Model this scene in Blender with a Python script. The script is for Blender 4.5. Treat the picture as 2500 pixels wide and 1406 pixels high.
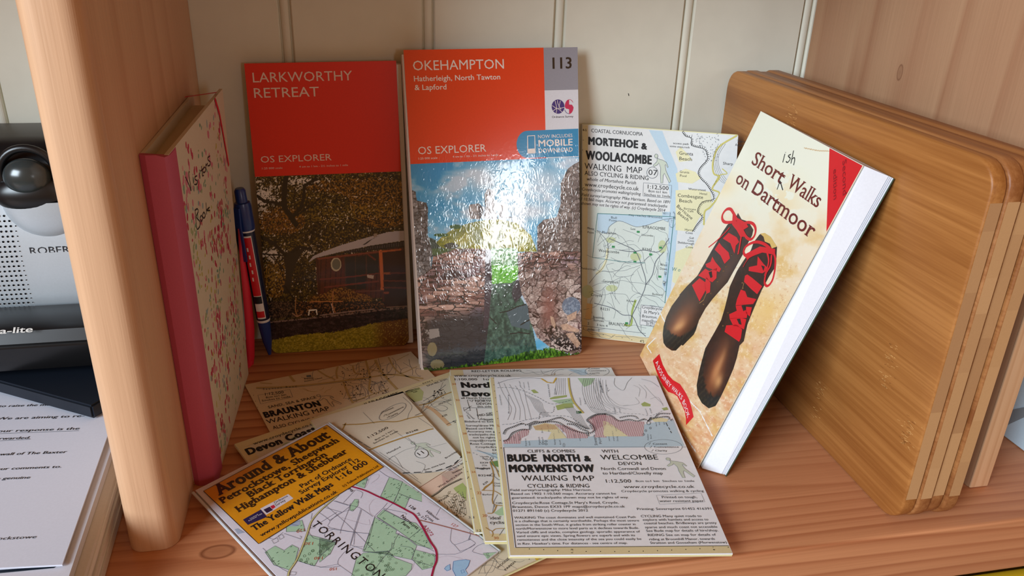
import bpy, bmesh, math, random
import numpy as np
from mathutils import Vector, Matrix

random.seed(7)
for o in list(bpy.data.objects):
    bpy.data.objects.remove(o)
SC = bpy.context.scene
COL = SC.collection
sin, cos, PI = math.sin, math.cos, math.pi

# ------------------------------------------------------------------ camera
CAMP = np.array([-0.1333, -0.6217, 0.3157])
YAW, PITCH, ROLL, FPX = 0.2102, 0.4174, 0.0315, 1941.8
_f = np.array([sin(YAW) * cos(PITCH), cos(YAW) * cos(PITCH), -sin(PITCH)])
_r0 = np.array([cos(YAW), -sin(YAW), 0.0])
_u0 = np.cross(_r0, _f)
CR = cos(ROLL) * _r0 + sin(ROLL) * _u0
CU = -sin(ROLL) * _r0 + cos(ROLL) * _u0
CF = _f
cd = bpy.data.cameras.new('camera')
cam = bpy.data.objects.new('camera', cd)
COL.objects.link(cam)
SC.camera = cam
cd.sensor_width = 36.0
cd.sensor_fit = 'HORIZONTAL'
cd.lens = FPX / 2500 * 36.0
cd.clip_start = 0.01
M = Matrix.Identity(4)
for i in range(3):
    M[i][0] = CR[i]; M[i][1] = CU[i]; M[i][2] = -CF[i]; M[i][3] = CAMP[i]
cam.matrix_world = M

# ------------------------------------------------------------------ world, lights, exposure
w = bpy.data.worlds.new('world'); SC.world = w
w.use_nodes = True
bg = w.node_tree.nodes['Background']
bg.inputs[0].default_value = (1.0, 0.46, 0.15, 1)
bg.inputs[1].default_value = 0.36
SC.view_settings.view_transform = 'Standard'
SC.view_settings.look = 'None'
SC.view_settings.gamma = 1.0
SC.view_settings.use_curve_mapping = False
SC.view_settings.exposure = 0.0


def area(name, loc, target, sx, sy, power, color):
    l = bpy.data.lights.new(name, 'AREA'); l.shape = 'RECTANGLE'
    l.size = sx; l.size_y = sy; l.energy = power; l.color = color
    o = bpy.data.objects.new(name, l); COL.objects.link(o)
    o.location = loc
    o.rotation_euler = (Vector(target) - Vector(loc)).to_track_quat('-Z', 'Y').to_euler()
    return o


area('window_light_left', (-1.83, -1.68, 0.98), (0, -0.1, 0.1), 1.15, 1.0, 86, (0.76, 0.89, 1.0))
area('window_light_right', (0.66, -2.45, 0.44), (0, -0.1, 0.12), 0.17, 0.38, 2.9, (0.92, 0.96, 1.0))


def project(P):
    d = np.asarray(P, float) - CAMP
    z = d @ CF
    return np.stack([1250 + FPX * (d @ CR) / z, 703 - FPX * (d @ CU) / z], -1)


def back(px, axis, val):
    d = CF + CR * (px[0] - 1250) / FPX - CU * (px[1] - 703) / FPX
    return CAMP + d * ((val - CAMP[axis]) / d[axis])


def lin(c, g=1.0):
    r = []
    for v in c:
        v = v / 255.0
        v = v / 12.92 if v <= 0.04045 else ((v + 0.055) / 1.055) ** 2.4
        r.append(min(v * g, 0.92))
    return r


# ------------------------------------------------------------------ materials
class NT:
    def __init__(s, name):
        s.m = bpy.data.materials.new(name); s.m.use_nodes = True
        s.t = s.m.node_tree; s.b = s.t.nodes['Principled BSDF']

    def n(s, typ, **kw):
        x = s.t.nodes.new('ShaderNode' + typ)
        for k, v in kw.items():
            if k.startswith('i_'):
                key = k[2:]
                key = int(key) if key.isdigit() else key.replace('_', ' ')
                x.inputs[key].default_value = v
            else:
                setattr(x, k, v)
        return x

    def l(s, a, b):
        s.t.links.new(a, b)


def ramp(nt, stops, interp='LINEAR'):
    r = nt.n('ValToRGB'); cr = r.color_ramp; cr.interpolation = interp
    while len(cr.elements) < len(stops):
        cr.elements.new(0.5)
    for e, (p, c) in zip(cr.elements, stops):
        e.position = p; e.color = (*c, 1)
    return r


MC = {}


def plain(rgb, rough=0.6, spec=0.4, g=1.0, metal=0.0, bump=0.0, bscale=800, coat=0.0, crinkle=0, name='ink'):
    key = (tuple(rgb), rough, spec, g, metal, bump, coat, crinkle)
    if key in MC:
        return MC[key]
    nt = NT(name)
    c = lin(rgb, g)
    nt.b.inputs['Roughness'].default_value = rough
    nt.b.inputs['Specular IOR Level'].default_value = spec
    nt.b.inputs['Metallic'].default_value = metal
    nt.b.inputs['Coat Weight'].default_value = coat
    nt.b.inputs['Coat Roughness'].default_value = 0.06; nt.b.inputs['Coat IOR'].default_value = 1.65
    tc = nt.n('TexCoord')
    nz = nt.n('TexNoise', i_Scale=bscale, i_Detail=3.0)
    nt.l(tc.outputs['Object'], nz.inputs['Vector'])
    mx = nt.n('MixRGB'); mx.blend_type = 'MULTIPLY'; mx.inputs[0].default_value = 0.10
    mx.inputs[1].default_value = (*c, 1)
    nt.l(nz.outputs['Fac'], mx.inputs[2])
    nt.l(mx.outputs[0], nt.b.inputs['Base Color'])
    if bump and not crinkle:
        bp = nt.n('Bump', i_Strength=bump, i_Distance=0.001)
        nt.l(nz.outputs['Fac'], bp.inputs['Height'])
        nt.l(bp.outputs[0], nt.b.inputs['Normal'])
    if crinkle:
        add_crinkle(nt, tc)
    MC[key] = nt.m
    return nt.m


def add_crinkle(nt, tc):
    mp = nt.n('Mapping'); mp.inputs['Scale'].default_value = (1.0, 1.0, 0.55)
    nt.l(tc.outputs['Object'], mp.inputs['Vector'])
    a = nt.n('TexNoise', i_Scale=300.0, i_Detail=3.0, i_Roughness=0.6, i_Distortion=1.4)
    a.noise_type = 'RIDGED_MULTIFRACTAL'
    nt.l(mp.outputs[0], a.inputs['Vector'])
    b = nt.n('TexNoise', i_Scale=36.0, i_Detail=2.0)
    nt.l(mp.outputs[0], b.inputs['Vector'])
    # laminate is badly wrinkled low down and along the middle, smoother at the top
    ad = nt.n('Math', operation='MULTIPLY_ADD'); ad.inputs[1].default_value = 0.20
    nt.l(a.outputs['Fac'], ad.inputs[0]); nt.l(b.outputs['Fac'], ad.inputs[2])
    sx = nt.n('SeparateXYZ'); nt.l(tc.outputs['Object'], sx.inputs[0])
    mr = nt.n('MapRange'); mr.inputs[1].default_value = 0.180; mr.inputs[2].default_value = 0.135
    mr.inputs[3].default_value = 0.05; mr.inputs[4].default_value = 0.85
    nt.l(sx.outputs['Z'], mr.inputs[0])
    bp = nt.n('Bump', i_Distance=0.0008)
    lf_ = nt.n('TexNoise', i_Scale=13.0, i_Detail=1.0); nt.l(tc.outputs['Object'], lf_.inputs['Vector'])
    lr = nt.n('MapRange'); lr.inputs[1].default_value = .38; lr.inputs[2].default_value = .60; lr.inputs[3].default_value = .45; lr.inputs[4].default_value = 1.15; nt.l(lf_.outputs['Fac'], lr.inputs[0])
    mlt = nt.n('Math', operation='MULTIPLY'); nt.l(mr.outputs[0], mlt.inputs[0]); nt.l(lr.outputs[0], mlt.inputs[1])
    nt.l(mlt.outputs[0], bp.inputs['Strength'])
    nt.l(ad.outputs[0], bp.inputs['Height'])
    nt.l(bp.outputs[0], nt.b.inputs['Normal'])
    nt.l(bp.outputs[0], nt.b.inputs['Coat Normal'])


def canvas_mat(rough=0.5, spec=0.4, coat=0.0, crinkle=0, name='printed photo'):
    nt = NT(name)
    at = nt.n('Attribute'); at.attribute_name = 'Col'
    tc = nt.n('TexCoord')
    nt.l(at.outputs['Color'], nt.b.inputs['Base Color'])
    nt.b.inputs['Roughness'].default_value = rough
    nt.b.inputs['Specular IOR Level'].default_value = spec
    nt.b.inputs['Coat Weight'].default_value = coat
    nt.b.inputs['Coat Roughness'].default_value = 0.06; nt.b.inputs['Coat IOR'].default_value = 1.65
    if crinkle:
        add_crinkle(nt, tc)
    return nt.m


def wood(name, light, mid, dark, axis, ring=60.0, stretch=0.06, rough=0.5, strips=0.0, knots=False, dist=1.2, bump=0.15, g=1.0, fine=700.0, mix=1.0, knot=()):
    """pine: grain runs along axis ('X','Y','Z'); broad wavy rings, fine fibres, optional glued strips"""
    nt = NT(name)
    tc = nt.n('TexCoord')
    mp = nt.n('Mapping')
    s = [1.0, 1.0, 1.0]; s['XYZ'.index(axis)] = stretch
    mp.inputs['Scale'].default_value = s
    nt.l(tc.outputs['Object'], mp.inputs['Vector'])
    vec = mp.outputs[0]
    n0 = nt.n('TexNoise', i_Scale=9.0, i_Detail=2.0)
    nt.l(vec, n0.inputs['Vector'])
    mA = nt.n('Math', operation='MULTIPLY'); mA.inputs[1].default_value = ring * 0.16 * dist
    nt.l(n0.outputs['Fac'], mA.inputs[0])
    sx = nt.n('SeparateXYZ'); nt.l(tc.outputs['Object'], sx.inputs[0])
    others = [a for a in 'XYZ' if a != axis]
    m1 = nt.n('Math', operation='MULTIPLY'); m1.inputs[1].default_value = ring
    m2 = nt.n('Math', operation='MULTIPLY'); m2.inputs[1].default_value = ring * 0.45
    nt.l(sx.outputs[others[0]], m1.inputs[0]); nt.l(sx.outputs[others[1]], m2.inputs[0])
    s1 = nt.n('Math', operation='ADD'); nt.l(m1.outputs[0], s1.inputs[0]); nt.l(m2.outputs[0], s1.inputs[1])
    s2 = nt.n('Math', operation='ADD'); nt.l(s1.outputs[0], s2.inputs[0]); nt.l(mA.outputs[0], s2.inputs[1])
    fr = nt.n('Math', operation='FRACT'); nt.l(s2.outputs[0], fr.inputs[0])
    rp = ramp(nt, [(0.0, (0, 0, 0)), (0.55, (0.35, 0.35, 0.35)), (0.86, (1, 1, 1)), (1.0, (0, 0, 0))])
    nt.l(fr.outputs[0], rp.inputs[0])
    mpf = nt.n('Mapping'); s3 = [1.0, 1.0, 1.0]; s3['XYZ'.index(axis)] = 0.02
    mpf.inputs['Scale'].default_value = s3
    nt.l(tc.outputs['Object'], mpf.inputs['Vector'])
    nf = nt.n('TexNoise', i_Scale=fine, i_Detail=3.0)
    nt.l(mpf.outputs[0], nf.inputs['Vector'])
    nb = nt.n('TexNoise', i_Scale=14.0, i_Detail=2.0)
    nt.l(vec, nb.inputs['Vector'])
    c1 = nt.n('MixRGB'); c1.inputs[1].default_value = (*lin(light, g), 1); c1.inputs[2].default_value = (*lin(dark, g), 1)
    mm = nt.n('Math', operation='MULTIPLY'); mm.inputs[1].default_value = mix
    nt.l(rp.outputs[0], mm.inputs[0]); nt.l(mm.outputs[0], c1.inputs[0])
    c2 = nt.n('MixRGB'); c2.inputs[2].default_value = (*lin(mid, g), 1)
    rb = ramp(nt, [(0.35, (0, 0, 0)), (0.7, (0.75, 0.75, 0.75))])
    nt.l(nb.outputs['Fac'], rb.inputs[0]); nt.l(rb.outputs[0], c2.inputs[0]); nt.l(c1.outputs[0], c2.inputs[1])
    c3 = nt.n('MixRGB'); c3.blend_type = 'MULTIPLY'; c3.inputs[0].default_value = 0.22
    rf = ramp(nt, [(0.3, (0.6, 0.55, 0.5)), (0.65, (1, 1, 1))])
    nt.l(nf.outputs['Fac'], rf.inputs[0]); nt.l(c2.outputs[0], c3.inputs[1]); nt.l(rf.outputs[0], c3.inputs[2])
    out = c3.outputs[0]
    if strips:
        ms = nt.n('Math', operation='MULTIPLY'); ms.inputs[1].default_value = strips
        nt.l(sx.outputs[others[0] if others[0] != 'X' else others[1]], ms.inputs[0])
        fl = nt.n('Math', operation='FLOOR'); nt.l(ms.outputs[0], fl.inputs[0])
        wn = nt.n('TexWhiteNoise'); wn.noise_dimensions = '1D'; nt.l(fl.outputs[0], wn.inputs['W'])
        c4 = nt.n('MixRGB'); c4.blend_type = 'MULTIPLY'; c4.inputs[0].default_value = 0.5
        rs = ramp(nt, [(0.0, (0.72, 0.66, 0.62)), (1.0, (1, 1, 1))])
        nt.l(wn.outputs['Value'], rs.inputs[0]); nt.l(out, c4.inputs[1]); nt.l(rs.outputs[0], c4.inputs[2])
        out = c4.outputs[0]
    if knots:
        vk = nt.n('TexVoronoi', i_Scale=4.2); nt.l(vec, vk.inputs['Vector'])
        rk = ramp(nt, [(0.0, (1, 1, 1)), (0.035, (0.8, 0.8, 0.8)), (0.06, (0, 0, 0))])
        nt.l(vk.outputs['Distance'], rk.inputs[0])
        c5 = nt.n('MixRGB'); c5.inputs[2].default_value = (*lin((150, 84, 48), g), 1)
        nt.l(rk.outputs[0], c5.inputs[0]); nt.l(out, c5.inputs[1]); out = c5.outputs[0]
    for (c_, r_) in knot:
        sb = nt.n('VectorMath', operation='SUBTRACT'); sb.inputs[1].default_value = c_
        dv_ = nt.n('VectorMath', operation='DIVIDE'); dv_.inputs[1].default_value = r_
        le = nt.n('VectorMath', operation='LENGTH')
        nt.l(tc.outputs['Object'], sb.inputs[0]); nt.l(sb.outputs[0], dv_.inputs[0]); nt.l(dv_.outputs[0], le.inputs[0])
        rk = ramp(nt, [(0.0, (.5, .5, .5)), (0.62, (.35, .35, .35)), (0.82, (.95, .95, .95)), (1.0, (0, 0, 0))])
        ck = nt.n('MixRGB'); ck.inputs[2].default_value = (*lin([v * .82 for v in dark], g), 1)
        nt.l(le.outputs['Value'], rk.inputs[0]); nt.l(rk.outputs[0], ck.inputs[0]); nt.l(out, ck.inputs[1]); out = ck.outputs[0]
    nt.l(out, nt.b.inputs['Base Color'])
    nt.b.inputs['Roughness'].default_value = rough
    nt.b.inputs['Specular IOR Level'].default_value = 0.3
    bp = nt.n('Bump', i_Strength=bump, i_Distance=0.0006)
    nt.l(nf.outputs['Fac'], bp.inputs['Height']); nt.l(bp.outputs[0], nt.b.inputs['Normal'])
    return nt.m


def bamboo(name, light, dark, seed=0.0):
    nt = NT(name)
    tc = nt.n('TexCoord')
    mp = nt.n('Mapping'); mp.inputs['Scale'].default_value = (1, 0.022, 1)
    mp.inputs['Location'].default_value = (seed, seed, seed)
    nt.l(tc.outputs['Object'], mp.inputs['Vector'])
    a = nt.n('TexNoise', i_Scale=420.0, i_Detail=4.0, i_Roughness=0.65); nt.l(mp.outputs[0], a.inputs['Vector'])
    b = nt.n('TexNoise', i_Scale=60.0, i_Detail=2.0); nt.l(mp.outputs[0], b.inputs['Vector'])
    ad = nt.n('Math', operation='MULTIPLY_ADD'); ad.inputs[1].default_value = 0.7
    nt.l(a.outputs['Fac'], ad.inputs[0]); nt.l(b.outputs['Fac'], ad.inputs[2])
    rp = ramp(nt, [(0.62, lin(dark)), (0.82, lin([(x + y) / 2 for x, y in zip(light, dark)])), (1.02, lin(light))])
    rp.color_ramp.elements[2].position = 1.0
    nt.l(ad.outputs[0], rp.inputs[0])
    nt.l(rp.outputs[0], nt.b.inputs['Base Color'])
    nt.b.inputs['Roughness'].default_value = 0.42
    nt.b.inputs['Specular IOR Level'].default_value = 0.35
    bp = nt.n('Bump', i_Strength=0.12, i_Distance=0.0005)
    nt.l(a.outputs['Fac'], bp.inputs['Height']); nt.l(bp.outputs[0], nt.b.inputs['Normal'])
    return nt.m


# ------------------------------------------------------------------ things and parts
THINGS = {}
ACC = {}
ORDER = []


def tag(o, label=None, cat=None, group=None, kind=None):
    if label: o['label'] = label
    if cat: o['category'] = cat
    if group: o['group'] = group
    if kind: o['kind'] = kind
    return o


def thing(name, label, cat, loc, group=None, kind=None):
    o = bpy.data.objects.new(name, None); COL.objects.link(o)
    o.location = loc; o.empty_display_size = 0.02
    tag(o, label, cat, group, kind)
    return o


def mesh_obj(name, verts, faces, mat, parent=None, smooth=False, label=None, kind=None):
    verts = np.asarray(verts, float)
    if parent is not None:
        verts = verts - np.array(parent_world(parent))
    me = bpy.data.meshes.new(name)
    me.from_pydata(verts.tolist(), [], [tuple(int(i) for i in f) for f in faces])
    me.update()
    if smooth:
        me.polygons.foreach_set('use_smooth', [True] * len(me.polygons))
    if mat: me.materials.append(mat)
    o = bpy.data.objects.new(name, me); COL.objects.link(o)
    if parent is not None: o.parent = parent
    tag(o, label, kind=kind)
    return o


def parent_world(p):
    v = Vector((0, 0, 0))
    while p is not None:
        v = v + p.location; p = p.parent
    return v


def add(parent, name, mat, verts, faces, smooth=False, label=None, kind=None):
    """accumulate geometry of one printed part; flushed to one mesh object"""
    k = (parent.name, name, mat.name)
    if k not in ACC:
        ACC[k] = dict(parent=parent, name=name, mat=mat, v=[], f=[], n=0, smooth=smooth, label=label, kind=kind)
        ORDER.append(k)
    a = ACC[k]
    verts = np.asarray(verts, float)
    a['v'].append(verts); a['c'] = a.get('c', 0) + 1
    n = a['n']
    a['f'] += [tuple(int(i) + n for i in f) for f in faces]
    a['n'] += len(verts)


PRINTED = []


def flush():
    for k in ORDER:
        a = ACC[k]
        o = mesh_obj(a['name'], np.concatenate(a['v']), a['f'], a['mat'], a['parent'], a['smooth'], a['label'], a['kind'] or ('stuff' if a['c'] > 1 or 'letter' in a['name'] else None))
        PRINTED.append(o)
    ORDER.clear(); ACC.clear()


def bm_obj(name, bm, mat, parent=None, smooth=True, label=None, kind=None):
    if parent is not None:
        bmesh.ops.translate(bm, verts=bm.verts, vec=-parent_world(parent))
    me = bpy.data.meshes.new(name); bm.to_mesh(me); bm.free()
    if smooth:
        me.polygons.foreach_set('use_smooth', [True] * len(me.polygons))
    if mat: me.materials.append(mat)
    o = bpy.data.objects.new(name, me); COL.objects.link(o)
    if parent is not None: o.parent = parent
    tag(o, label, kind=kind)
    return o


def sharp(o, deg=35):
    me = o.data
    for p in me.polygons: p.use_smooth = True
    bm = bmesh.new(); bm.from_mesh(me)
    for e in bm.edges:
        if len(e.link_faces) == 2 and e.calc_face_angle() > math.radians(deg): e.smooth = False
    bm.to_mesh(me); bm.free()
    return o


def rbox(x0, x1, y0, y1, z0, z1, r=0.0, seg=3, sel=None):
    bm = bmesh.new()
    bmesh.ops.create_cube(bm, size=1)
    for v in bm.verts:
        v.co = Vector((x0 + (v.co.x + .5) * (x1 - x0), y0 + (v.co.y + .5) * (y1 - y0), z0 + (v.co.z + .5) * (z1 - z0)))
    if r:
        es = [e for e in bm.edges if sel is None or sel(e)]
        bmesh.ops.bevel(bm, geom=es, offset=r, segments=seg, affect='EDGES', profile=0.5)
    return bm


# ------------------------------------------------------------------ flat sheets (covers, folded maps) and print on them
class Sheet:
    def __init__(s, TL, TR, BR, BL, bulge=None):
        s.c = [np.array(x, float) for x in (TL, TR, BR, BL)]
        s.W = (np.linalg.norm(s.c[1] - s.c[0]) + np.linalg.norm(s.c[2] - s.c[3])) / 2
        s.H = (np.linalg.norm(s.c[3] - s.c[0]) + np.linalg.norm(s.c[2] - s.c[1])) / 2
        s.bulge = bulge

    def S0(s, u, v):
        u = np.asarray(u, float)[..., None]; v = np.asarray(v, float)[..., None]
        TL, TR, BR, BL = s.c
        return (1 - v) * ((1 - u) * BL + u * BR) + v * ((1 - u) * TL + u * TR)

    def N(s, u, v):
        u = np.asarray(u, float)[..., None]; v = np.asarray(v, float)[..., None]
        TL, TR, BR, BL = s.c
        du = (1 - v) * (BR - BL) + v * (TR - TL)
        dv = (1 - u) * (TL - BL) + u * (TR - BR)
        n = np.cross(du, dv)
        return n / np.linalg.norm(n, axis=-1, keepdims=True)

    def P(s, u, v, h=0.0):
        p = s.S0(u, v)
        n = s.N(u, v)
        b = 0.0
        if s.bulge is not None:
            b = s.bulge(np.clip(u, 0, 1), np.clip(v, 0, 1))
        return p + n * (np.asarray(b + h, float)[..., None] if np.ndim(b + h) else (b + h))

    def inv(s, px):
        px = np.atleast_2d(np.asarray(px, float))
        u = np.full(len(px), .5); v = np.full(len(px), .5)
        for _ in range(9):
            q = project(s.P(u, v)) - px
            e = 1e-4
            a = (project(s.P(u + e, v)) - px - q) / e
            b = (project(s.P(u, v + e)) - px - q) / e
            det = a[:, 0] * b[:, 1] - a[:, 1] * b[:, 0]
            du = (-q[:, 0] * b[:, 1] + q[:, 1] * b[:, 0]) / det
            dv = (-a[:, 0] * q[:, 1] + a[:, 1] * q[:, 0]) / det
            u = np.clip(u + np.clip(du, -.5, .5), -2, 3); v = np.clip(v + np.clip(dv, -.5, .5), -2, 3)
        return np.stack([u * s.W, v * s.H], -1)

    def loc(s, ab, h=0.0):
        ab = np.atleast_2d(ab)
        return s.P(ab[:, 0] / s.W, ab[:, 1] / s.H, h)

    def scale_at(s, ab, d):
        """pixels per metre in local direction d"""
        q = project(s.loc(np.array([ab, ab + d * 1e-3])))
        return np.linalg.norm(q[1] - q[0]) / 1e-3


FR = {'px': (0, 0, 1)}


def Q(fr, pts):
    ox, oy, k = FR[fr]
    p = np.atleast_2d(np.asarray(pts, float))
    return p / k + np.array([ox, oy])


def slab(sh, h0, h1, mat, parent, name, nx=8, ny=8, inset=0.0, round_r=0.0, label=None, ins=None):
    """thin solid that follows the sheet between offsets h0 (bottom) and h1 (top)"""
    i4 = ins or (inset, inset, inset, inset)   # left, right, bottom, top
    us = np.linspace(i4[0] / sh.W, 1 - i4[1] / sh.W, nx + 1)
    vs = np.linspace(i4[2] / sh.H, 1 - i4[3] / sh.H, ny + 1)
    if round_r:
        r = round_r
        us = np.unique(np.concatenate([us, [t / sh.W for t in (r * .3, r * .65, r)], [1 - t / sh.W for t in (r * .3, r * .65, r)]]))
        vs = np.unique(np.concatenate([vs, [t / sh.H for t in (r * .3, r * .65, r)], [1 - t / sh.H for t in (r * .3, r * .65, r)]]))
    U, V = np.meshgrid(us, vs)
    A = U * sh.W; B = V * sh.H
    if round_r:
        A, B = rounded(A, B, sh.W, sh.H, round_r)
    u = (A / sh.W).ravel(); v = (B / sh.H).ravel()
    top = sh.P(u, v, h1); bot = sh.P(u, v, h0)
    ny1, nx1 = U.shape
    n = nx1 * ny1
    idx = np.arange(n).reshape(ny1, nx1)
    F = []
    for j in range(ny1 - 1):
        for i in range(nx1 - 1):
            a, b, c, d = idx[j, i], idx[j, i + 1], idx[j + 1, i + 1], idx[j + 1, i]
            F.append((a, b, c, d)); F.append((a + n, d + n, c + n, b + n))
    ring = list(idx[0, :]) + list(idx[1:, -1]) + list(idx[-1, :-1][::-1]) + list(idx[1:-1, 0][::-1])
    for k in range(len(ring)):
        a, b = ring[k], ring[(k + 1) % len(ring)]
        F.append((b, a, a + n, b + n))
    return mesh_obj(name, np.concatenate([top, bot]), F, mat, parent, label=label)


def rounded(A, B, W, H, r):
    A = A.copy(); B = B.copy()
    for sx in (0, 1):
        for sy in (0,):
            a = A if sx == 0 else W - A
            b = B if sy == 0 else H - B
            m = (a < r) & (b < r)
            da = r - a; db = r - b
            mxd = np.maximum(np.maximum(da, db), 1e-9)
            ln = np.maximum(np.sqrt(da ** 2 + db ** 2), 1e-9)
            k = mxd / ln
            a2 = r - da * k; b2 = r - db * k
            if sx == 0: A = np.where(m, a2, A)
            else: A = np.where(m, W - a2, A)
            if sy == 0: B = np.where(m, b2, B)
            else: B = np.where(m, H - b2, B)
    return A, B


HL = 0.00006   # height step between print layers


def poly(sh, fr, pts, mat, parent, name, lv=1, **kw):
    ab = sh.inv(Q(fr, pts))
    ab[:, 0] = np.clip(ab[:, 0], 0.0003, sh.W - 0.0003); ab[:, 1] = np.clip(ab[:, 1], 0.0003, sh.H - 0.0003)
    fill_local(sh, ab, mat, parent, name, lv, **kw)


def fill_local(sh, ab, mat, parent, name, lv=1, **kw):
    bm = bmesh.new()
    from mathutils.geometry import tessellate_polygon
    vv = [bm.verts.new((p[0], p[1], 0)) for p in ab]
    for t in tessellate_polygon([[Vector((p[0], p[1], 0)) for p in ab]]):
        if len(set(t)) == 3:
            try: bm.faces.new([vv[i] for i in t])
            except ValueError: pass
    for ax in (0, 1):
        lo, hi = ab[:, ax].min(), ab[:, ax].max()
        k = int((hi - lo) / .009)
        for i in range(k):
            c = [0, 0, 0]; c[ax] = lo + (hi - lo) * (i + 1) / (k + 1); nn = [0, 0, 0]; nn[ax] = 1
            bmesh.ops.bisect_plane(bm, geom=bm.verts[:] + bm.edges[:] + bm.faces[:], plane_co=c, plane_no=nn)
    bm.verts.index_update()
    L = np.array([(v.co.x, v.co.y) for v in bm.verts])
    if len(L) == 0 or len(bm.faces) == 0:
        bm.free(); return
    F = []
    for f in bm.faces:
        ix = [v.index for v in f.verts]; q = L[ix]
        ar = np.sum(q[:, 0] * np.roll(q[:, 1], -1) - np.roll(q[:, 0], -1) * q[:, 1])
        F.append(tuple(ix) if ar > 0 else tuple(ix[::-1]))
    bm.free()
    add(parent, name, mat, sh.loc(L, lv * HL), F, **kw)


def smooth_path(p, n=5):
    p = np.asarray(p, float)
    if len(p) < 3: return p
    q = np.vstack([2 * p[0] - p[1], p, 2 * p[-1] - p[-2]])
    out = []
    for i in range(1, len(q) - 2):
        for t in np.linspace(0, 1, n, endpoint=False):
            a, b, c, d = q[i - 1], q[i], q[i + 1], q[i + 2]
            out.append(.5 * ((2 * b) + (-a + c) * t + (2 * a - 5 * b + 4 * c - d) * t * t + (-a + 3 * b - 3 * c + d) * t ** 3))
    out.append(q[-2])
    return np.array(out)


def ribbon(sh, ab, wd, mat, parent, name, lv=2, closed=False, **kw):
    ab = np.asarray(ab, float)
    if len(ab) < 2: return
    m = (ab[:, 0] > -0.0005) & (ab[:, 0] < sh.W + .0005) & (ab[:, 1] > -0.0005) & (ab[:, 1] < sh.H + .0005)
    if not m.all():          # keep only runs that lie on the sheet
        run = []
        for p, k in zip(ab, m):
            if k: run.append(p)
            else:
                if len(run) > 1: ribbon(sh, np.array(run), wd, mat, parent, name, lv, **kw)
                run = []
        if len(run) > 1: ribbon(sh, np.array(run), wd, mat, parent, name, lv, **kw)
        return
    if np.linalg.norm(np.diff(ab, axis=0), axis=1).max() > .009:
        o = [ab[0]]
        for p, q in zip(ab, ab[1:]):
            m_ = int(np.linalg.norm(q - p) / .008) + 1
            o += [p + (q - p) * (i + 1) / m_ for i in range(m_)]
        ab = np.array(o)
    d = np.diff(ab, axis=0)
    ln = np.linalg.norm(d, axis=1); keep = np.concatenate([[True], ln > 1e-7]); ab = ab[keep]
    if len(ab) < 2: return
    d = np.diff(ab, axis=0); d /= np.linalg.norm(d, axis=1)[:, None]
    t = np.vstack([d[:1], d[:-1] + d[1:], d[-1:]])
    if closed:
        t[0] = t[-1] = d[0] + d[-1]
    tl = np.linalg.norm(t, axis=1); t = t / np.maximum(tl, .3)[:, None]
    nrm = np.stack([-t[:, 1], t[:, 0]], -1) * wd / 2
    n = len(ab)
    V = np.concatenate([sh.loc(ab + nrm, lv * HL), sh.loc(ab - nrm, lv * HL)])
    F = [(i + n, i + n + 1, i + 1, i) for i in range(n - 1)]
    add(parent, name, mat, V, F, **kw)


def line(sh, fr, pts, wpx, mat, parent, name, lv=2, sm=0, closed=False, dash=None, **kw):
    """polyline given in photo pixels, width in crop pixels"""
    if closed: pts = list(pts) + [pts[0]]
    ab = sh.inv(Q(fr, pts))
    if sm: ab = smooth_path(ab, sm)
    c = ab.mean(0)
    k = (sh.scale_at(c, np.array([1., 0])) + sh.scale_at(c, np.array([0., 1]))) / 2
    wd = wpx / FR[fr][2] / k
    if dash:
        on, off = dash
        seg = resample(ab, wd * 1.2)
        i = 0
        while i < len(seg):
            ribbon(sh, seg[i:i + on + 1], wd, mat, parent, name, lv, **kw)
            i += on + off
        return
    ribbon(sh, ab, wd, mat, parent, name, lv, closed, **kw)


def resample(ab, step):
    d = np.linalg.norm(np.diff(ab, axis=0), axis=1); s = np.concatenate([[0], np.cumsum(d)])
    n = max(2, int(s[-1] / step))
    t = np.linspace(0, s[-1], n)
    return np.stack([np.interp(t, s, ab[:, 0]), np.interp(t, s, ab[:, 1])], -1)


def ticks(sh, fr, pts, wpx, tick, gap, mat, parent, name, side=1, lv=2, sm=4, **kw):
    """cliff line: a line with short ticks on one side"""
    line(sh, fr, pts, wpx, mat, parent, name, lv, sm=sm, **kw)
    ab = sh.inv(Q(fr, pts))
    if sm: ab = smooth_path(ab, sm)
    c = ab.mean(0); k = sh.scale_at(c, np.array([0., 1])) * FR[fr][2]
    g = gap / k; tl = tick / k; wd = wpx / k
    seg = resample(ab, g)
    for i in range(len(seg) - 1):
        d = seg[i + 1] - seg[i]; d = d / max(np.linalg.norm(d), 1e-9)
        nn = np.array([-d[1], d[0]]) * side
        ribbon(sh, np.array([seg[i], seg[i] + nn * tl]), wd, mat, parent, name, lv, **kw)


def hatch(sh, fr, pts, gap, wd, mat, parent, name, lv=2, ang=(0, 90), clip=True, **kw):
    """cross-hatching clipped to a polygon; gap and wd in metres"""
    P = sh.inv(Q(fr, pts))
    for a in ang:
        r = math.radians(a); c, s_ = cos(r), sin(r)
        R = np.array([[c, s_], [-s_, c]])
        q = P @ R.T
        y = q[:, 1].min() + gap / 2
        while y < q[:, 1].max():
            xs = []
            for i in range(len(q)):
                p0, p1 = q[i], q[(i + 1) % len(q)]
                if (p0[1] > y) != (p1[1] > y):
                    xs.append(p0[0] + (y - p0[1]) / (p1[1] - p0[1]) * (p1[0] - p0[0]))
            xs.sort()
            for x0, x1 in zip(xs[::2], xs[1::2]):
                ribbon(sh, np.array([[x0, y], [x1, y]]) @ R, wd, mat, parent, name, lv, **kw)
            y += gap


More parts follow.
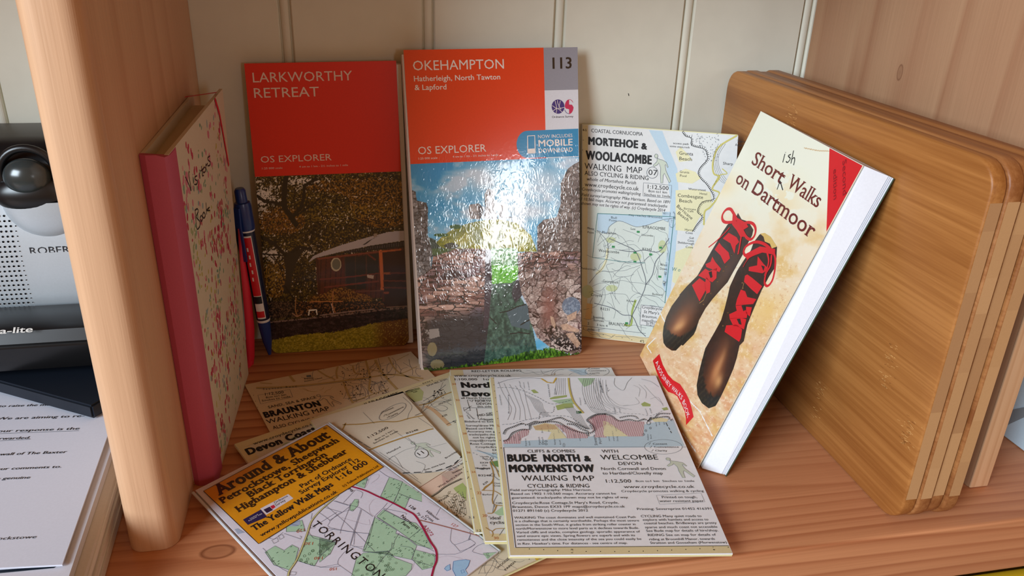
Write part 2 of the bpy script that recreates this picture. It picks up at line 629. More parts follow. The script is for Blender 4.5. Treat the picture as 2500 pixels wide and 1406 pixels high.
def ellipse(sh, fr, c, rx, ry, wpx, mat, parent, name, lv=2, fill=None, n=28, rot=0.0, **kw):
    pts = []
    for i in range(n):
        t = 2 * PI * i / n
        x, y = rx * cos(t), ry * sin(t)
        pts.append((c[0] + x * cos(rot) - y * sin(rot), c[1] + x * sin(rot) + y * cos(rot)))
    if fill is not None:
        poly(sh, fr, pts, fill, parent, name + '_fill', lv - 1)
    if wpx: line(sh, fr, pts, wpx, mat, parent, name, lv, closed=True, **kw)


GC = {}


def glyphs(s, bold=0.0, space=1.0, res=2):
    if bold < 0: bold = 0.0
    if bold > 0:
        v, F = glyphs(s, 0.0, space * (1.0 + bold * (1.6 if bold > .04 else .4)), res)
        b = bold * .85; VV = []; FF = []
        off = [(0, 0)] + [(b * cos(t), b * .55 * sin(t)) for t in np.linspace(0, 2 * PI, 11)[:-1]] if bold > .04 else ((b * .7, b * .3), (-b * .7, b * .3), (b * .7, -b * .3), (-b * .7, -b * .3))
        for k, (dx, dy) in enumerate(off):
            VV.append(v + np.array([dx, dy])); FF += [tuple(i + k * len(v) for i in f) for f in F]
        return np.concatenate(VV), FF
    k = (s, bold, space, res)
    if k in GC: return GC[k]
    c = bpy.data.curves.new('t', 'FONT'); c.body = s; c.size = 1.0
    c.resolution_u = res; c.offset = bold; c.space_character = space
    o = bpy.data.objects.new('t', c)
    me = bpy.data.meshes.new_from_object(o)
    n = len(me.vertices)
    v = np.empty(n * 3, 'f'); me.vertices.foreach_get('co', v); v = v.reshape(-1, 3)[:, :2].astype(float)
    F = [tuple(p.vertices) for p in me.polygons]
    bpy.data.meshes.remove(me); bpy.data.objects.remove(o); bpy.data.curves.remove(c)
    GC[k] = (v, F)
    return GC[k]


_hv = glyphs('H')[0]
CAPH = _hv[:, 1].max()


def T(sh, fr, s, p0, p1, h, mat, parent, name='lettering', bold=0.0, slant=0.0, lv=3, snap=True, space=1.0, serif=False, res=2, up=None, **kw):
    """one line of print: baseline p0 -> p1 and cap height h, in the pixels of the photo crop fr"""
    v, F = glyphs(s, bold, space, res)
    if len(v) == 0: return
    v = v.copy()
    if serif: v, F = add_serifs(v, F)
    x0, x1 = v[:, 0].min(), v[:, 0].max()
    a = sh.inv(Q(fr, [p0, p1]))
    d = a[1] - a[0]; L = np.linalg.norm(d)
    if snap:
        for ax in (0, 1):
            if abs(d[ax]) < 0.09 * L:
                m = (a[0, ax] + a[1, ax]) / 2; a[:, ax] = m
        d = a[1] - a[0]; L = np.linalg.norm(d)
    d = d / L; n = np.array([-d[1], d[0]])
    hl = (h / FR[fr][2]) / sh.scale_at(a.mean(0), n)
    X = (v[:, 0] - x0) * L / (x1 - x0); Y = v[:, 1] * hl / CAPH
    X = X + Y * slant
    ab = a[0] + X[:, None] * d + Y[:, None] * n
    nc = 1 if bold <= 0 else (11 if bold > .04 else 4)   # overprinted copies each sit a hair above the last
    n0 = max(1, len(glyphs(s, 0.0, 1.0, res)[0])); ix = np.arange(len(ab)); extra = np.maximum(ix - n0 * nc, -4) // 4 + 1
    hh = lv * HL + np.where(ix < n0 * nc, ix // n0, nc) * 3e-6 + np.clip(extra, 0, None) * 1e-7
    add(parent, name, mat, sh.loc(ab, hh), F, **kw)


def add_serifs(v, F):
    """slab serifs on the flat stem ends of the sans outline"""
    xh = 0.0
    E = set()
    for f in F:
        for i in range(len(f)):
            a, b = f[i], f[(i + 1) % len(f)]
            E.add((a, b))
    nv = list(map(tuple, v)); nf = list(F)
    levels = {}
    for a, b in E:
        if (b, a) in E: continue
        ya, yb = v[a][1], v[b][1]
        wdt = abs(v[a][0] - v[b][0])
        if abs(ya - yb) < 1e-4 and 0.04 < wdt < 0.17:
            x0, x1 = sorted((v[a][0], v[b][0]))
            e = 0.045; t = 0.035
            y0, y1 = (ya, ya + t) if ya < 0.1 else (ya - t, ya)
            if 0.1 <= ya < 0.35: continue
            n = len(nv)
            nv += [(x0 - e, y0), (x1 + e, y0), (x1 + e, y1), (x0 - e, y1)]
            nf.append((n, n + 1, n + 2, n + 3))
    return np.array(nv), nf


def canvas(sh, a0, a1, b0, b1, nx, ny, paint, mat, parent, name, lv=1, gain=1.0, round_r=0.0, label=None):
    """printed photograph: colour per vertex of a fine grid; paint gets photo-pixel coordinates"""
    A, B = np.meshgrid(np.linspace(a0, a1, nx), np.linspace(b0, b1, ny))
    if round_r: A, B = rounded(A, B, sh.W, sh.H, round_r)
    ab = np.stack([A.ravel(), B.ravel()], -1)
    V = sh.loc(ab, lv * HL)
    px = project(V)
    rgb = np.clip(paint(px[:, 0], px[:, 1]), 0, 255) / 255.0
    rgb = np.where(rgb <= 0.04045, rgb / 12.92, ((rgb + 0.055) / 1.055) ** 2.4)
    rgb = np.clip(rgb * np.asarray(gain), 0, 0.92)
    i, j = np.meshgrid(np.arange(nx - 1), np.arange(ny - 1))
    a = (j * nx + i).ravel()
    quads = np.stack([a, a + 1, a + nx + 1, a + nx], -1).astype(np.int32)
    V = V - np.array(parent_world(parent))
    me = bpy.data.meshes.new(name)
    me.vertices.add(len(V)); me.vertices.foreach_set('co', V.astype('f').ravel())
    nq = len(quads)
    me.loops.add(nq * 4); me.loops.foreach_set('vertex_index', quads.ravel())
    me.polygons.add(nq); me.polygons.foreach_set('loop_start', (np.arange(nq) * 4).astype(np.int32))
    me.polygons.foreach_set('loop_total', np.full(nq, 4, np.int32))
    me.update(calc_edges=True); me.validate()
    at = me.color_attributes.new('Col', 'FLOAT_COLOR', 'POINT')
    at.data.foreach_set('color', np.concatenate([rgb, np.ones((len(rgb), 1))], 1).astype('f').ravel())
    me.materials.append(mat)
    o = bpy.data.objects.new(name, me); COL.objects.link(o); o.parent = parent; PRINTED.append(o)
    tag(o, label)
    return o


# ------------------------------------------------------------------ numpy noise for the printed pictures
def _h(ix, iy, s):
    n = (ix.astype(np.int64) * 374761393 + iy.astype(np.int64) * 668265263 + s * 974634777) & 0xffffffff
    n = ((n ^ (n >> 13)) * 1274126177) & 0xffffffff
    return ((n ^ (n >> 16)) & 0xffff) / 65535.0


def vnoise(x, y, s=0):
    ix, iy = np.floor(x), np.floor(y); fx, fy = x - ix, y - iy
    fx = fx * fx * (3 - 2 * fx); fy = fy * fy * (3 - 2 * fy)
    a = _h(ix, iy, s); b = _h(ix + 1, iy, s); c = _h(ix, iy + 1, s); d = _h(ix + 1, iy + 1, s)
    return (a * (1 - fx) + b * fx) * (1 - fy) + (c * (1 - fx) + d * fx) * fy


def fbm(x, y, o=4, s=0):
    r = 0; a = .5; t = 0
    for i in range(o):
        r = r + a * vnoise(x, y, s + i * 7); t += a; a *= .55; x = x * 2.03; y = y * 2.03
    return r / t


def voro(x, y, s=0):
    """nearest-cell id noise and edge distance"""
    ix, iy = np.floor(x), np.floor(y)
    d1 = np.full(x.shape, 9.0); d2 = np.full(x.shape, 9.0); cid = np.zeros(x.shape)
    for dx in (-1, 0, 1):
        for dy in (-1, 0, 1):
            cx, cy = ix + dx, iy + dy
            px = cx + _h(cx, cy, s); py = cy + _h(cx, cy, s + 5)
            d = np.hypot(x - px, y - py)
            nid = _h(cx, cy, s + 9)
            m = d < d1
            d2 = np.where(m, d1, np.minimum(d2, d)); cid = np.where(m, nid, cid); d1 = np.where(m, d, d1)
    return cid, d2 - d1


def inside(x, y, pts):
    c = np.zeros(x.shape, bool)
    n = len(pts)
    for i in range(n):
        x0, y0 = pts[i]; x1, y1 = pts[(i + 1) % n]
        if y0 == y1: continue
        c ^= ((y0 > y) != (y1 > y)) & (x < (x1 - x0) * (y - y0) / (y1 - y0) + x0)
    return c


def dseg(x, y, pts):
    d = np.full(x.shape, 1e9)
    for (x0, y0), (x1, y1) in zip(pts, pts[1:]):
        L = (x1 - x0) ** 2 + (y1 - y0) ** 2
        t = np.clip(((x - x0) * (x1 - x0) + (y - y0) * (y1 - y0)) / L, 0, 1)
        d = np.minimum(d, np.hypot(x - x0 - t * (x1 - x0), y - y0 - t * (y1 - y0)))
    return d


def mixc(a, b, t):
    t = np.atleast_1d(np.clip(t, 0, 1))[:, None]
    return np.asarray(a, float) * (1 - t) + np.asarray(b, float) * t


def put(c, m, col):
    m = np.clip(m.astype(float), 0, 1)[:, None]
    return c * (1 - m) + np.asarray(col, float) * m


def blob(x, y, cx, cy, rx, ry, rot=0.0):
    dx, dy = x - cx, y - cy
    a = dx * cos(rot) + dy * sin(rot); b = -dx * sin(rot) + dy * cos(rot)
    return np.exp(-((a / rx) ** 2 + (b / ry) ** 2))

# ------------------------------------------------------------------ crop frames used for reading positions off the photograph
FR.update(L1=(560, 120, 2.813), L2=(600, 500, 3.516), O1=(970, 90, 3.43), O2=(980, 480, 3.196), MM=(1390, 290, 2.467),
          K=(1540, 250, 1.512), BR=(560, 850, 4.017), Y2=(460, 1020, 3.642), Y3=(780, 1100, 4.464), D4=(1080, 880, 4.395),
          F5=(1440, 900, 4.6875), F6=(1200, 1080, 4.167), B2=(1640, 480, 3.515), B3=(1560, 700, 2.99), R4=(0, 960, 3.153),
          R3=(0, 740, 4.394), R2=(0, 320, 4.39), V1=(340, 200, 3.906), V2=(400, 540, 3.347))

# ------------------------------------------------------------------ setting: panelled wall, floor
CREAM = plain((224, 221, 204), rough=0.5, spec=0.35, bump=0.05, bscale=60, name='cream painted panelling')
wall = bpy.data.objects.new('wall_back', None); COL.objects.link(wall); wall.location = (0, 0, 0)
wall['kind'] = 'structure'
gx = [-0.98, -0.88, -0.78, -0.68, -0.58, -0.478, -0.3737, -0.277, -0.1738, -0.0707, 0.0302, 0.1353, 0.2385, 0.34, 0.442, 0.545, 0.65, 0.75, 0.85, 0.95]
GD = 0.0030


def board_profile(x0, x1):
    e = 0.0039   # half distance of the two grooves either side of the bead
    g = 0.0013
    pts = [(x0 + e, GD), (x0 + e + 0.0004, 0.0012), (x0 + e + g, 0.0)]
    pts += [(x1 - e - g, 0.0), (x1 - e - 0.0004, 0.0012), (x1 - e, GD)]
    for t in np.linspace(0, PI, 9):
        pts.append((x1 - (e - .0008) * cos(t), GD - (GD - 0.0002) * sin(t) ** 0.7 if 0 < t < PI else GD))
    pts.append((x1 + e, GD))
    return pts


for x0, x1 in zip(gx, gx[1:]):
    pr = board_profile(x0, x1)
    n = len(pr); z0, z1 = -0.78, 0.75
    V = [(x, y, z0) for x, y in pr] + [(x, y, z1) for x, y in pr] + [(pr[-1][0], 0.018, z0), (pr[0][0], 0.018, z0), (pr[-1][0], 0.018, z1), (pr[0][0], 0.018, z1)]
    F = [(i, i + 1, n + i + 1, n + i) for i in range(n - 1)]
    F += [(n - 1, 2 * n, 2 * n + 2, 2 * n - 1), (2 * n, 2 * n + 1, 2 * n + 3, 2 * n + 2), (2 * n + 1, 0, n, 2 * n + 3)]
    mesh_obj('panel_board', V, F, CREAM, wall)
bk = bm_obj('wall_backing', rbox(-1.1, 1.1, 0.0185, 0.05, -0.78, 0.75), plain((120, 105, 80), name='batten'), wall, False)

fl = bm_obj('floor', rbox(-2.5, 2.5, -3.2, 0.05, -0.82, -0.78), plain((150, 135, 115), rough=0.8, bump=0.1, bscale=200, name='carpet'), None, False)
fl['kind'] = 'structure'

# ------------------------------------------------------------------ the pine bookcase
PINE_S = wood('pine shelf', (206, 146, 104), (192, 128, 88), (156, 92, 58), 'X', ring=95, stretch=0.09, rough=0.38, dist=0.9, g=1.0, knot=[((-0.2165, -0.2560, 0.04), (0.0105, 0.0062, 1.0))])
PINE_F = wood('pine upright left', (212, 170, 134), (206, 160, 124), (188, 138, 102), 'Z', ring=42, stretch=0.10, rough=0.45, dist=0.8, bump=0.25, mix=0.6)
PINE_R = wood('pine upright right', (186, 146, 112), (176, 132, 100), (152, 102, 72), 'Z', ring=48, stretch=0.07, rough=0.45, strips=24.0, dist=0.7, knots=False, mix=0.7, knot=[((0.2445, tuple(back((2197, 177), 0, .2445))[1], tuple(back((2197, 177), 0, .2445))[2] + .04), (1.0, .0032, .0062))])
case = thing('bookcase', 'pine bookcase with a thick left upright, thin right upright and thick shelf', 'bookcase', (0, 0, -0.04))
o = bm_obj('shelf_board', rbox(-0.95, 0.75, -0.3075, -0.0005, -0.040, 0.0, 0.0028, 3, lambda e: all(v.co.y < -0.3 for v in e.verts)), PINE_S, case)
sharp(o)
o = bm_obj('upright', rbox(-0.2645, -0.2385, -0.2495, -0.0005, 0.0002, 0.52, 0.0085, 5, lambda e: abs(e.verts[0].co.z - e.verts[1].co.z) > .1 and e.verts[0].co.y < -0.2), PINE_F, case, label='thick pine upright with rounded front edges')
sharp(o)
o = bm_obj('upright', rbox(0.2445, 0.2580, -0.2735, -0.0005, 0.0003, 0.52, 0.0012, 2, lambda e: abs(e.verts[0].co.z - e.verts[1].co.z) > .1 and e.verts[0].co.y < -0.2), PINE_R, case, label='thin pine upright glued up from planks')
sharp(o)
o = bm_obj('upper_shelf', rbox(-0.95, 0.75, -0.262, -0.0005, 0.40, 0.422, 0.002, 2), PINE_R, case); sharp(o)
o = bm_obj('lower_shelf', rbox(-0.95, 0.75, -0.3075, -0.0005, -0.42, -0.39, 0.002, 2), PINE_S, case); sharp(o)
o = bm_obj('upright', rbox(-0.605, -0.579, -0.2495, -0.0005, 0.0002, 0.3998, 0.0085, 5, lambda e: abs(e.verts[0].co.z - e.verts[1].co.z) > .1 and e.verts[0].co.y < -0.2), PINE_F, case); sharp(o)  # unseen upright, added to cast shade on the left bay's wall
for x0, x1 in ((-0.95, -0.925), (0.725, 0.75)):
    o = bm_obj('side_panel', rbox(x0, x1, -0.3075, -0.0005, -0.7798, -0.0402, 0.002, 2), PINE_R, case); sharp(o)

o = bm_obj('lit_front_edge', rbox(0.2446, 0.2579, -0.2752, -0.2736, 0.0004, 0.3998, 0.0006, 2), wood('pine lit edge', (236, 198, 158), (228, 186, 144), (214, 168, 126), 'Z', ring=150, stretch=.05, rough=.5), case, label='pale pine front edge of the thin upright, lightened to show light on it'); sharp(o)  # added pale pine strip; its extra paleness stands in for light on the edge
mesh_obj('nail_hole', [(a_, -0.0001, b_) for a_, b_ in ((.0903, .2013), (.0911, .2010), (.0916, .1992), (.0910, .1990))], [(0, 3, 2, 1)], plain((40, 34, 28), name='nail hole'), wall)
# ------------------------------------------------------------------ four bamboo chopping boards on edge
blab = ['bamboo chopping board nearest the camera side, front of the four, its broad face showing',
        'bamboo chopping board directly behind the front board of the four',
        'third bamboo chopping board from the front of the upright stack',
        'rearmost bamboo chopping board, the one nearest the right upright']


def rr_outline(y0, y1, z0, z1, r, n=7):
    pts = []
    for cy, cz, a0 in ((y1 - r, z1 - r, 0), (y0 + r, z1 - r, 90), (y0 + r, z0 + r, 180), (y1 - r, z0 + r, 270)):
        for k in range(n):
            a = math.radians(a0 + 90 * k / (n - 1)); pts.append((cy + r * cos(a), cz + r * sin(a)))
    return pts


bx = 0.1740
for k in range(4):
    th = 0.0090
    y0 = -0.3005 + [0, -.0008, .0006, -.0012][k]; y1 = -0.0035; H = 0.2215 + [0, .0006, -.0004, .0008][k]
    x0 = bx + k * 0.0093; x1 = x0 + th
    base = thing('chopping_board', blab[k], 'chopping board', (x0 + th / 2, (y0 + y1) / 2, 0.0), 'bamboo chopping boards stacked on edge')
    mat = bamboo('bamboo board', [(176, 118, 62), (170, 116, 70), (166, 112, 66), (162, 108, 62)][k], [(142, 86, 38), (134, 80, 40), (130, 76, 38), (124, 72, 36)][k], seed=k * 3.7)
    n = 7; rows = []
    e = 0.0015
    for t in np.linspace(0, PI / 2, 4): rows.append((x0 + e - e * sin(t), e * (1 - cos(t))))
    rows = [(x0, e), (x0 + e * .3, e * .3), (x0 + e, 0), (x1 - e, 0), (x1 - e * .3, e * .3), (x1, e)]
    V = []; F = []
    for x, ins in rows:
        V += [(x, a, b) for a, b in rr_outline(y0 + ins, y1 - ins, ins, H - ins, 0.016 - ins)]
    m = 4 * n
    for r in range(len(rows) - 1):
        for i in range(m):
            j = (i + 1) % m
            F.append((r * m + i, r * m + j, (r + 1) * m + j, (r + 1) * m + i))
    F.append(tuple(range(m))[::-1]); F.append(tuple((len(rows) - 1) * m + i for i in range(m)))
    o = mesh_obj('board_blank', V, F, mat, base)
    bm = bmesh.new(); bm.from_mesh(o.data); bmesh.ops.recalc_face_normals(bm, faces=bm.faces); bm.to_mesh(o.data); bm.free()
    sharp(o, 50)
    # pale laminated strips of the near end (end-grain lipping) and, on the front board, the bamboo node marks
    lip = plain((196, 154, 108), rough=0.5, name='bamboo end lipping')
    rnd = random.Random(k)
    zz = 0.02
    while zz < H - 0.03:
        hgt = rnd.uniform(0.018, 0.045)
        z2 = min(zz + hgt, H - 0.02)
        c = rnd.choice([(196, 152, 106), (186, 142, 98), (178, 134, 92), (192, 148, 102)])
        mesh_obj('end_strip', [(x0 + .0009, y0 - .00006, zz), (x1 - .0009, y0 - .00006, zz), (x1 - .0009, y0 - .00006, z2), (x0 + .0009, y0 - .00006, z2)], [(0, 1, 2, 3)], plain(c, rough=0.5, name='bamboo end'), base)
        zz = z2
    if k == 0:
        nod = plain((222, 168, 104), rough=0.5, name='bamboo node pale'); nod2 = plain((140, 84, 40), rough=0.5, name='bamboo node dark')
        r2 = random.Random(5)
        for cy, cz, hh in ((-.112, .200, .028), (-.262, .088, .030), (-.205, .028, .03), (-.29, .06, .02)):
            for i in range(44):
                yy = cy + r2.gauss(0, .0035); z_ = cz + r2.uniform(-hh / 2, hh / 2); L = r2.uniform(.0008, .0035); hz = r2.uniform(.00015, .00035)
                sl = r2.uniform(-.3, .3) * L
                xx = x0 - 0.00006
                mt = nod if r2.random() < .6 else nod2
                add(base, 'node_mark', mt, [(xx, yy, z_), (xx, yy + L, z_ + sl), (xx, yy + L, z_ + sl + hz), (xx, yy, z_ + hz)], [(0, 3, 2, 1)])

# ------------------------------------------------------------------ visitors book (stands against the left upright)
PINK = plain((190, 82, 108), rough=0.55, bump=0.1, bscale=900, name='pink book cloth')
vb = thing('visitors_book', 'hardback visitors book with pink spine and sprig-printed cover, leaning on the left upright', 'book', (-0.225, -0.12, 0))
fa, fb_, fc, fd = (-0.2250, -0.1900, 0.0002), (-0.2247, -0.1935, 0.2075), (-0.2158, -0.045, 0.2145), (-0.2192, -0.0592, 0.0002)
vs = Sheet(fb_, fc, fd, fa)      # u: spine -> fore edge, v up
FLORAL_BG = plain((214, 202, 178), rough=0.6, name='printed cover paper')
slab(vs, -0.0022, 0.0, FLORAL_BG, vb, 'front_cover', 6, 6)
bs = Sheet((-0.2375, -0.1935, 0.2085), (-0.2370, -0.041, 0.2100), (-0.2372, -0.0560, 0.0002), (-0.2382, -0.1930, 0.0002))
slab(bs, -0.0008, 0.0014, FLORAL_BG, vb, 'back_cover', 6, 6)
# page block between the covers
PAGE = plain((206, 186, 150), rough=0.8, name='page edges')
pv = []
for (y, z) in ((-0.187, 0.004), (-0.062, 0.004), (-0.050, 0.2045), (-0.187, 0.2020)):
    pv.append((-0.2360, y, z))
for (y, z) in ((-0.187, 0.004), (-0.062, 0.004), (-0.050, 0.2045), (-0.187, 0.2020)):
    pv.append((-0.2274, y, z))
pv[6] = (-0.2262, -0.050, 0.2045)
mesh_obj('page_block', pv, [(0, 3, 2, 1), (4, 5, 6, 7), (0, 1, 5, 4), (1, 2, 6, 5), (2, 3, 7, 6), (3, 0, 4, 7)], PAGE, vb)
# spine: a slightly rounded strip wrapping on to the front cover
sv = []; sf = []
prof = [(-0.2385, -0.1915), (-0.2383, -0.1950), (-0.2350, -0.1972), (-0.2300, -0.1972), (-0.2262, -0.1958), (-0.2244, -0.1918), (-0.2237, -0.1800), (-0.2250, -0.1800), (-0.2268, -0.1900), (-0.2350, -0.1930)]
for z, dy in ((0.0003, 0.0020), (0.2085, -0.0015)):
    for x, y in prof: sv.append((x, y + dy, z - (0.0015 if (z > .1 and x > -.23) else 0)))
n = len(prof)
for i in range(n): sf.append((i, (i + 1) % n, n + (i + 1) % n, n + i))
sf.append(tuple(range(n))[::-1]); sf.append(tuple(range(n, 2 * n)))
o = mesh_obj('spine', sv, sf, PINK, vb); sharp(o, 30)
# pink cloth on the cover side plus the sprig print
ab = np.array([[0.0002, 0.0003], [0.0135, 0.0003], [0.0135, vs.H - .0003], [0.0002, vs.H - .0003]])
fill_local(vs, ab, PINK, vb, 'cloth_strip', 2)
fill_local(vs, np.array([[0.0072, 0.0003], [0.0078, 0.0003], [0.0078, vs.H - .0003], [0.0072, vs.H - .0003]]), plain((216, 120, 138), rough=.5, name='hinge crease'), vb, 'hinge_crease', 3)
rnd = random.Random(3)
fl_cols = [plain(c, rough=.6, name='floral print') for c in ((190, 60, 88), (212, 126, 144), (196, 186, 104), (132, 168, 140), (168, 178, 130), (150, 172, 172), (222, 160, 160))]
for cl in range(150):
    cx = rnd.uniform(0.016, vs.W - .004); cy = rnd.uniform(0.003, vs.H - .004)
    kind = rnd.choice([0, 0, 0, 1, 1, 2, 3, 3, 4, 5])
    for k in range(rnd.randint(3, 8)):
        x = cx + rnd.gauss(0, .0042); y = cy + rnd.gauss(0, .0055)
        if not (0.0145 < x < vs.W - .003 and .003 < y < vs.H - .003): continue
        m = fl_cols[kind if rnd.random() < .8 else rnd.randint(0, 6)]
        big = kind in (0, 1)
        rx = rnd.uniform(.0011, .0018) if big else rnd.uniform(.0010, .0022); ry = rnd.uniform(.0016, .0030) if big else rnd.uniform(.0006, .0020)
        a = rnd.uniform(-.5, .5) if big else rnd.uniform(-1.4, 1.4)
        pts = [(x + rx * cos(t) * cos(a) - ry * sin(t) * sin(a), y + rx * cos(t) * sin(a) + ry * sin(t) * cos(a)) for t in np.linspace(0, 2 * PI, 8)[:-1]]
        fill_local(vs, np.array(pts), m, vb, 'sprig_print', 1, kind='stuff')
SCRIPT = plain((28, 26, 34), rough=.5, name='black marker pen')
# handwriting, stroke by stroke
hand = [
    [(437, 905), (480, 1000), (490, 1040)], [(475, 850), (470, 890), (490, 1000), (492, 1038)],
    [(510, 905), (515, 970)], [(508, 880), (510, 886)],
    [(548, 895), (530, 905), (530, 930), (552, 945), (545, 975), (522, 978)],
    [(572, 865), (575, 925)], [(570, 838), (572, 845)],
    [(590, 800), (598, 860), (600, 895), (612, 890)], [(583, 850), (612, 825)],
    [(615, 815), (604, 840), (612, 865), (628, 850), (628, 820), (615, 812)],
    [(632, 778), (636, 840)], [(634, 800), (650, 775)],
    [(672, 705), (652, 722), (655, 745), (674, 765), (670, 795), (650, 800)],
    [(530, 1215), (545, 1390), (562, 1400)], [(528, 1225), (550, 1210), (560, 1235), (542, 1290), (575, 1330), (575, 1375), (560, 1400)],
    [(590, 1270), (578, 1300), (590, 1330), (602, 1300), (592, 1270)], [(612, 1240), (602, 1275), (614, 1300), (628, 1270), (614, 1240)],
    [(634, 1150), (640, 1265)], [(668, 1195), (640, 1225), (672, 1225)]]
for st in hand:
    line(vs, 'V1', st, 8.5, SCRIPT, vb, 'handwritten_title', 4, sm=4)
# elastic band
RED = plain((214, 36, 62), rough=.5, name='elastic')
line(vs, 'V1', [(692, 112), (716, 160), (760, 300), (800, 520), (850, 800), (890, 1000), (900, 1110)], 30, RED, vb, 'elastic_band', 6)
rb = [(-0.2372, -0.0665, 0.2128), (-0.2372, -0.0625, 0.2128), (-0.2172, -0.0600, 0.2152), (-0.2172, -0.0640, 0.2152)]
mesh_obj('elastic_band', rb, [(0, 1, 2, 3)], RED, vb)
# wider loose lower run of the elastic hanging at the fore edge
el = []
for (px_, py_), wd in (((583, 560), 5), ((592, 640), 12), ((602, 720), 18), ((609, 800), 20), ((611, 870), 17), ((609, 912), 10)):
    a = back((px_ - wd / 2, py_), 1, -0.052); b = back((px_ + wd / 2 + 2, py_), 1, -0.044)
    el.append((a, b))
V = []; F = []
for a, b in el: V += [a, b, b + np.array([0, .001, 0]), a + np.array([0, .001, 0])]
for i in range(len(el) - 1):
    for j in range(4):
        F.append((i * 4 + j, i * 4 + (j + 1) % 4, i * 4 + 4 + (j + 1) % 4, i * 4 + 4 + j))
mesh_obj('elastic_loop', V, F, RED, vb, smooth=True)


# ------------------------------------------------------------------ ball pen clipped in the elastic
def frame_from(p0, p1):
    p0, p1 = Vector(p0), Vector(p1); z = (p1 - p0).normalized()
    x = Vector((1, 0, 0)); x = (x - z * x.dot(z)).normalized(); y = z.cross(x)
    return p0, x, y, z, (p1 - p0).length


def lathe(p0, p1, prof, mat, parent, name, n=20, label=None):
    """prof: (t along axis in m, radius)"""
    P, x, y, z, L = frame_from(p0, p1)
    V = []; F = []
    for t, r in prof:
        for k in range(n):
            a = 2 * PI * k / n
            V.append(tuple(P + z * t + x * (r * cos(a)) + y * (r * sin(a))))
    for i in range(len(prof) - 1):
        for k in range(n):
            F.append((i * n + k, i * n + (k + 1) % n, (i + 1) * n + (k + 1) % n, (i + 1) * n + k))
    F.append(tuple(range(n))[::-1]); F.append(tuple((len(prof) - 1) * n + k for k in range(n)))
    o = mesh_obj(name, V, F, mat, parent, label=label)
    return sharp(o, 40)


pb, pt = (-0.2042, -0.0405, 0.0060), (-0.2128, -0.0405, 0.1420)
pen = thing('ballpoint_pen', 'navy, red and white ballpoint pen clipped upright in the elastic of the visitors book', 'pen', pb)
NAVY = plain((26, 52, 120), rough=.28, spec=.5, name='blue plastic'); DNAVY = plain((16, 24, 58), rough=.3, spec=.5, name='dark navy plastic')
lathe(pb, pt, [(0, .0012), (.004, .0020), (.012, .0036), (.026, .0046), (.030, .0048)], NAVY, pen, 'nose_cone')
lathe(pb, pt, [(.030, .00485), (.031, .0052), (.0316, .0052), (.0320, .0050)], plain((220, 222, 228), rough=.3, name='white ring'), pen, 'ring')
lathe(pb, pt, [(.032, .0050), (.034, .0052), (.103, .0054), (.1045, .0054)], DNAVY, pen, 'barrel')
lathe(pb, pt, [(.1045, .0055), (.1055, .0057), (.1058, .0057)], plain((220, 222, 228), rough=.3, name='white ring'), pen, 'ring')
lathe(pb, pt, [(.1058, .0058), (.108, .0062), (.124, .0062), (.1265, .0056), (.127, .0042), (.1355, .0040), (.1372, .0030)], NAVY, pen, 'push_cap')
# clip: flat navy blade on the book side
P_, X_, Y_, Z_, L_ = frame_from(pb, pt)
dv = Vector((-0.60, -0.80, 0)).normalized(); sd = Z_.cross(dv).normalized()
V = []
for t, off, wd, th in ((.124, .0058, .0030, .0016), (.110, .0078, .0034, .0014), (.088, .0076, .0030, .0012), (.0825, .0070, .0020, .0012)):
    for s1, s2 in ((-1, 0), (1, 0), (1, 1), (-1, 1)):
        V.append(tuple(P_ + Z_ * t + dv * (off + s2 * th) + sd * (s1 * wd)))
F = []
for i in range(3):
    for j in range(4): F.append((i * 4 + j, i * 4 + (j + 1) % 4, i * 4 + 4 + (j + 1) % 4, i * 4 + 4 + j))
F += [(0, 3, 2, 1), (12, 13, 14, 15)]
mesh_obj('clip', V, F, NAVY, pen)


def barrel_patch(t0, t1, a0, a1, r, mat, name, n=6):
    """printed patch wrapped round the barrel, angle 0 faces the camera"""
    fv = Vector((0.12, -0.99, 0)); fv = (fv - Z_ * fv.dot(Z_)).normalized(); sv_ = Z_.cross(fv)
    V = []
    for t in (t0, t1):
        for k in range(n + 1):
            a = a0 + (a1 - a0) * k / n
            V.append(tuple(P_ + Z_ * t + (fv * cos(a) + sv_ * sin(a)) * r))
    add(pen, name, mat, V, [(k, k + 1, n + 2 + k, n + 1 + k) for k in range(n)])


WH = plain((226, 226, 230), rough=.4, name='white print'); RP = plain((200, 26, 40), rough=.4, name='red print')
barrel_patch(.034, .1020, -.75, .42, .00552, WH, 'label_print')
barrel_patch(.0352, .0405, -.75, .32, .00562, RP, 'label_print')
barrel_patch(.0405, .0470, -.75, .32, .00562, WH, 'label_print')
barrel_patch(.0470, .0530, -.75, .32, .00562, plain((16, 18, 28), rough=.4, name='black print'), 'label_print')
barrel_patch(.0536, .1008, -.75, .32, .00562, RP, 'label_print')
for i, t in enumerate((.066, .072, .078, .084, .090)):
    barrel_patch(t, t + .003, -.45 + .1 * (i % 2), -.25 + .1 * (i % 2), .0057, WH, 'label_print', 2)

# ------------------------------------------------------------------ left bay: radio, black case, papers
def at_y(px, y): return tuple(back(px, 1, y))
def at_z(px, z): return tuple(back(px, 2, z))


SILVER = plain((186, 194, 200), rough=.38, spec=.6, metal=.35, name='silver plastic')
BLACKP = plain((15, 15, 16), rough=.32, spec=.5, name='black plastic'); BLACKM = plain((18, 18, 19), rough=.7, spec=.3, name='matt black plastic')
rad = thing('radio', 'silver and black table radio with perforated grille and round dial, behind the left upright', 'radio', (-0.36, -0.05, 0.0))
# front face is a shallow convex shell; profile in (y, z) extruded over x
YF = -0.088
zt = back((60, 487), 1, YF)[2]; zb = back((60, 787), 1, YF)[2]; ztop = back((40, 342), 1, YF + .01)[2]


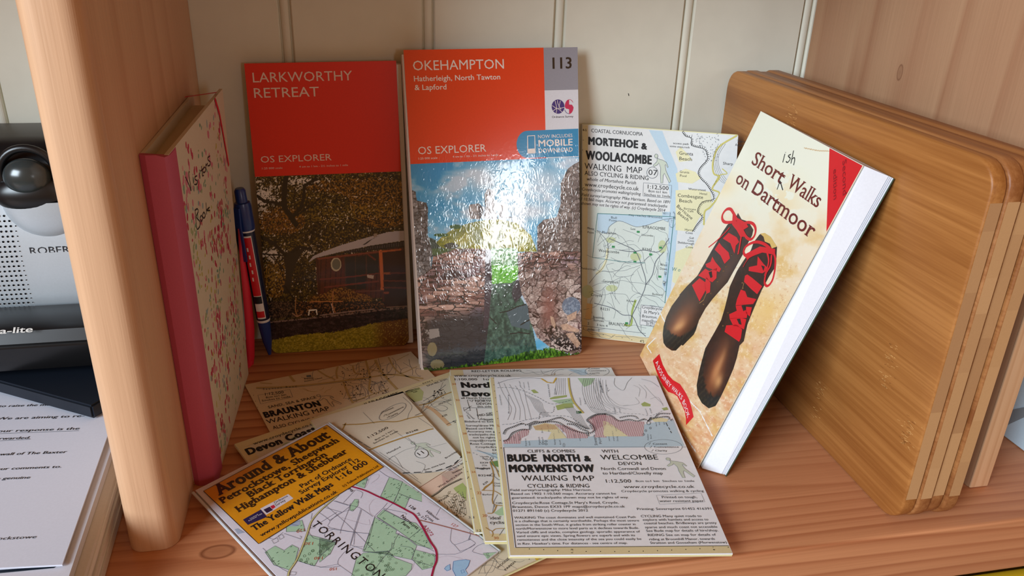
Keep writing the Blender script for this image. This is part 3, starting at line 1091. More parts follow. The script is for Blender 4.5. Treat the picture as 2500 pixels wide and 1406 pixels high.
def extr(prof, x0, x1, mat, parent, name, nx=1, label=None):
    xs = np.linspace(x0, x1, nx + 1); m = len(prof)
    V = [(x, y, z) for x in xs for y, z in prof]; F = []
    for i in range(nx):
        for j in range(m):
            k = (j + 1) % m; F.append((i * m + j, i * m + k, (i + 1) * m + k, (i + 1) * m + j))
    F.append(tuple(range(m))[::-1]); F.append(tuple(nx * m + j for j in range(m)))
    o = mesh_obj(name, V, F, mat, parent, label=label)
    bm = bmesh.new(); bm.from_mesh(o.data); bmesh.ops.recalc_face_normals(bm, faces=bm.faces); bm.to_mesh(o.data); bm.free()
    return sharp(o, 35)


RX0, RX1 = -0.50, -0.275
fp = []
for t in np.linspace(0, 1, 12):
    z = zb + (zt - zb) * t
    fp.append((YF - 0.006 * sin(PI * (0.15 + .8 * t)) + (0.010 * (1 - t / .2) ** 2 if t < .2 else 0), z))
extr(fp + [(-0.03, zt), (-0.03, zb)], RX0, RX1, SILVER, rad, 'front_panel')
extr([(YF - .0055, zt), (YF - .004, zt + .006), (YF, zt + .020), (YF + .012, ztop - .003), (YF + .020, ztop), (-0.028, ztop), (-0.028, zt)], RX0, RX1, BLACKP, rad, 'top_housing')
extr([(YF + .004, 0.048), (YF - .001, zb - .004), (YF + .004, zb - .001), (-0.03, zb - .001), (-0.03, 0.048)], RX0, RX1, BLACKM, rad, 'base_housing')
# round dial in a scooped recess
dc = Vector(at_y((66, 432), YF - 0.004))
bm = bmesh.new(); bmesh.ops.create_uvsphere(bm, u_segments=36, v_segments=18, radius=0.0128)
bmesh.ops.scale(bm, verts=bm.verts, vec=(1.05, .72, .92)); bmesh.ops.translate(bm, verts=bm.verts, vec=dc)
bm_obj('dial', bm, plain((44, 50, 50), rough=.22, spec=.6, name='dial plastic'), rad)
# collar of the recess and the silver dish under it
for (cx_, cy_, cz_, R, r, mat, nm, sq) in ((dc.x, dc.y + .004, dc.z + .001, .0162, .0026, BLACKP, 'dial_collar', 1.0),):
    bm = bmesh.new(); n1, n2 = 40, 10
    vv = [[bm.verts.new((cx_ + (R + r * cos(2 * PI * j / n2)) * cos(2 * PI * i / n1), cy_ + r * sin(2 * PI * j / n2), cz_ + (R + r * cos(2 * PI * j / n2)) * sin(2 * PI * i / n1) * sq)) for j in range(n2)] for i in range(n1)]
    for i in range(n1):
        for j in range(n2):
            bm.faces.new((vv[i][j], vv[(i + 1) % n1][j], vv[(i + 1) % n1][(j + 1) % n2], vv[i][(j + 1) % n2]))
    bmesh.ops.recalc_face_normals(bm, faces=bm.faces)
    bm_obj(nm, bm, mat, rad)
bm = bmesh.new()
bmesh.ops.create_uvsphere(bm, u_segments=36, v_segments=18, radius=0.0245)
bmesh.ops.scale(bm, verts=bm.verts, vec=(1.0, .30, 1.0)); bmesh.ops.translate(bm, verts=bm.verts, vec=(dc.x + .006, YF - .0022, zt - .0005))
bmesh.ops.bisect_plane(bm, geom=list(bm.verts) + list(bm.edges) + list(bm.faces), plane_co=(0, 0, zt), plane_no=(0, 0, 1), clear_outer=True)
bm_obj('dial_dish', bm, SILVER, rad)
bm = bmesh.new()
bmesh.ops.create_uvsphere(bm, u_segments=36, v_segments=18, radius=0.0225)
bmesh.ops.scale(bm, verts=bm.verts, vec=(1.0, .42, .55)); bmesh.ops.translate(bm, verts=bm.verts, vec=(dc.x, YF - .0015, zt + .004))
bm_obj('dial_surround', bm, BLACKP, rad)
rs = Sheet((RX0, YF - .0066, zt), (RX1, YF - .0066, zt), (RX1, YF - .0066, zb), (RX0, YF - .0066, zb))
# perforations, an even raster of small holes
hole = plain((8, 10, 14), rough=.9, spec=.1, name='hole'); rim = plain((236, 242, 246), rough=.3, name='hole rim')
g0 = rs.inv(Q('R2', [(125, 927)]))[0]; g1 = rs.inv(Q('px', [(78, 785)]))[0]
rows = 23
for r in range(rows):
    for c_ in range(9):
        a_ = g0[0] - c_ * 0.00285 + (0.0 if r % 2 == 0 else -0.0003); b_ = g0[1] + (g1[1] - g0[1]) * r / (rows - 1)
        if a_ < 0.002: continue
        big = 1.0 if c_ else .6
        for (dx, dz, rr_, mt, nm, lv) in ((.0001, -.0002, .00082 * big, rim, 'grille_perforations', 1), (0, 0, .00074 * big, hole, 'grille_perforations', 2)):
            pts = [(a_ + dx + rr_ * cos(t), b_ + dz + rr_ * sin(t)) for t in np.linspace(0, 2 * PI, 9)[:-1]]
            P2 = np.array(pts)
            tt = np.clip((P2[:, 1]) / rs.H, 0, 1)
            yy = YF - 0.006 * np.sin(PI * (0.15 + .8 * tt)) + np.where(tt < .2, 0.010 * (1 - tt / .2) ** 2, 0) - 0.00012 * lv
            V = np.stack([RX0 + P2[:, 0], yy, zb + P2[:, 1]], -1)
            add(rad, nm, mt, V, [tuple(range(8))], kind='stuff')
rs2 = Sheet((RX0, YF - .0053, zt), (RX1, YF - .0053, zt), (RX1, YF - .0056, zb), (RX0, YF - .0056, zb))
T(rs2, 'R2', 'ROBERTS', (322, 1320), (900, 1300), 75, plain((30, 32, 36), rough=.4, name='badge lettering'), rad, 'badge_lettering', serif=True, lv=1)

lit = thing('lamp_unit', 'black ribbed plastic unit with slanted silver lettering below the radio', 'torch', (-0.36, -0.12, 0.0))
zl1 = back((100, 790), 1, -0.125)[2]; zl0 = back((100, 900), 1, -0.125)[2]
prof = [(-.125, zl0 + .0), (-.129, zl0 + (zl1 - zl0) * .25), (-.1315, zl0 + (zl1 - zl0) * .58), (-.1300, zl0 + (zl1 - zl0) * .62), (-.1312, zl0 + (zl1 - zl0) * .68), (-.128, zl1 - .003), (-.122, zl1), (-.097, zl1), (-.097, .0445), (-.11, .0445)]
extr(prof, RX0, RX1 + .004, BLACKP, lit, 'housing')
ls = Sheet((RX0, -.1330, zl1), (RX1, -.1330, zl1), (RX1, -.1330, zl0), (RX0, -.1330, zl0))
T(ls, 'R3', 'dura-lite', (-260, 330), (352, 320), 62, plain((206, 204, 198), rough=.5, name='silver lettering'), lit, 'badge_lettering', bold=.03, slant=.35, lv=3, res=3)

box = thing('black_case', 'slim black plastic case lying askew on the printed letter', 'case', (-0.36, -0.1, 0.03))
Zc0, Zc1 = 0.0345, 0.0440
c0 = np.array(at_z((-60, 915), Zc1)); c1 = np.array(at_z((222, 992), Zc1))
dd = (c1 - c0) / np.linalg.norm(c1 - c0)
c1 = c0 + dd * 0.062 if np.linalg.norm(c1 - c0) < .05 else c1
pp = np.array([-dd[1], dd[0], 0])
V = []
for z in (Zc0, Zc1):
    for q in (c0 - dd * .03, c1 - dd * .0, c1 + pp * .065, c0 - dd * .03 + pp * .09): V.append((q[0], q[1], z))
bm = bmesh.new(); vv = [bm.verts.new(v) for v in V]
for f in ((0, 3, 2, 1), (4, 5, 6, 7), (0, 1, 5, 4), (1, 2, 6, 5), (2, 3, 7, 6), (3, 0, 4, 7)): bm.faces.new([vv[i] for i in f])
bmesh.ops.bevel(bm, geom=list(bm.edges), offset=.0012, segments=2, affect='EDGES')
o = bm_obj('case_shell', bm, plain((20, 26, 36), rough=.45, spec=.35, name='blue black plastic'), box); sharp(o)

PAPER = plain((206, 209, 222), rough=.6, name='white paper')
lf = thing('letter_folder', 'white printed letter in a folder, left of the thick bookcase upright', 'letter', (-0.33, -0.24, 0.03))
zP = 0.0335
lt = [at_z((250, 1099), zP), at_z((152, 1378), zP)]
lTR = np.array(lt[0]); lBR = np.array(lt[1]); dr = (lTR - lBR) / np.linalg.norm(lTR - lBR)
lTR = lBR + dr * 0.20
bl_ = np.array(at_z((0, 1386), zP)); dl = (bl_ - lBR) / np.linalg.norm(bl_ - lBR)
lSheet = Sheet(lTR + dl * 0.148, lTR, lBR, lBR + dl * 0.148)
slab(lSheet, -0.0010, 0.0, PAPER, lf, 'letter_page', 4, 4)
o2 = 0.0052
e1 = lBR - dr * .009 + -dl * .004; e2 = lTR - dl * .004
fold = Sheet(e2 + dl * 0.156, e2, e1, e1 + dl * 0.156); 
for c in fold.c: c[2] = 0.0315
slab(fold, -0.0052, 0.0, plain((206, 206, 216), rough=.45, name='folder'), lf, 'folder_back', 4, 4)
slot = Sheet(*[c + np.array([0, 0, .0001]) for c in fold.c])
poly(slot, 'R4', [(-200, 1372), (0, 1362), (380, 1330), (438, 1328), (415, 1345), (0, 1385), (-200, 1394)], plain((26, 36, 48), rough=.4, name='dark slot'), lf, 'dark_slot', 1)
INK = plain((34, 34, 38), rough=.55, name='black ink')
LT = lambda s, a, b, h, **k: T(lSheet, 'R4', s, a, b, h, INK, lf, 'lettering', slant=.22, **k)
LT('We would like to raise the money', (-430, 130), (480, 86), 20, bold=.018)
LT('this is our plan. We are aiming to re-', (-560, 228), (645, 180), 22, bold=.018)
LT('please note that your response is the', (-620, 322), (606, 282), 22, bold=.018)
line(lSheet, 'R4', [(-620, 334), (606, 290)], 3, INK, lf, 'lettering', 3)
LT('only one forwarded.', (-330, 375), (230, 348), 22, bold=.018)
line(lSheet, 'R4', [(-330, 385), (234, 356)], 3, INK, lf, 'lettering', 3)
LT('on the wall of The Baxter', (-210, 490), (508, 460), 22, bold=.018)
LT('Please send your comments to.', (-420, 612), (470, 572), 22, bold=.018)
LT('someone genuine', (-260, 680), (228, 655), 22, bold=.018)
LT('Petrockstowe', (-160, 1140), (275, 1115), 26)

st = thing('booklet_pile', 'pile of white booklets under the letter folder at the left edge', 'booklets', (-0.33, -0.24, 0.0))
gg = thing
for k in range(7):
    z1 = 0.0258 - k * 0.0036
    dxk = 0.0045 + [0, .0006, -.0004, .0008, .0002, .0010, .0004][k]
    a1 = e1 - dl * dxk - dr * .004 * (k % 2); a2 = e2 - dl * dxk
    s_ = Sheet(a2 + dl * .15, a2, a1, a1 + dl * .15)
    for c in s_.c: c[2] = z1
    slab(s_, -0.0034, 0.0, plain([(214, 206, 196), (226, 220, 212), (204, 196, 186)][k % 3], rough=.7, name='booklet paper'), st, 'booklet', 2, 2)

# ------------------------------------------------------------------ right of the bookcase upright, and below the shelf
bb = thing('blue_packet', 'pale blue packet with a grey ring beyond the right upright', 'packet', (0.36, -0.14, 0))
PB = plain((196, 220, 234), rough=.35, name='pale blue card')
bxs = Sheet((0.3110, -0.03, 0.10), (0.3110, -0.262, 0.10), (0.3110, -0.262, 0.0003), (0.3110, -0.03, 0.0003))
o = bm_obj('carton', rbox(0.3112, 0.44, -0.262, -0.03, 0.0003, 0.10, .0015, 2), PB, bb); sharp(o)
GR = plain((140, 150, 156), rough=.5, name='grey ring print'); WHc = plain((232, 236, 240), rough=.4, name='white print')
poly(bxs, 'px', [(2440, 1008), (2476, 999), (2500, 994), (2550, 988), (2560, 1008), (2500, 1019), (2467, 1034), (2440, 1050)], GR, bb, 'ring_print', 2)
yb = thing('yellow_crate', 'yellow storage crate on the lower shelf, its rim just showing under the shelf front', 'crate', (0.25, -0.2, -0.39))
YEL = plain((226, 190, 40), rough=.4, name='yellow plastic')
YC = Sheet((0, 0, 0), (1, 0, 0), (1, 1, 0), (0, 1, 0))
for (x0, x1, y0, y1) in ((0.10, 0.42, -0.302, -0.298), (0.10, 0.42, -0.052, -0.048), (0.10, 0.104, -0.298, -0.052), (0.416, 0.42, -0.298, -0.052)):
    bm_obj('crate_wall', rbox(x0, x1, y0, y1, -0.3895, -0.06), YEL, yb, False)
bm_obj('crate_floor', rbox(0.104, 0.416, -0.298, -0.052, -0.3895, -0.386), YEL, yb, False)
o = bm_obj('rim', rbox(0.096, 0.424, -0.3062, -0.296, -0.062, -0.052, .002, 2), YEL, yb); sharp(o)

# ------------------------------------------------------------------ the dark-covered folded map (leans on the wall, left)
WHITEP = plain((232, 230, 228), rough=.6, name='map paper')


def folded_block(sh, n, th, parent, name='map_fold', ins=(.0015, .0015, .001, .002), col=(226, 222, 214)):
    """the concertina of folded paper behind a cover"""
    rnd = random.Random(n)
    m = plain(col, rough=.75, name='folded map paper')
    t = th / n
    for k in range(n):
        i4 = tuple(x + rnd.uniform(0, .0009) for x in ins)
        slab(sh, -th + t * (n - 1 - k) + t * .08 - .0006, -th + t * (n - k) - .0006, m, parent, name, 2, 3, ins=i4)


LTL, LTR = back((596, 155), 1, -0.0105), back((967, 148), 1, -0.0095)
LBL = back((664, 863), 2, 0.0006); LBR_ = np.array([-0.0935, -0.0300, 0.0006])
lk = Sheet(LTL, LTR, LBR_, LBL)
kt = thing('folded_map', 'red-topped folded map with an autumn photo of a timber cabin on its cover', 'map', (LBL[0] + .055, -0.02, 0.0))
LKG = 2.6
gm = lambda c, g=1.0, cr=0, **k: plain(c, rough=.22, spec=.4, g=g, coat=.3 if not cr else .9, crinkle=cr, name='cover print', **k)
slab(lk, -0.0006, 0.0, plain((60, 48, 34), rough=.35, name='cover card'), kt, 'front_cover', 8, 8, round_r=.006)
folded_block(lk, 5, 0.0065, kt, ins=(.0015, -.0042, .001, .002))
REDL = plain((232, 44, 18), rough=.35, spec=.4, name='red cover print')


def rect_local(sh, a0, b0, a1, b1, mat, parent, name, lv=1, r=None, **kw):
    fill_local(sh, np.array([[a0, b0], [a1, b0], [a1, b1], [a0, b1]]), mat, parent, name, lv, **kw)


bsplit = float(lk.inv(Q('px', [(800, 425)]))[0, 1])
W, H = lk.W, lk.H
rc = [(0, bsplit), (W, bsplit)] + [(W, H), (0, H)]
fill_local(lk, np.array(rc), REDL, kt, 'title_panel', 1)


def paint_lark(X, Y):
    x = (X - 600) * 3.516; y = (Y - 500) * 3.516
    d = fbm(x / 9, y / 9, 3, 1); d2 = fbm(x / 24 + 7, y / 20, 3, 2); big = fbm(x / 150, y / 120, 3, 3)
    c = mixc((16, 12, 7), (98, 82, 26), (d - .36) * 2.6 * (0.5 + big))
    och = blob(x, y, 300, 140, 190, 110) + blob(x, y, 1180, -10, 260, 190) + .8 * blob(x, y, 250, 640, 110, 160) + .5 * blob(x, y, 760, -160, 380, 70)
    c = np.where(((och * (d > .42))[:, None] > .3), mixc((44, 28, 8), (116, 84, 26), (d - .4) * 4.2), c)
    red = blob(x, y, 280, 150, 170, 90) * (d2 > .5)
    c = mixc(c, (110, 66, 26), red * .5)
    yel = blob(x, y, 245, 620, 90, 150) + blob(x, y, 1000, 60, 330, 60)
    c = mixc(c, (112, 94, 28), yel * (d > .48) * .7)
    # sky specks, thick at the left
    skyw = blob(x, y, 120, -60, 170, 120) + blob(x, y, 230, 430, 110, 70) + .9 * blob(x, y, 500, -205, 200, 45) + .7 * blob(x, y, 560, 400, 90, 40) + .14 * blob(x, y, 900, 130, 460, 150)
    c = put(c, (d2 * .55 + d * .6 + skyw * .28) > .80, (168, 164, 156))
    c = put(c, (skyw > .75) & (d > .47), (176, 172, 168))
    # trunk and limbs
    tr = [(320, 420), (420, 385), (520, 372), (470, 430), (425, 520), (395, 620), (380, 760), (320, 760), (345, 600), (335, 500)]
    c = put(c, inside(x, y, tr), (30, 26, 20))
    for pts, wd in (([(340, 430), (240, 330), (150, 280)], 16), ([(330, 470), (300, 430), (230, 430), (150, 420)], 8), ([(400, 400), (470, 360), (560, 380)], 14),
                    ([(430, 170), (380, 90), (330, 20), (330, -90), (345, -230)], 24), ([(380, 90), (300, -10), (160, -30), (100, -75)], 15), ([(400, 110), (470, 30), (500, -60), (500, -160), (600, -220)], 16),
                    ([(440, 90), (560, 10), (640, -60)], 8), ([(150, 300), (110, 250)], 10), ([(230, 430), (290, 520), (330, 560)], 7), ([(330, 690), (400, 790), (430, 950)], 7), ([(250, 480), (200, 430)], 5)):
        dd_ = dseg(x, y, pts)
        c = put(c, dd_ + (d - .5) * 14 < wd, (22, 18, 14))
    # cabin
    wl = [(600, 458), (1140, 392), (1440, 345), (1450, 870), (1190, 880), (1180, 800), (620, 800)]
    pl = (np.sin((x + y * .05) / 7.0) > .75)
    cw = mixc((58, 26, 18), (74, 36, 24), d2)
    c = np.where(inside(x, y, wl)[:, None], np.where(pl[:, None], cw * .72, cw), c)
    c = put(c, inside(x, y, [(1180, 410), (1450, 380), (1450, 870), (1190, 870)]), (38, 16, 10))
    for q in ([(850, 450), (940, 440), (945, 720), (855, 735)], [(1035, 430), (1140, 415), (1140, 600), (1040, 610)], [(940, 445), (1030, 432), (1030, 720), (948, 730)]):
        c = put(c, inside(x, y, q), (30, 27, 25))
    for pts, wd in (([(940, 440), (945, 720)], 4), ([(1035, 430), (1045, 730)], 4), ([(850, 445), (860, 730)], 4)):
        c = put(c, dseg(x, y, pts) < wd, (52, 38, 30))
    c = put(c, (((x - 775) / 46) ** 2 + ((y - 512) / 58) ** 2) < 1, (150, 146, 126)); c = put(c, (((x - 777) / 36) ** 2 + ((y - 510) / 47) ** 2) < 1, (84, 86, 76))
    c = put(c, inside(x, y, [(540, 488), (580, 440), (640, 412), (820, 345), (1060, 275), (1230, 232), (1460, 212), (1460, 290), (1060, 352), (820, 402), (600, 456), (545, 492)]), (142, 140, 148))
    c = put(c, inside(x, y, [(1100, 285), (1150, 262), (1085, 296), (1030, 340), (1000, 345), (1060, 305)]), (44, 44, 50))
    c = put(c, inside(x, y, [(1095, 250), (1125, 245), (1130, 270), (1100, 280)]), (120, 110, 100))
    c = put(c, inside(x, y, [(740, 432), (1060, 358), (1460, 292), (1460, 355), (1060, 392), (760, 428)]), (24, 22, 24))
    c = put(c, inside(x, y, [(860, 400), (1060, 362), (1460, 300), (1460, 340), (1060, 382), (860, 410)]) & (np.sin(x / 3.2) > .3), (58, 54, 56))
    c = put(c, inside(x, y, [(545, 492), (600, 458), (1140, 396), (1330, 382), (1330, 392), (1150, 408), (620, 472), (555, 490)]) & (x > 610), (98, 50, 36))
    for pts, wd, col in (([(1158, 400), (1172, 725)], 14, (158, 84, 44)), ([(1160, 402), (1330, 384)], 7, (140, 72, 36)), ([(640, 640), (900, 618), (1145, 588)], 6, (88, 38, 28)), ([(680, 708), (1140, 655)], 7, (92, 42, 32)),
                         ([(1185, 588), (1240, 588)], 9, (120, 66, 36)), ([(1240, 588), (1460, 580)], 6, (78, 34, 22)), ([(1185, 652), (1460, 655)], 6, (84, 38, 24)), ([(1185, 710), (1460, 715)], 7, (74, 34, 22)), ([(1185, 755), (1220, 755)], 9, (110, 54, 30)),
                         ([(950, 745), (1170, 735)], 7, (84, 50, 40)), ([(615, 470), (632, 790)], 7, (50, 22, 16)), ([(1050, 425), (1110, 470)], 7, (84, 40, 30)), ([(1175, 740), (1185, 880)], 7, (60, 26, 18))):
        c = put(c, dseg(x, y, pts) < wd, col)
    c = put(c, inside(x, y, [(1040, 600), (1100, 605), (1095, 635), (1045, 625)]), (150, 140, 136))
    # shrubs, garden, wall
    gb = blob(x, y, 820, 770, 110, 60) + blob(x, y, 990, 810, 90, 40) + blob(x, y, 700, 810, 150, 40)
    c = put(c, (gb > .35) & (d > .52), (116, 84, 34)); c = put(c, (gb > .25) & (d <= .44), (52, 32, 12))
    gz = (y > 830) & (y < 985 - x * .06) & (y > 800 + (x > 900) * 10) & (x < 1190)
    c = np.where(gz[:, None], mixc((22, 16, 14), (112, 76, 44), (d - .47) * 4), c)
    gl = (x > 190) & (x < 420) & (y > 820) & (y < 1000)
    c = np.where((gl & (d > .45))[:, None], c * .5 + np.array((60, 56, 52)) * .5, c)
    for pts, wd, col in (([(545, 905), (605, 900), (612, 940)], 5, (206, 190, 178)), ([(545, 905), (540, 945)], 5, (206, 190, 178)), ([(555, 832), (830, 828)], 4, (150, 100, 56)), ([(750, 740), (745, 860), (770, 930)], 4, (140, 96, 60)),
                         ([(735, 850), (755, 930)], 3, (170, 150, 140)), ([(430, 800), (425, 900), (445, 960)], 4, (130, 96, 60)), ([(400, 930), (440, 960), (480, 940)], 4, (130, 100, 80)), ([(640, 948), (900, 915), (1100, 895)], 5, (112, 96, 92)), ([(1210, 878), (1450, 865)], 4, (110, 90, 80))):
        c = put(c, dseg(x, y, pts) < wd, col)
    top = np.interp(x, [100, 215, 600, 900, 1200, 1460], [1030, 1000, 962, 928, 890, 868]); gr = np.interp(x, [100, 240, 460, 760, 1000, 1100, 1460], [1190, 1160, 1112, 1092, 1042, 1015, 968]) + (d - .5) * 26
    cid, ed = voro(x / 34, y / 18, 4)
    wallc = mixc((24, 16, 18), (56, 44, 46), cid * .8 + (d - .5)); wallc = np.where((ed < .1)[:, None], wallc * .6, wallc)
    m = (y > top) & (y <= gr)
    c = np.where(m[:, None], wallc, c)
    c = put(c, m & (y < top + 14) & (d > .42), (100, 84, 78))
    g = mixc((92, 86, 18), (134, 124, 36), (fbm(x / 14, y / 8, 3, 9) - .35) * 2.4)
    g = mixc(g, (86, 56, 18), (x - 1080) / 110.0 * .9)
    g = np.where((d > .66)[:, None], mixc(g, (170, 156, 70), .5), g)
    c = np.where((y > gr)[:, None], g, c)
    return c


CV_L = canvas_mat(rough=.25, spec=.4, coat=.2, name='printed photo')
canvas(lk, 0.0, W, 0.0, bsplit, 330, 380, paint_lark, CV_L, kt, 'cover_photo', 1, gain=1.9, round_r=.006)
PWH = plain((238, 214, 204), rough=.4, name='pale print')
TL_ = lambda s, a, b, h, **k: T(lk, 'L1', s, a, b, h, PWH, kt, **k)
TL_('LARKWORTHY', (163, 228), (845, 214), 66, bold=-.012)
TL_('RETREAT', (172, 334), (617, 324), 66, bold=-.012)
TL_('OS EXPLORER', (217, 780), (703, 762), 44)
TL_('1:25 000 scale', (225, 825), (365, 821), 13)
TL_('4 cm to 1 km - 2½ inches to 1 mile', (480, 812), (815, 803), 13)

# ------------------------------------------------------------------ the glossy numbered folded map (front centre)
OTL, OTR = back((985, 122), 1, -0.0155), back((1410, 115), 1, -0.0140)
OBL, OBR = back((1033, 908), 2, 0.0006), back((1420, 864), 2, 0.0006)
ok = Sheet(OTL, OTR, OBR, OBL)
om = thing('folded_map', 'glossy orange folded map numbered 113 with a photo of ruined castle walls', 'map', ((OBL[0] + OBR[0]) / 2, -0.06, 0.0))
slab(ok, -0.0006, 0.0, plain((232, 228, 226), rough=.4, name='cover card edge'), om, 'front_cover', 10, 10, round_r=.0045)
folded_block(ok, 7, 0.0105, om, ins=(-.0016, .0030, .001, .003), col=(224, 214, 206))
GK = dict(rough=.20, coat=1.0, crinkle=1)
ORG = plain((238, 62, 20), name='orange laminate', **GK); GRYL = plain((150, 150, 160), name='grey laminate', **GK); WLM = plain((226, 226, 232), name='white laminate', **GK)
CYN = plain((0, 140, 190), name='cyan laminate', **GK); OWH = plain((250, 232, 222), name='white print', **GK); OBK = plain((14, 14, 16), name='black print', **GK)
W2, H2 = ok.W, ok.H
bS = ok.inv(Q('O1', [(110, 1078), (1200, 1005)]))[:, 1].mean()
aS = ok.inv(Q('O1', [(1222, 92), (1243, 780)]))[:, 0].mean()
bG = ok.inv(Q('O1', [(1240, 450), (1510, 440)]))[:, 1].mean()
NX = 10


def lam_rect(a0, a1, b0, b1, mat, name, nx=NX, ny=12, lv=1, corner=False):
    A, B = np.meshgrid(np.linspace(a0, a1, nx + 1), np.linspace(b0, b1, ny + 1))
    if corner: A, B = rounded(A, B, W2, H2, .0045)
    V = ok.loc(np.stack([A.ravel(), B.ravel()], -1), lv * HL)
    F = [(j * (nx + 1) + i, j * (nx + 1) + i + 1, (j + 1) * (nx + 1) + i + 1, (j + 1) * (nx + 1) + i) for j in range(ny) for i in range(nx)]
    add(om, name, mat, V, F, smooth=True)


lam_rect(0, aS, bS, H2, ORG, 'title_panel', corner=True)
lam_rect(aS, W2, bG, H2, GRYL, 'number_panel', corner=True)
lam_rect(aS, W2, bS, bG, WLM, 'logo_panel')


def paint_oke(X, Y):
    x = (X - 980) * 3.196; y = (Y - 480) * 3.196
    d = fbm(x / 10, y / 10, 3, 11); d2 = fbm(x / 40, y / 26, 4, 12); cl = fbm(x / 230 + 3, y / 130 + 1, 4, 13)
    yy = np.clip((y + 270) / 560, 0, 1)
    c = mixc((22, 132, 186), (104, 178, 214), yy * .8)
    c = mixc(c, (178, 198, 214), (cl - .44) * 5)
    c = mixc(c, (188, 204, 216), blob(x, y, 620, -150, 150, 130) + blob(x, y, 1130, -120, 260, 150) * .9 + blob(x, y, 980, 120, 260, 80))
    c = mixc(c, (30, 140, 196), .7 * blob(x, y, 200, 60, 170, 120) + .8 * blob(x, y, 220, -190, 130, 60))
    # far trees, mound
    c = put(c, inside(x, y, [(200, 470), (200, 310), (250, 330), (300, 360), (360, 370), (430, 400), (430, 470)]), (46, 70, 62))
    hill = [(270, 360), (330, 300), (400, 255), (470, 225), (530, 205), (640, 185), (760, 175), (900, 205), (1010, 300), (1060, 430), (430, 430), (300, 390)]
    hc = mixc((112, 124, 36), (172, 168, 62), (fbm(x / 60, y / 30, 4, 15) - .3) * 2.2); hc = np.where((d > .62)[:, None], hc * .8, hc)
    c = np.where(inside(x, y, hill)[:, None], hc, c)
    c = put(c, (blob(x, y, 425, 235, 55, 18) > .4) | (blob(x, y, 310, 300, 60, 14) > .4), (44, 92, 40))
    c = put(c, blob(x, y, 390, 385, 60, 26) > .4, (56, 62, 50)); c = put(c, blob(x, y, 300, 430, 130, 30) > .45, (66, 96, 50))
    # towers on the mound
    tw = mixc((92, 84, 82), (168, 158, 152), (d2 - .3) * 2)
    for q in ([(526, 64), (600, 52), (640, 90), (640, 130), (612, 180), (570, 172), (535, 178)], [(648, -20), (668, -60), (706, -58), (728, -10), (725, 90), (752, 170), (640, 175), (655, 90)], [(762, 90), (772, 66), (795, 62), (818, 88), (822, 150), (880, 168), (760, 165)]):
        c = np.where(inside(x, y, q)[:, None], tw, c)
    c = put(c, inside(x, y, [(608, 54), (640, 90), (640, 130), (612, 180), (604, 140)]), (62, 58, 62))
    # left gate pillar and right pillar
    cid, ed = voro(x / 46, y / 30, 21)
    st = mixc((60, 62, 66), (150, 150, 152), cid * .7 + (d - .4)); st = np.where((ed < .12)[:, None], st * .5, st)
    c = np.where(inside(x, y, [(60, -60), (110, -40), (120, 30), (195, 48), (208, 90), (205, 300), (240, 430), (232, 560), (150, 640), (60, 640)])[:, None], st, c)
    stR = mixc((76, 66, 64), (164, 152, 146), cid * .6 + (d - .35)); stR = np.where((ed < .10)[:, None], stR * .55, stR)
    c = np.where(inside(x, y, [(1440, -300), (1350, -255), (1300, -220), (1245, -110), (1242, 60), (1210, 160), (1110, 180), (1060, 230), (1060, 440), (1440, 460)])[:, None], stR, c)
    # stone walls: flat courses
    cid, ed = voro(x / 105 + fbm(x / 90, y / 60, 2, 5) * .7, y / 34 + fbm(x / 120, y / 80, 2, 6) * .8, 31)
    cou = fbm(x / 120, y / 12, 3, 33)
    col = mixc((104, 70, 66), (196, 164, 150), cid * .75 + (cou - .45) * 1.2); col = mixc(col, (120, 104, 116), (fbm(x / 150, y / 100, 3, 8) - .55) * 4)
    col = np.where(((ed < .09) | (cou < .33))[:, None], (44, 32, 30), col)
    WLp = [(110, 650), (232, 560), (245, 470), (330, 440), (430, 405), (560, 405), (690, 408), (708, 640), (700, 830), (690, 1400), (90, 1400)]
    m = inside(x, y, WLp)
    low = np.clip((y - (930 - .12 * x)) / 90, 0, 1) * np.clip((x - 120) / 120, 0, 1)
    colL = mixc(col, (30, 40, 48), low * .86)
    c = np.where(m[:, None], colL, c)
    c = put(c, inside(x, y, [(655, 420), (708, 410), (712, 700), (690, 1000), (640, 1040), (650, 700)]), (58, 52, 62))
    c = put(c, inside(x, y, [(300, 620), (380, 570), (460, 580), (470, 620), (380, 650), (300, 650)]), (58, 42, 46))
    c = put(c, inside(x, y, [(180, 1040), (290, 1030), (300, 1090), (230, 1110), (195, 1090)]), (140, 136, 132))
    for px_, py_, a_, b_ in ((240, 1190, 42, 60), (280, 1310, 60, 44)):
        c = put(c, blob(x, y, px_, py_, a_, b_) > .45, (126, 118, 86))
    c = put(c, blob(x, y, 170, 1060, 50, 120) * (d < .5) > .4, (28, 26, 28))
    # gap: hedge, lawn, stones, path
    gap = inside(x, y, [(700, 400), (905, 400), (915, 600), (880, 700), (1000, 900), (1060, 1210), (640, 1330), (680, 1000), (705, 700)])
    gcol = mixc((34, 64, 58), (88, 124, 108), (fbm(x / 18, y / 24, 4, 41) - .3) * 2); c = np.where(gap[:, None], gcol, c)
    c = np.where(inside(x, y, [(700, 400), (905, 400), (905, 560), (700, 560)])[:, None], mixc((34, 120, 30), (196, 224, 200), (d - .36) * 3.5), c)
    c = np.where(inside(x, y, [(706, 535), (912, 540), (905, 640), (860, 672), (706, 680)])[:, None], mixc((72, 164, 34), (132, 214, 84), (d - .3) * 2), c)
    c = put(c, inside(x, y, [(870, 700), (900, 650), (940, 660), (950, 760), (890, 830), (862, 770)]), (56, 58, 66))
    c = put(c, inside(x, y, [(890, 860), (985, 840), (1005, 950), (1000, 1040), (860, 1010), (820, 900)]), (74, 96, 104))
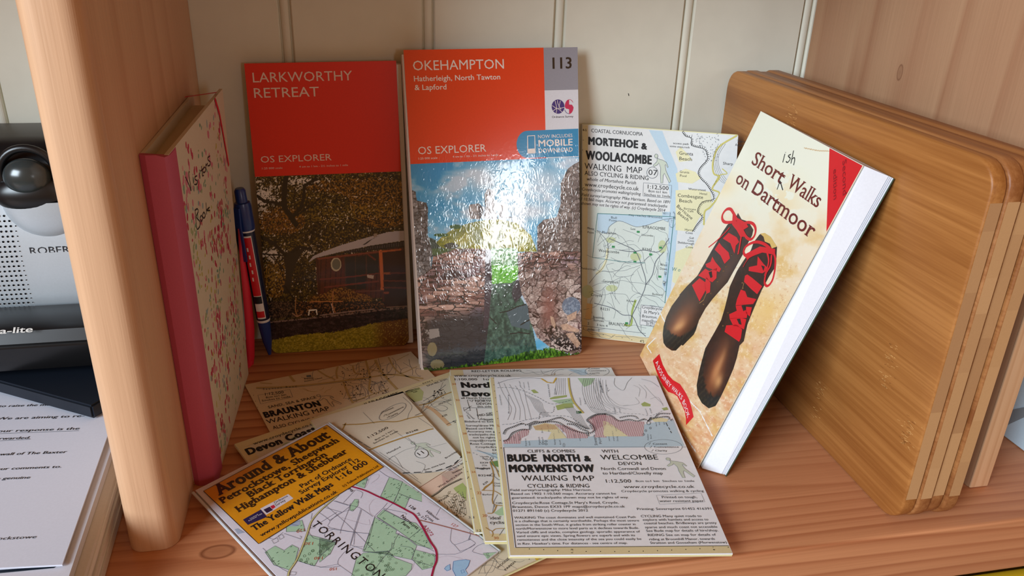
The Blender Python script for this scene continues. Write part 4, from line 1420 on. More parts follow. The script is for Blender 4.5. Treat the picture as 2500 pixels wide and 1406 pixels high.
    for pts in ([(770, 905), (840, 890), (900, 860), (970, 840)], [(850, 1070), (920, 1060), (1000, 1070)], [(930, 1000), (1000, 960)], [(690, 940), (740, 990)]):
        c = put(c, dseg(x, y, pts) < 5, (30, 44, 44))
    # right: rubble
    RP_ = [(905, 440), (1000, 430), (1150, 440), (1200, 420), (1440, 430), (1440, 1260), (1180, 1190), (1140, 1160), (1060, 1100), (1000, 960), (985, 850), (940, 760), (915, 640)]
    cid, ed = voro(x / 70 + fbm(x / 70, y / 60, 2, 51) * .9, y / 52 + fbm(x / 60, y / 60, 2, 52) * .9, 53)
    cr_ = mixc((96, 76, 72), (198, 184, 176), cid * .8 + (d - .45) * 1.4)
    flat = np.clip((640 - y) / 140, 0, 1); cr_ = cr_ * (1 - flat[:, None]) + col * flat[:, None]
    cr_ = np.where((ed < .08)[:, None], (46, 36, 36), cr_)
    cr_ = mixc(cr_, (128, 84, 76), blob(x, y, 1150, 870, 60, 180) * .9)
    c = np.where(inside(x, y, RP_)[:, None], cr_, c)
    c = put(c, ((x - 1325) / 72) ** 2 + ((y - 855) / 72) ** 2 < 1, (92, 106, 124)); c = put(c, (((x - 1325) / 72) ** 2 + ((y - 855) / 72) ** 2 < 1) & (d > .58), (124, 138, 154))
    c = put(c, inside(x, y, [(1140, 1010), (1200, 1000), (1240, 1060), (1320, 1060), (1400, 1040), (1440, 1060), (1440, 1190), (1300, 1200), (1180, 1140), (1090, 1060)]) & (d < .54), (30, 22, 22))
    for q in ([(1160, 930), (1185, 940), (1205, 1000), (1195, 1030), (1170, 990)], [(1240, 1000), (1290, 990), (1390, 1040), (1380, 1060), (1260, 1040)], [(1280, 1070), (1340, 1060), (1400, 1150), (1370, 1180), (1320, 1120)], [(1290, 930), (1370, 890), (1360, 950), (1300, 975)]):
        c = np.where(inside(x, y, q)[:, None], mixc((140, 112, 96), (206, 176, 150), d), c)
    # foreground grass
    gl = np.interp(x, [100, 250, 560, 700, 900, 1100, 1180, 1300, 1440], [1330, 1340, 1310, 1280, 1230, 1190, 1180, 1225, 1215]) + (d - .5) * 50
    g = mixc((26, 54, 18), (104, 158, 44), (fbm(x / 9, y / 22, 3, 61) - .3) * 2.2); g = mixc(g, (70, 84, 40), np.clip((480 - x) / 300, 0, 1))
    c = np.where((y > gl)[:, None], g, c)
    return c


CV_O = canvas_mat(rough=.20, coat=1.0, crinkle=1, name='laminated photo')
canvas(ok, 0, W2, 0, bS, 360, 440, paint_oke, CV_O, om, 'cover_photo', 1, gain=1.25, round_r=.0045)
TO = lambda s, a, b, h, m=OWH, **k: T(ok, 'O1', s, a, b, h, m, om, **k)
TO('OKEHAMPTON', (133, 282), (893, 265), 80)
TO('Hatherleigh, North Tawton', (140, 372), (862, 356), 44, bold=.018)
TO('& Lapford', (146, 446), (412, 440), 44, bold=.018)
TO('113', (1300, 268), (1460, 262), 92, OBK, bold=.03)
TO('OS EXPLORER', (175, 982), (745, 962), 62)
TO('1:25 000 scale', (177, 1026), (336, 1022), 17)
TO('4 cm to 1 km - 2½ inches to 1 mile', (464, 1013), (845, 994), 17)
# mobile download flash
pts = [(1520, 768), (1520, 998)] + [(1100 - 90 * sin(t) if False else 1090 - 92 * sin(t), 900 + 114 * cos(t)) for t in np.linspace(0.05, PI - .05, 14)]
poly(ok, 'O1', pts, CYN, om, 'download_flash', 2)
TO('NOW INCLUDES', (1178, 850), (1466, 838), 28, bold=-.01, lv=4)
TO('MOBILE', (1182, 918), (1468, 908), 54, bold=.035, lv=4)
TO('DOWNLOAD', (1184, 972), (1468, 960), 36, bold=.025, lv=4)
line(ok, 'O1', [(1090, 830), (1150, 826), (1154, 972), (1092, 975)], 8, OWH, om, 'phone_icon', 4, closed=True)
poly(ok, 'O1', [(1092, 938), (1152, 934), (1154, 972), (1092, 975)], OWH, om, 'phone_icon', 4)
# mapping agency emblem
PUR = plain((52, 34, 120), name='purple print', **GK); CRI = plain((206, 24, 84), name='crimson print', **GK)
ellipse(ok, 'O1', (1346, 584), 54, 60, 0, PUR, om, 'emblem', 3, fill=PUR)
for seg in ([(1320, 535), (1335, 600), (1328, 640)], [(1340, 530), (1345, 560), (1370, 610)], [(1296, 575), (1340, 600), (1398, 590)], [(1302, 620), (1340, 600), (1380, 630)], [(1365, 535), (1352, 590)]):
    line(ok, 'O1', seg, 4, OWH, om, 'emblem', 4, sm=3)
ell = lambda t, r: (1438 + r * 36 * cos(t), 584 - r * 60 * sin(t))
poly(ok, 'O1', [(1438, 524)] + [ell(t, 1) for t in np.linspace(PI / 2, PI, 8)] + [(1410, 600), (1438, 606)], CRI, om, 'emblem', 3)
poly(ok, 'O1', [(1438, 566), (1462, 568), (1475, 590)] + [ell(t, 1.03) for t in np.linspace(0, -PI / 2, 8)], CRI, om, 'emblem', 3)
line(ok, 'O1', [(1438, 524), (1456, 530), (1470, 548)], 4, CRI, om, 'emblem', 4, sm=3)
line(ok, 'O1', [(1400, 610), (1415, 635), (1438, 644)], 4, PUR, om, 'emblem', 4, sm=3)
T(ok, 'O1', 'Ordnance Survey', (1295, 678), (1473, 674), 16, OBK, om, bold=.01)

# ------------------------------------------------------------------ walking maps: shared pieces
TAN = plain((222, 208, 162), rough=.6, name='yellow border print'); MAPW = plain((226, 228, 226), rough=.55, bump=.04, bscale=300, name='map paper')
PTAN = plain((222, 200, 166), rough=.6, name='tan map print'); MGREY = plain((110, 116, 122), rough=.6, name='grey line print'); MBLK = plain((22, 22, 24), rough=.55, name='black ink')
SEA = plain((190, 214, 228), rough=.55, name='blue print'); SAND = plain((232, 227, 184), rough=.55, name='sand print'); MGRN = plain((176, 206, 170), rough=.55, name='green print'); ROAD = plain((208, 198, 112), rough=.55, name='yellow road print')
WOOD_ = plain((168, 184, 112), rough=.55, name='woodland print'); ORB = plain((198, 120, 62), rough=.55, name='orange brown ink'); PKL = plain((186, 130, 140), rough=.55, name='pink grid print'); BRN = plain((176, 140, 72), rough=.55, name='brown road print')
EDGE = plain((236, 228, 176), rough=.6, name='cream map edge')
FIG = plain((204, 214, 196), rough=.55, name='pale green figure')

ICON = [(.22, .86), (.22, .74), (.02, .60), (.06, .555), (.26, .63), (.32, .70), (.43, .53), (.42, .33), (.46, .02), (.57, .02), (.58, .28), (.64, .36), (.92, .04), (1.0, .10), (.72, .45), (.66, .64), (.70, .66), (.80, .56), (.84, .58), (.72, .74), (.52, .80), (.34, .82)]


def walker(sh, fr, foot, height_px, width_px, parent, fill=FIG, lw=2.6, flip=1):
    """outlined walking figure; foot = photo-crop position of the lower left of its box"""
    o0 = sh.inv(Q(fr, [foot]))[0]
    kx = sh.scale_at(o0, np.array([1., 0])) * FR[fr][2]; ky = sh.scale_at(o0, np.array([0., 1])) * FR[fr][2]
    w_, h_ = width_px / kx, height_px / ky
    P = np.array([(o0[0] + (x if flip > 0 else 1 - x) * w_, o0[1] + y * h_) for x, y in ICON])
    if fill is not None: fill_local(sh, P, fill, parent, 'walker_figure', 2)
    wd = lw / ((kx + ky) / 2)
    ribbon(sh, np.vstack([P, P[:1]]), wd, MGREY, parent, 'walker_outline', 3)
    hc = o0 + np.array([.17 * w_ if flip > 0 else .83 * w_, .92 * h_]); t = np.linspace(0, 2 * PI, 19)
    C = np.stack([hc[0] + .09 * w_ * np.cos(t), hc[1] + .07 * h_ * np.sin(t)], -1)
    if fill is not None: fill_local(sh, C[:-1], fill, parent, 'walker_figure', 2)
    ribbon(sh, C, wd, MGREY, parent, 'walker_outline', 3)


def map_slab(sh, th, parent, n=3, edge=EDGE, face=MAPW):
    rnd = random.Random(int(sh.W * 1e5))
    t = th / n
    for k in range(n):
        i4 = (0, 0, 0, 0) if k == n - 1 else tuple(rnd.uniform(-.0006, .0010) for _ in range(4))
        slab(sh, -th + k * t + .0001, -th + (k + 1) * t - (0.0 if k == n - 1 else .00015), face if k == n - 1 else edge, parent, 'map_leaf' if k == n - 1 else 'folded_leaf', 8, 8, ins=i4)


def scrawl(sh, fr, region, seed, n, mat, parent, name, wpx=1.6, kind='road', step=60, lv=2):
    """random field boundaries and lanes inside a crop rectangle (x0,y0,x1,y1)"""
    rnd = random.Random(seed); x0, y0, x1, y1 = region
    for _ in range(n):
        x, y = rnd.uniform(x0, x1), rnd.uniform(y0, y1); a = rnd.uniform(0, 2 * PI); pts = [(x, y)]
        for k in range(rnd.randint(3, 7)):
            a += rnd.gauss(0, .45 if kind == 'road' else .8)
            x += cos(a) * step * rnd.uniform(.6, 1.3); y += sin(a) * step * rnd.uniform(.5, 1.1)
            if not (x0 <= x <= x1 and y0 <= y <= y1): break
            pts.append((x, y))
        if len(pts) > 2: line(sh, fr, pts, wpx, mat, parent, name, lv, sm=3)


def dots(sh, fr, pts, r, mat, parent, name='grid_mark', lv=3):
    for p in pts:
        ellipse(sh, fr, p, r, r * .8, 0, mat, parent, name, lv, fill=mat, n=8)


# ------------------------------------------------------------------ coast walking map leaning on the wall, centre right
MTL = np.array([0.0521, -0.0040, 0.1773]); MBL = np.array([0.0547, -0.0355, 0.0006])
hd = np.array([.927, -.375, 0])
mw = .1225
mo = Sheet(MTL, MTL + hd * mw * np.array([1, 1.03, 1]) + np.array([0, 0, .0]), MBL + hd * mw * np.array([.985, 1, 1]), MBL)
mp_ = thing('walking_map', 'cream-edged coast walking map numbered 07 leaning on the wall behind the boots book', 'map', ((MBL[0] + .05), -0.045, 0.0))
map_slab(mo, .0022, mp_, 3)
fm = 'MM'


def inset_mat(*a): return plain(*a)


poly(mo, fm, [(64, 30), (80, 30), (62, 1330), (62, 30)], TAN, mp_, 'border_print', 1)
b0 = mo.inv(Q(fm, [(75, 1270)]))[0, 1]
rect_local(mo, .0003, .0003, mo.W - .0003, .0055, TAN, mp_, 'border_print', 1)
rect_local(mo, .0003, .0003, .0048, mo.H - .0003, TAN, mp_, 'border_print', 1)
rect_local(mo, .0050, .0058, mo.inv(Q(fm, [(600, 600)]))[0, 0], mo.inv(Q(fm, [(400, 548)]))[0, 1], plain((214, 224, 216), rough=.55, name='pale land print'), mp_, 'inset_ground', 1)
poly(mo, fm, [(480, 68), (560, 74), (600, 180), (650, 300), (660, 500), (640, 800), (600, 1100), (560, 1000), (590, 800), (610, 500), (580, 260)], SEA, mp_, 'sea_print', 1)
for q in ([(670, 170), (720, 220), (740, 250), (660, 260), (640, 200)], [(640, 330), (700, 300), (760, 320), (790, 360), (740, 390), (650, 380)], [(640, 430), (760, 425), (850, 440), (860, 520), (780, 600), (740, 680), (640, 670)], [(640, 800), (740, 760), (760, 900), (700, 1040), (620, 980)]):
    poly(mo, fm, q, SAND, mp_, 'beach_print', 2)
poly(mo, fm, [(560, 560), (650, 560), (650, 700), (560, 600)], SEA, mp_, 'sea_print', 1)
BK = dict(mat=MBLK, parent=mp_)
TM = lambda s, a, b, h, m=MBLK, **k: T(mo, fm, s, a, b, h, m, mp_, **k)
TM('COASTAL CORNUCOPIA', (132, 80), (442, 104), 22)
TM('4-5', (80, 73), (104, 76), 14, bold=.02)
TM('MORTEHOE', (114, 150), (414, 180), 44, bold=.075, res=3)
TM('&', (432, 182), (468, 184), 36, bold=.075)
TM('WOOLACOMBE', (98, 243), (496, 272), 50, bold=.075, res=3)
TM('WALKING  MAP', (92, 302), (438, 328), 36)
TM('ALSO CYCLING & RIDING', (92, 338), (476, 370), 26)
TM('whole of Mortehoe Parish', (103, 370), (400, 396), 20, slant=.2)
TM('www.croydecycle.co.uk', (93, 404), (418, 434), 24)
TM('Croydecycle promotes walking/cycling', (75, 428), (428, 464), 18, slant=.2)
TM('Field survey/cartography: Mike Harrison. Based on 1891', (75, 463), (604, 512), 18, slant=.2)
TM('1:10,560 maps. Accuracy not guaranteed: tracks/paths', (72, 488), (588, 537), 18, slant=.2)
TM('shown may not be rights of way. (c) Croydecycle 2014', (70, 514), (575, 562), 18, slant=.2)
line(mo, fm, [(64, 530), (640, 592)], 3, MGREY, mp_, 'frame_line', 2)
line(mo, fm, [(447, 385), (616, 400), (613, 480), (443, 464)], 2.5, MGREY, mp_, 'frame_line', 2, closed=True)
TM('1:12,500', (472, 420), (597, 430), 24)
TM('8cm to1 km', (476, 442), (588, 450), 15)
TM('5inches to 1mile', (450, 462), (608, 476), 16)
walker(mo, fm, (500, 385), 175, 110, mp_)
ellipse(mo, fm, (500, 324), 33, 34, 3, MGREY, mp_, 'number_ring', 4, fill=MAPW)
TM('07', (476, 338), (530, 340), 32, lv=5)
# inset overview map
FRM = plain((70, 130, 130), rough=.55, name='teal frame print'); GRN2 = plain((52, 140, 80), rough=.55, name='green label print')
line(mo, fm, [(170, 570), (630, 590), (575, 1110)], 4, FRM, mp_, 'inset_frame', 3)
line(mo, fm, [(170, 570), (140, 835), (300, 858), (455, 868)], 3, FRM, mp_, 'inset_frame', 3)
poly(mo, fm, [(170, 572), (628, 592), (560, 608), (470, 640), (400, 650), (330, 622), (290, 616), (240, 650), (225, 690), (200, 690), (168, 672)], SEA, mp_, 'sea_print', 2)
line(mo, fm, [(165, 672), (225, 690), (240, 650), (290, 616), (330, 622), (400, 650), (470, 640), (560, 608), (620, 600)], 2.6, MGREY, mp_, 'coast_line', 3, sm=3)
line(mo, fm, [(165, 672), (215, 720), (235, 770), (225, 850), (200, 900), (160, 940), (120, 990)], 2.6, MGREY, mp_, 'coast_line', 3, sm=3)
line(mo, fm, [(232, 780), (222, 850), (195, 905), (160, 935)], 14, SAND, mp_, 'beach_print', 2, sm=3)
scrawl(mo, fm, (80, 640, 610, 1330), 3, 70, MGREY, mp_, 'lane_print', 1.8, step=42)
for rd in ([(240, 720), (330, 760), (400, 800), (440, 900), (460, 1000), (410, 1120), (380, 1180), (360, 1240)], [(600, 720), (540, 800), (450, 790), (380, 800), (300, 790)], [(150, 1110), (260, 1140), (320, 1180), (380, 1190), (420, 1270), (460, 1310)], [(460, 1000), (500, 940), (520, 860), (570, 800)]):
    line(mo, fm, rd, 4.5, MGREY, mp_, 'road_print', 3, sm=4)
line(mo, fm, [(400, 1090), (378, 1160), (372, 1240), (330, 1240)], 12, plain((160, 180, 96), rough=.55, name='town print'), mp_, 'town_print', 2, sm=3)
for p in ((415, 680), (265, 770), (395, 805), (550, 775), (395, 860), (345, 1230), (490, 816), (545, 950)): rect = poly(mo, fm, [(p[0] - 9, p[1] - 6), (p[0] + 9, p[1] - 5), (p[0] + 9, p[1] + 7), (p[0] - 9, p[1] + 6)], GRN2, mp_, 'village_mark', 3)
for p, rx, ry in (((255, 1020), 36, 20), ((250, 730), 30, 18), ((110, 1040), 36, 40), ((400, 830), 34, 26), ((560, 770), 26, 40)):
    ellipse(mo, fm, p, rx, ry, 0, GRN2, mp_, 'settlement', 3, fill=plain((196, 206, 160), rough=.55, name='settlement print'), n=12)
poly(mo, fm, [(105, 1110), (140, 1115), (130, 1210), (95, 1205)], plain((226, 196, 140), rough=.55, name='dune print'), mp_, 'dune_print', 2)
for s, a, b, h in (('map reaches Ilfracombe', (358, 580), (560, 604), 13), ('Bull', (252, 600), (285, 603), 13), ('Point', (240, 616), (285, 620), 13), ('Morte', (108, 665), (150, 668), 12), ('Point', (110, 688), (148, 692), 12), ('ILFRACOMBE', (442, 658), (578, 672), 17),
                   ('Mortehoe', (198, 690), (280, 697), 15), ('Woolacombe', (176, 800), (300, 812), 17), ('Lee', (370, 668), (398, 670), 13), ('B3343', (440, 790), (495, 795), 14), ('Lincombe', (436, 704), (505, 710), 12), ('Georgeham', (202, 984), (296, 992), 15), ('Croyde', (130, 1066), (198, 1072), 15), ('B3231', (188, 1150), (242, 1156), 15), ('Knowle', (346, 1100), (400, 1106), 12), ('BRAUNTON', (238, 1240), (348, 1252), 18), ('Braunton', (144, 1200), (210, 1206), 14), ('Burrows', (146, 1218), (208, 1224), 14),
                   ('Putsborough', (72, 905), (160, 912), 11), ('Buckland', (500, 1060), (560, 1066), 12), ('West', (546, 884), (590, 888), 14), ('Down', (546, 908), (588, 912), 14), ('2', (110, 1238), (120, 1239), 14), ('1    miles    2', (84, 1268), (182, 1280), 14), ("4'5", (424, 1346), (450, 1349), 16), ('3 km 4', (165, 1246), (230, 1254), 13)):
    TM(s, a, b, h)
line(mo, fm, [(72, 1245), (340, 1278), (460, 1292)], 2.5, MGREY, mp_, 'frame_line', 3)
poly(mo, fm, [(432, 1120), (600, 1140), (590, 1260), (425, 1240)], MAPW, mp_, 'address_box', 3)
line(mo, fm, [(432, 1120), (600, 1140), (590, 1260), (425, 1240)], 3, MGREY, mp_, 'address_frame', 4, closed=True)
for s, a, b in (('Croydecycle, Rose', (436, 1140), (620, 1160)), ("St Mary's Road", (448, 1168), (600, 1186)), ('Braunton, Devon', (438, 1194), (600, 1212)), ('maps@croydecycle', (436, 1218), (620, 1240)), ('01271 891160', (463, 1242), (580, 1256))):
    TM(s, a, b, 17, slant=.1, lv=5)
ticks(mo, fm, [(680, 80), (700, 105), (735, 118), (735, 160), (800, 178), (825, 200), (830, 245), (790, 290), (775, 330), (800, 370), (830, 400), (870, 480), (800, 500), (770, 560), (800, 590), (765, 640), (740, 680)], 3, 11, 10, MBLK, mp_, 'coast_line', side=1, lv=4, sm=3)
line(mo, fm, [(1010, 100), (900, 170), (865, 260), (870, 330), (905, 350), (860, 420), (905, 450), (850, 530), (815, 560), (810, 640)], 10, ROAD, mp_, 'road_print', 3, sm=4)
for s, a, b, h in (('access path', (625, 152), (718, 158), 12), ('some steps,rock', (605, 170), (725, 178), 12), ('Grunta', (662, 215), (745, 222), 20), ('Beach', (662, 248), (738, 254), 20), ('Grunta', (665, 325), (722, 330), 14), ('Pool', (666, 348), (705, 352), 14), ('Watersmeet', (716, 428), (822, 436), 13), ('Hotel', (785, 456), (828, 459), 13), ('Combesgate', (652, 470), (805, 482), 20), ('Beach', (662, 500), (738, 508), 20), ('Sharp', (925, 275), (985, 280), 16),
                   ("'Alpine", (1010, 140), (1062, 146), 15), ('Ascent', (998, 162), (1050, 168), 15), ('Barricane', (690, 545), (762, 552), 12), ('Cafe', (712, 560), (748, 564), 12), ('Harris', (696, 672), (745, 678), 13), ('Cove', (700, 690), (742, 696), 13), ('Gull', (722, 722), (748, 725), 12), ('Cove', (712, 738), (750, 742), 13), ('Shelsborough', (652, 750), (750, 758), 13), ('Cove', (700, 776), (745, 782), 13)):
    TM(s, a, b, h)
TM('Barricane', (645, 530), (735, 608), 19); TM('Beach', (650, 572), (712, 618), 19)
TM('W o o l a c o m b e', (615, 912), (840, 940), 22, FRM, slant=.2)
rnd = random.Random(8)
for _ in range(110):
    x = rnd.uniform(720, 900); y = rnd.uniform(88, 250)
    if x < 735 + (y - 88) * .5: continue
    a = rnd.uniform(0, PI); line(mo, fm, [(x, y), (x + 9 * cos(a), y + 9 * sin(a))], 2.2, MGREY, mp_, 'rock_print', 3)
for k in range(4):
    line(mo, fm, [(940 - k * 14, 150), (900 - k * 10, 220), (905 - k * 10, 300), (960 - k * 14, 380), (1040, 420)], 1.6, MGREY, mp_, 'contour_print', 3, sm=4)
line(mo, fm, [(870, 400), (905, 340), (950, 330), (920, 300)], 6, ROAD, mp_, 'road_print', 3, sm=3)
dots(mo, fm, [(84, 128), (80, 188), (72, 250), (66, 310), (62, 370), (204, 1300), (262, 1308), (318, 1318), (376, 1330)], 2.6, MBLK, mp_)

# ------------------------------------------------------------------ the boots guidebook, leaning on the chopping boards
gBL, gBR = back((1562, 868), 2, 0.0004), back((1703, 1143), 2, 0.0004)
gTL, gTR = np.array([0.1703, -0.0720, 0.2005]), np.array([0.1557, -0.2240, 0.2005])
gk = Sheet(gTL, gTR, gBR, gBL)
gb_ = thing('guidebook', 'walking guidebook with laced brown boots on its cover, leaning right against the chopping boards', 'book', ((gBL[0] + gBR[0]) / 2 + .01, -0.15, 0.0))
slab(gk, -0.00045, 0.0, plain((236, 226, 200), rough=.3, name='cover card'), gb_, 'front_cover', 4, 4)
BOOKP = plain((232, 236, 244), rough=.65, name='white book pages')
g2 = back((2183, 436), 0, 0.1722); g2b = back((1772, 1163), 2, 0.0004)
# fanned leaves between front and back cover, hinged at the spine edge
gn = gk.N(.5, .5)
def leaf(t, th, name):
    tl = gTL - gn * (.0008 + .0020 * t); bl2 = gBL - gn * (.0008 + .0055 * t) + np.array([.002 * t, 0, .0012])
    tr_ = gTR - gn * .0009 + (g2 - gTR) * t * .97; br_ = gBR - gn * .0009 + (g2b - gBR) * (0.10 + .88 * t) + np.array([0, 0, .0010])
    return tl, tr_, br_, bl2
f0 = leaf(0.02, 0, 0); f1 = leaf(.80, 0, 0)
V = list(f0) + list(f1)
mesh_obj('page_block', V, [(0, 3, 2, 1), (4, 5, 6, 7), (0, 1, 5, 4), (1, 2, 6, 5), (2, 3, 7, 6), (3, 0, 4, 7)], BOOKP, gb_)
for t_ in (.84, .89, .95):
    slab(Sheet(*leaf(t_, 0, 0)), -.00035, 0.0, BOOKP, gb_, 'page', 3, 3)
s_ = Sheet(gTL - gn * .0032, g2, g2b, gBL - gn * .0065 + np.array([.003, 0, .001]))
slab(s_, -.00045, 0.0, plain((60, 78, 60), rough=.3, name='back cover card'), gb_, 'back_cover', 4, 4)
# spine strip
a_, b_, c_, d_ = gTL, gTL - gn * .0036, gBL - gn * .0070 + np.array([.003, 0, .001]), gBL
mesh_obj('spine', [a_, b_, c_, d_, a_ + np.array([0, -.0006, 0]), b_ + np.array([0, -.0006, 0]), c_ + np.array([0, -.0006, 0]), d_ + np.array([0, -.0006, 0])], [(0, 1, 2, 3), (4, 7, 6, 5), (0, 4, 5, 1), (1, 5, 6, 2), (2, 6, 7, 3), (3, 7, 4, 0)], plain((214, 170, 120), rough=.3, name='spine card'), gb_)


def paint_boots(X, Y):
    x = (X - 1540) * 1.512; y = (Y - 250) * 1.512
    n = fbm(x / 70, y / 70, 5, 71); d = fbm(x / 10, y / 10, 4, 72); e = fbm((x + y) / 40, (x - y) / 16, 3, 73)
    t = np.clip((y - 330) / 560, 0, 1)
    c = mixc((236, 232, 212), (224, 192, 152), t * .95)
    left = np.clip((560 - y * .55 - x) / 300 + .4, 0, 1) * np.clip((y - 120) / 500, 0, 1)
    c = mixc(c, (230, 196, 170), left * .8)
    c = mixc(c, (214, 172, 96), (n - .50) * 3.5 * np.clip((y - 360) / 260, 0, 1))
    c = mixc(c, (226, 190, 120), blob(x, y, 560, 360, 70, 90) * .35 * (n > .45) + .8 * blob(x, y, 470, 760, 120, 70) + .45 * blob(x, y, 330, 300, 60, 40))
    c = mixc(c, (240, 236, 222), blob(x, y, 400, 560, 70, 90) * .5 + blob(x, y, 290, 900, 60, 60) * .35)
    c = mixc(c, (206, 140, 96), np.clip((y - 760) / 420, 0, 1) * (.35 + (e - .5) * 1.6))
    c = mixc(c, (250, 238, 222), ((d > .68) & (y > 560)) * .35)
    c = mixc(c, (196, 140, 88), ((d < .30) & (y > 600)) * .35)
    for pts in ([(150, 850), (120, 800), (85, 730)], [(300, 1230), (255, 1140), (215, 1100)], [(240, 1290), (190, 1220)], [(640, 168), (690, 178), (735, 180)], [(75, 925), (60, 900), (90, 870)]):
        c = put(c, dseg(x, y, pts) < 1.6, (250, 240, 228) if pts[0][0] < 500 else (196, 160, 110))
    return c


canvas(gk, 0, gk.W, 0, gk.H, 330, 460, paint_boots, canvas_mat(rough=.3, spec=.4, coat=.15, name='printed cover art'), gb_, 'cover_art', 1, gain=1.15)


def mergepx(a, b): return [tuple(q) for q in np.vstack([Q('B2', a), Q('B3', b)])]


bootL = [tuple(p) for p in Q('B2', [(570, 140), (600, 195), (660, 215), (702, 285), (690, 335), (655, 400), (620, 480), (560, 590), (510, 680), (480, 735), (420, 800), (350, 880), (290, 960), (235, 1060), (210, 1140)])] + \
        [tuple(p) for p in Q('B3', [(415, 320), (400, 350), (350, 400), (322, 430), (310, 425), (270, 466), (240, 466), (200, 440), (180, 410), (174, 350), (180, 290), (200, 220), (240, 140), (300, 60)])] + \
        [tuple(p) for p in Q('B2', [(60, 850), (130, 770), (220, 680), (290, 560), (340, 470), (400, 370), (440, 300), (480, 240), (540, 200)])]
bootR = [tuple(p) for p in Q('B2', [(755, 325), (800, 312), (850, 345), (905, 430), (900, 520), (880, 620), (840, 680), (775, 800), (740, 880), (690, 1000), (650, 1100), (620, 1240)])] + \
        [tuple(p) for p in Q('B3', [(735, 430), (715, 520), (690, 600), (640, 715), (600, 800), (575, 845), (560, 870), (510, 888), (460, 850), (428, 790), (422, 720), (440, 620), (460, 540), (485, 450)])] + \
        [tuple(p) for p in Q('B2', [(370, 1160), (425, 1060), (455, 960), (480, 860), (500, 770), (560, 640), (610, 560), (680, 460), (705, 390)])]


def paint_boot(which):
    toe = ((1560 + 300 / 2.99, 700 + 270 / 2.99, 17, 50, .55) if which == 0 else (1560 + 560 / 2.99, 700 + 620 / 2.99, 13, 62, .32))
    sole = Q('B3', [(195, 250), (200, 300), (240, 345), (300, 360), (370, 330), (430, 270), (450, 290), (400, 350), (270, 470), (170, 420), (160, 330)]) if which == 0 else Q('B3', [(500, 400), (480, 540), (470, 650), (490, 740), (540, 800), (600, 790), (620, 780), (560, 890), (500, 895), (410, 800), (415, 650), (470, 450)])

    def f(X, Y):
        d = fbm(X / 5, Y / 5, 3, 81)
        c = mixc((40, 20, 12), (64, 34, 18), (d - .3) * 1.6)
        cx, cy, rx, ry, rot = toe
        for k, (a, col) in enumerate(((1.75, (92, 50, 28)), (1.15, (126, 72, 42)), (.6, (170, 112, 70)))):
            c = mixc(c, col, np.clip(blob(X, Y, cx, cy, rx * a, ry * a * (.85 if k < 2 else .7), rot) * 1.25 - .1, 0, 1))
        if which == 0:
            c = mixc(c, (206, 150, 96), blob(X, Y, 1560 + 290 / 2.99, 700 + 290 / 2.99, 16, 7, -.6) * .9)
            c = mixc(c, (82, 48, 30), blob(X, Y, 1640 + 470 / 3.515, 480 + 640 / 3.515, 14, 60, .55) * .8)
        else:
            c = mixc(c, (214, 160, 104), blob(X, Y, 1560 + 580 / 2.99, 700 + 690 / 2.99, 9, 18, .3) * .8 + blob(X, Y, 1560 + 600 / 2.99, 700 + 540 / 2.99, 6, 30, .35) * .5)
        s = inside(X, Y, [tuple(q) for q in sole])
        c = put(c, s, (30, 24, 18)); c = put(c, s & (np.sin((X + Y) / 2.2) > .7), (50, 42, 30))
        return c
    return f


def canvas_poly(sh, pts, paint, mat, parent, name, lv, gain, step=.0008):
    """canvas clipped to an outline: fine triangles inside a printed silhouette"""
    ab = sh.inv(np.array(pts))
    A = np.arange(ab[:, 0].min(), ab[:, 0].max(), step); B = np.arange(ab[:, 1].min(), ab[:, 1].max(), step)
    bm = bmesh.new()
    vs_ = [bm.verts.new((p[0], p[1], 0)) for p in ab]
    f = bm.faces.new(vs_)
    bmesh.ops.triangulate(bm, faces=[f])
    for a in A[1:]:
        bmesh.ops.bisect_plane(bm, geom=list(bm.verts) + list(bm.edges) + list(bm.faces), plane_co=(a, 0, 0), plane_no=(1, 0, 0))
    for b in B[1:]:
        bmesh.ops.bisect_plane(bm, geom=list(bm.verts) + list(bm.edges) + list(bm.faces), plane_co=(0, b, 0), plane_no=(0, 1, 0))
    bm.verts.ensure_lookup_table()
    L = np.array([(v.co.x, v.co.y) for v in bm.verts]); V = sh.loc(L, lv * HL); px = project(V)
    rgb = np.clip(paint(px[:, 0], px[:, 1]), 0, 255) / 255.0
    rgb = np.where(rgb <= 0.04045, rgb / 12.92, ((rgb + 0.055) / 1.055) ** 2.4); rgb = np.clip(rgb * gain, 0, .9)
    F = []
    for fc in bm.faces:
        ix = [v.index for v in fc.verts]
        p = L[ix]; ar = np.sum(p[:, 0] * np.roll(p[:, 1], -1) - np.roll(p[:, 0], -1) * p[:, 1])
        F.append(ix if ar > 0 else ix[::-1])
    bm.free()
    o = mesh_obj(name, V, F, mat, parent); PRINTED.append(o)
    at = o.data.color_attributes.new('Col', 'FLOAT_COLOR', 'POINT')
    at.data.foreach_set('color', np.concatenate([rgb, np.ones((len(rgb), 1))], 1).astype('f').ravel())
    return o


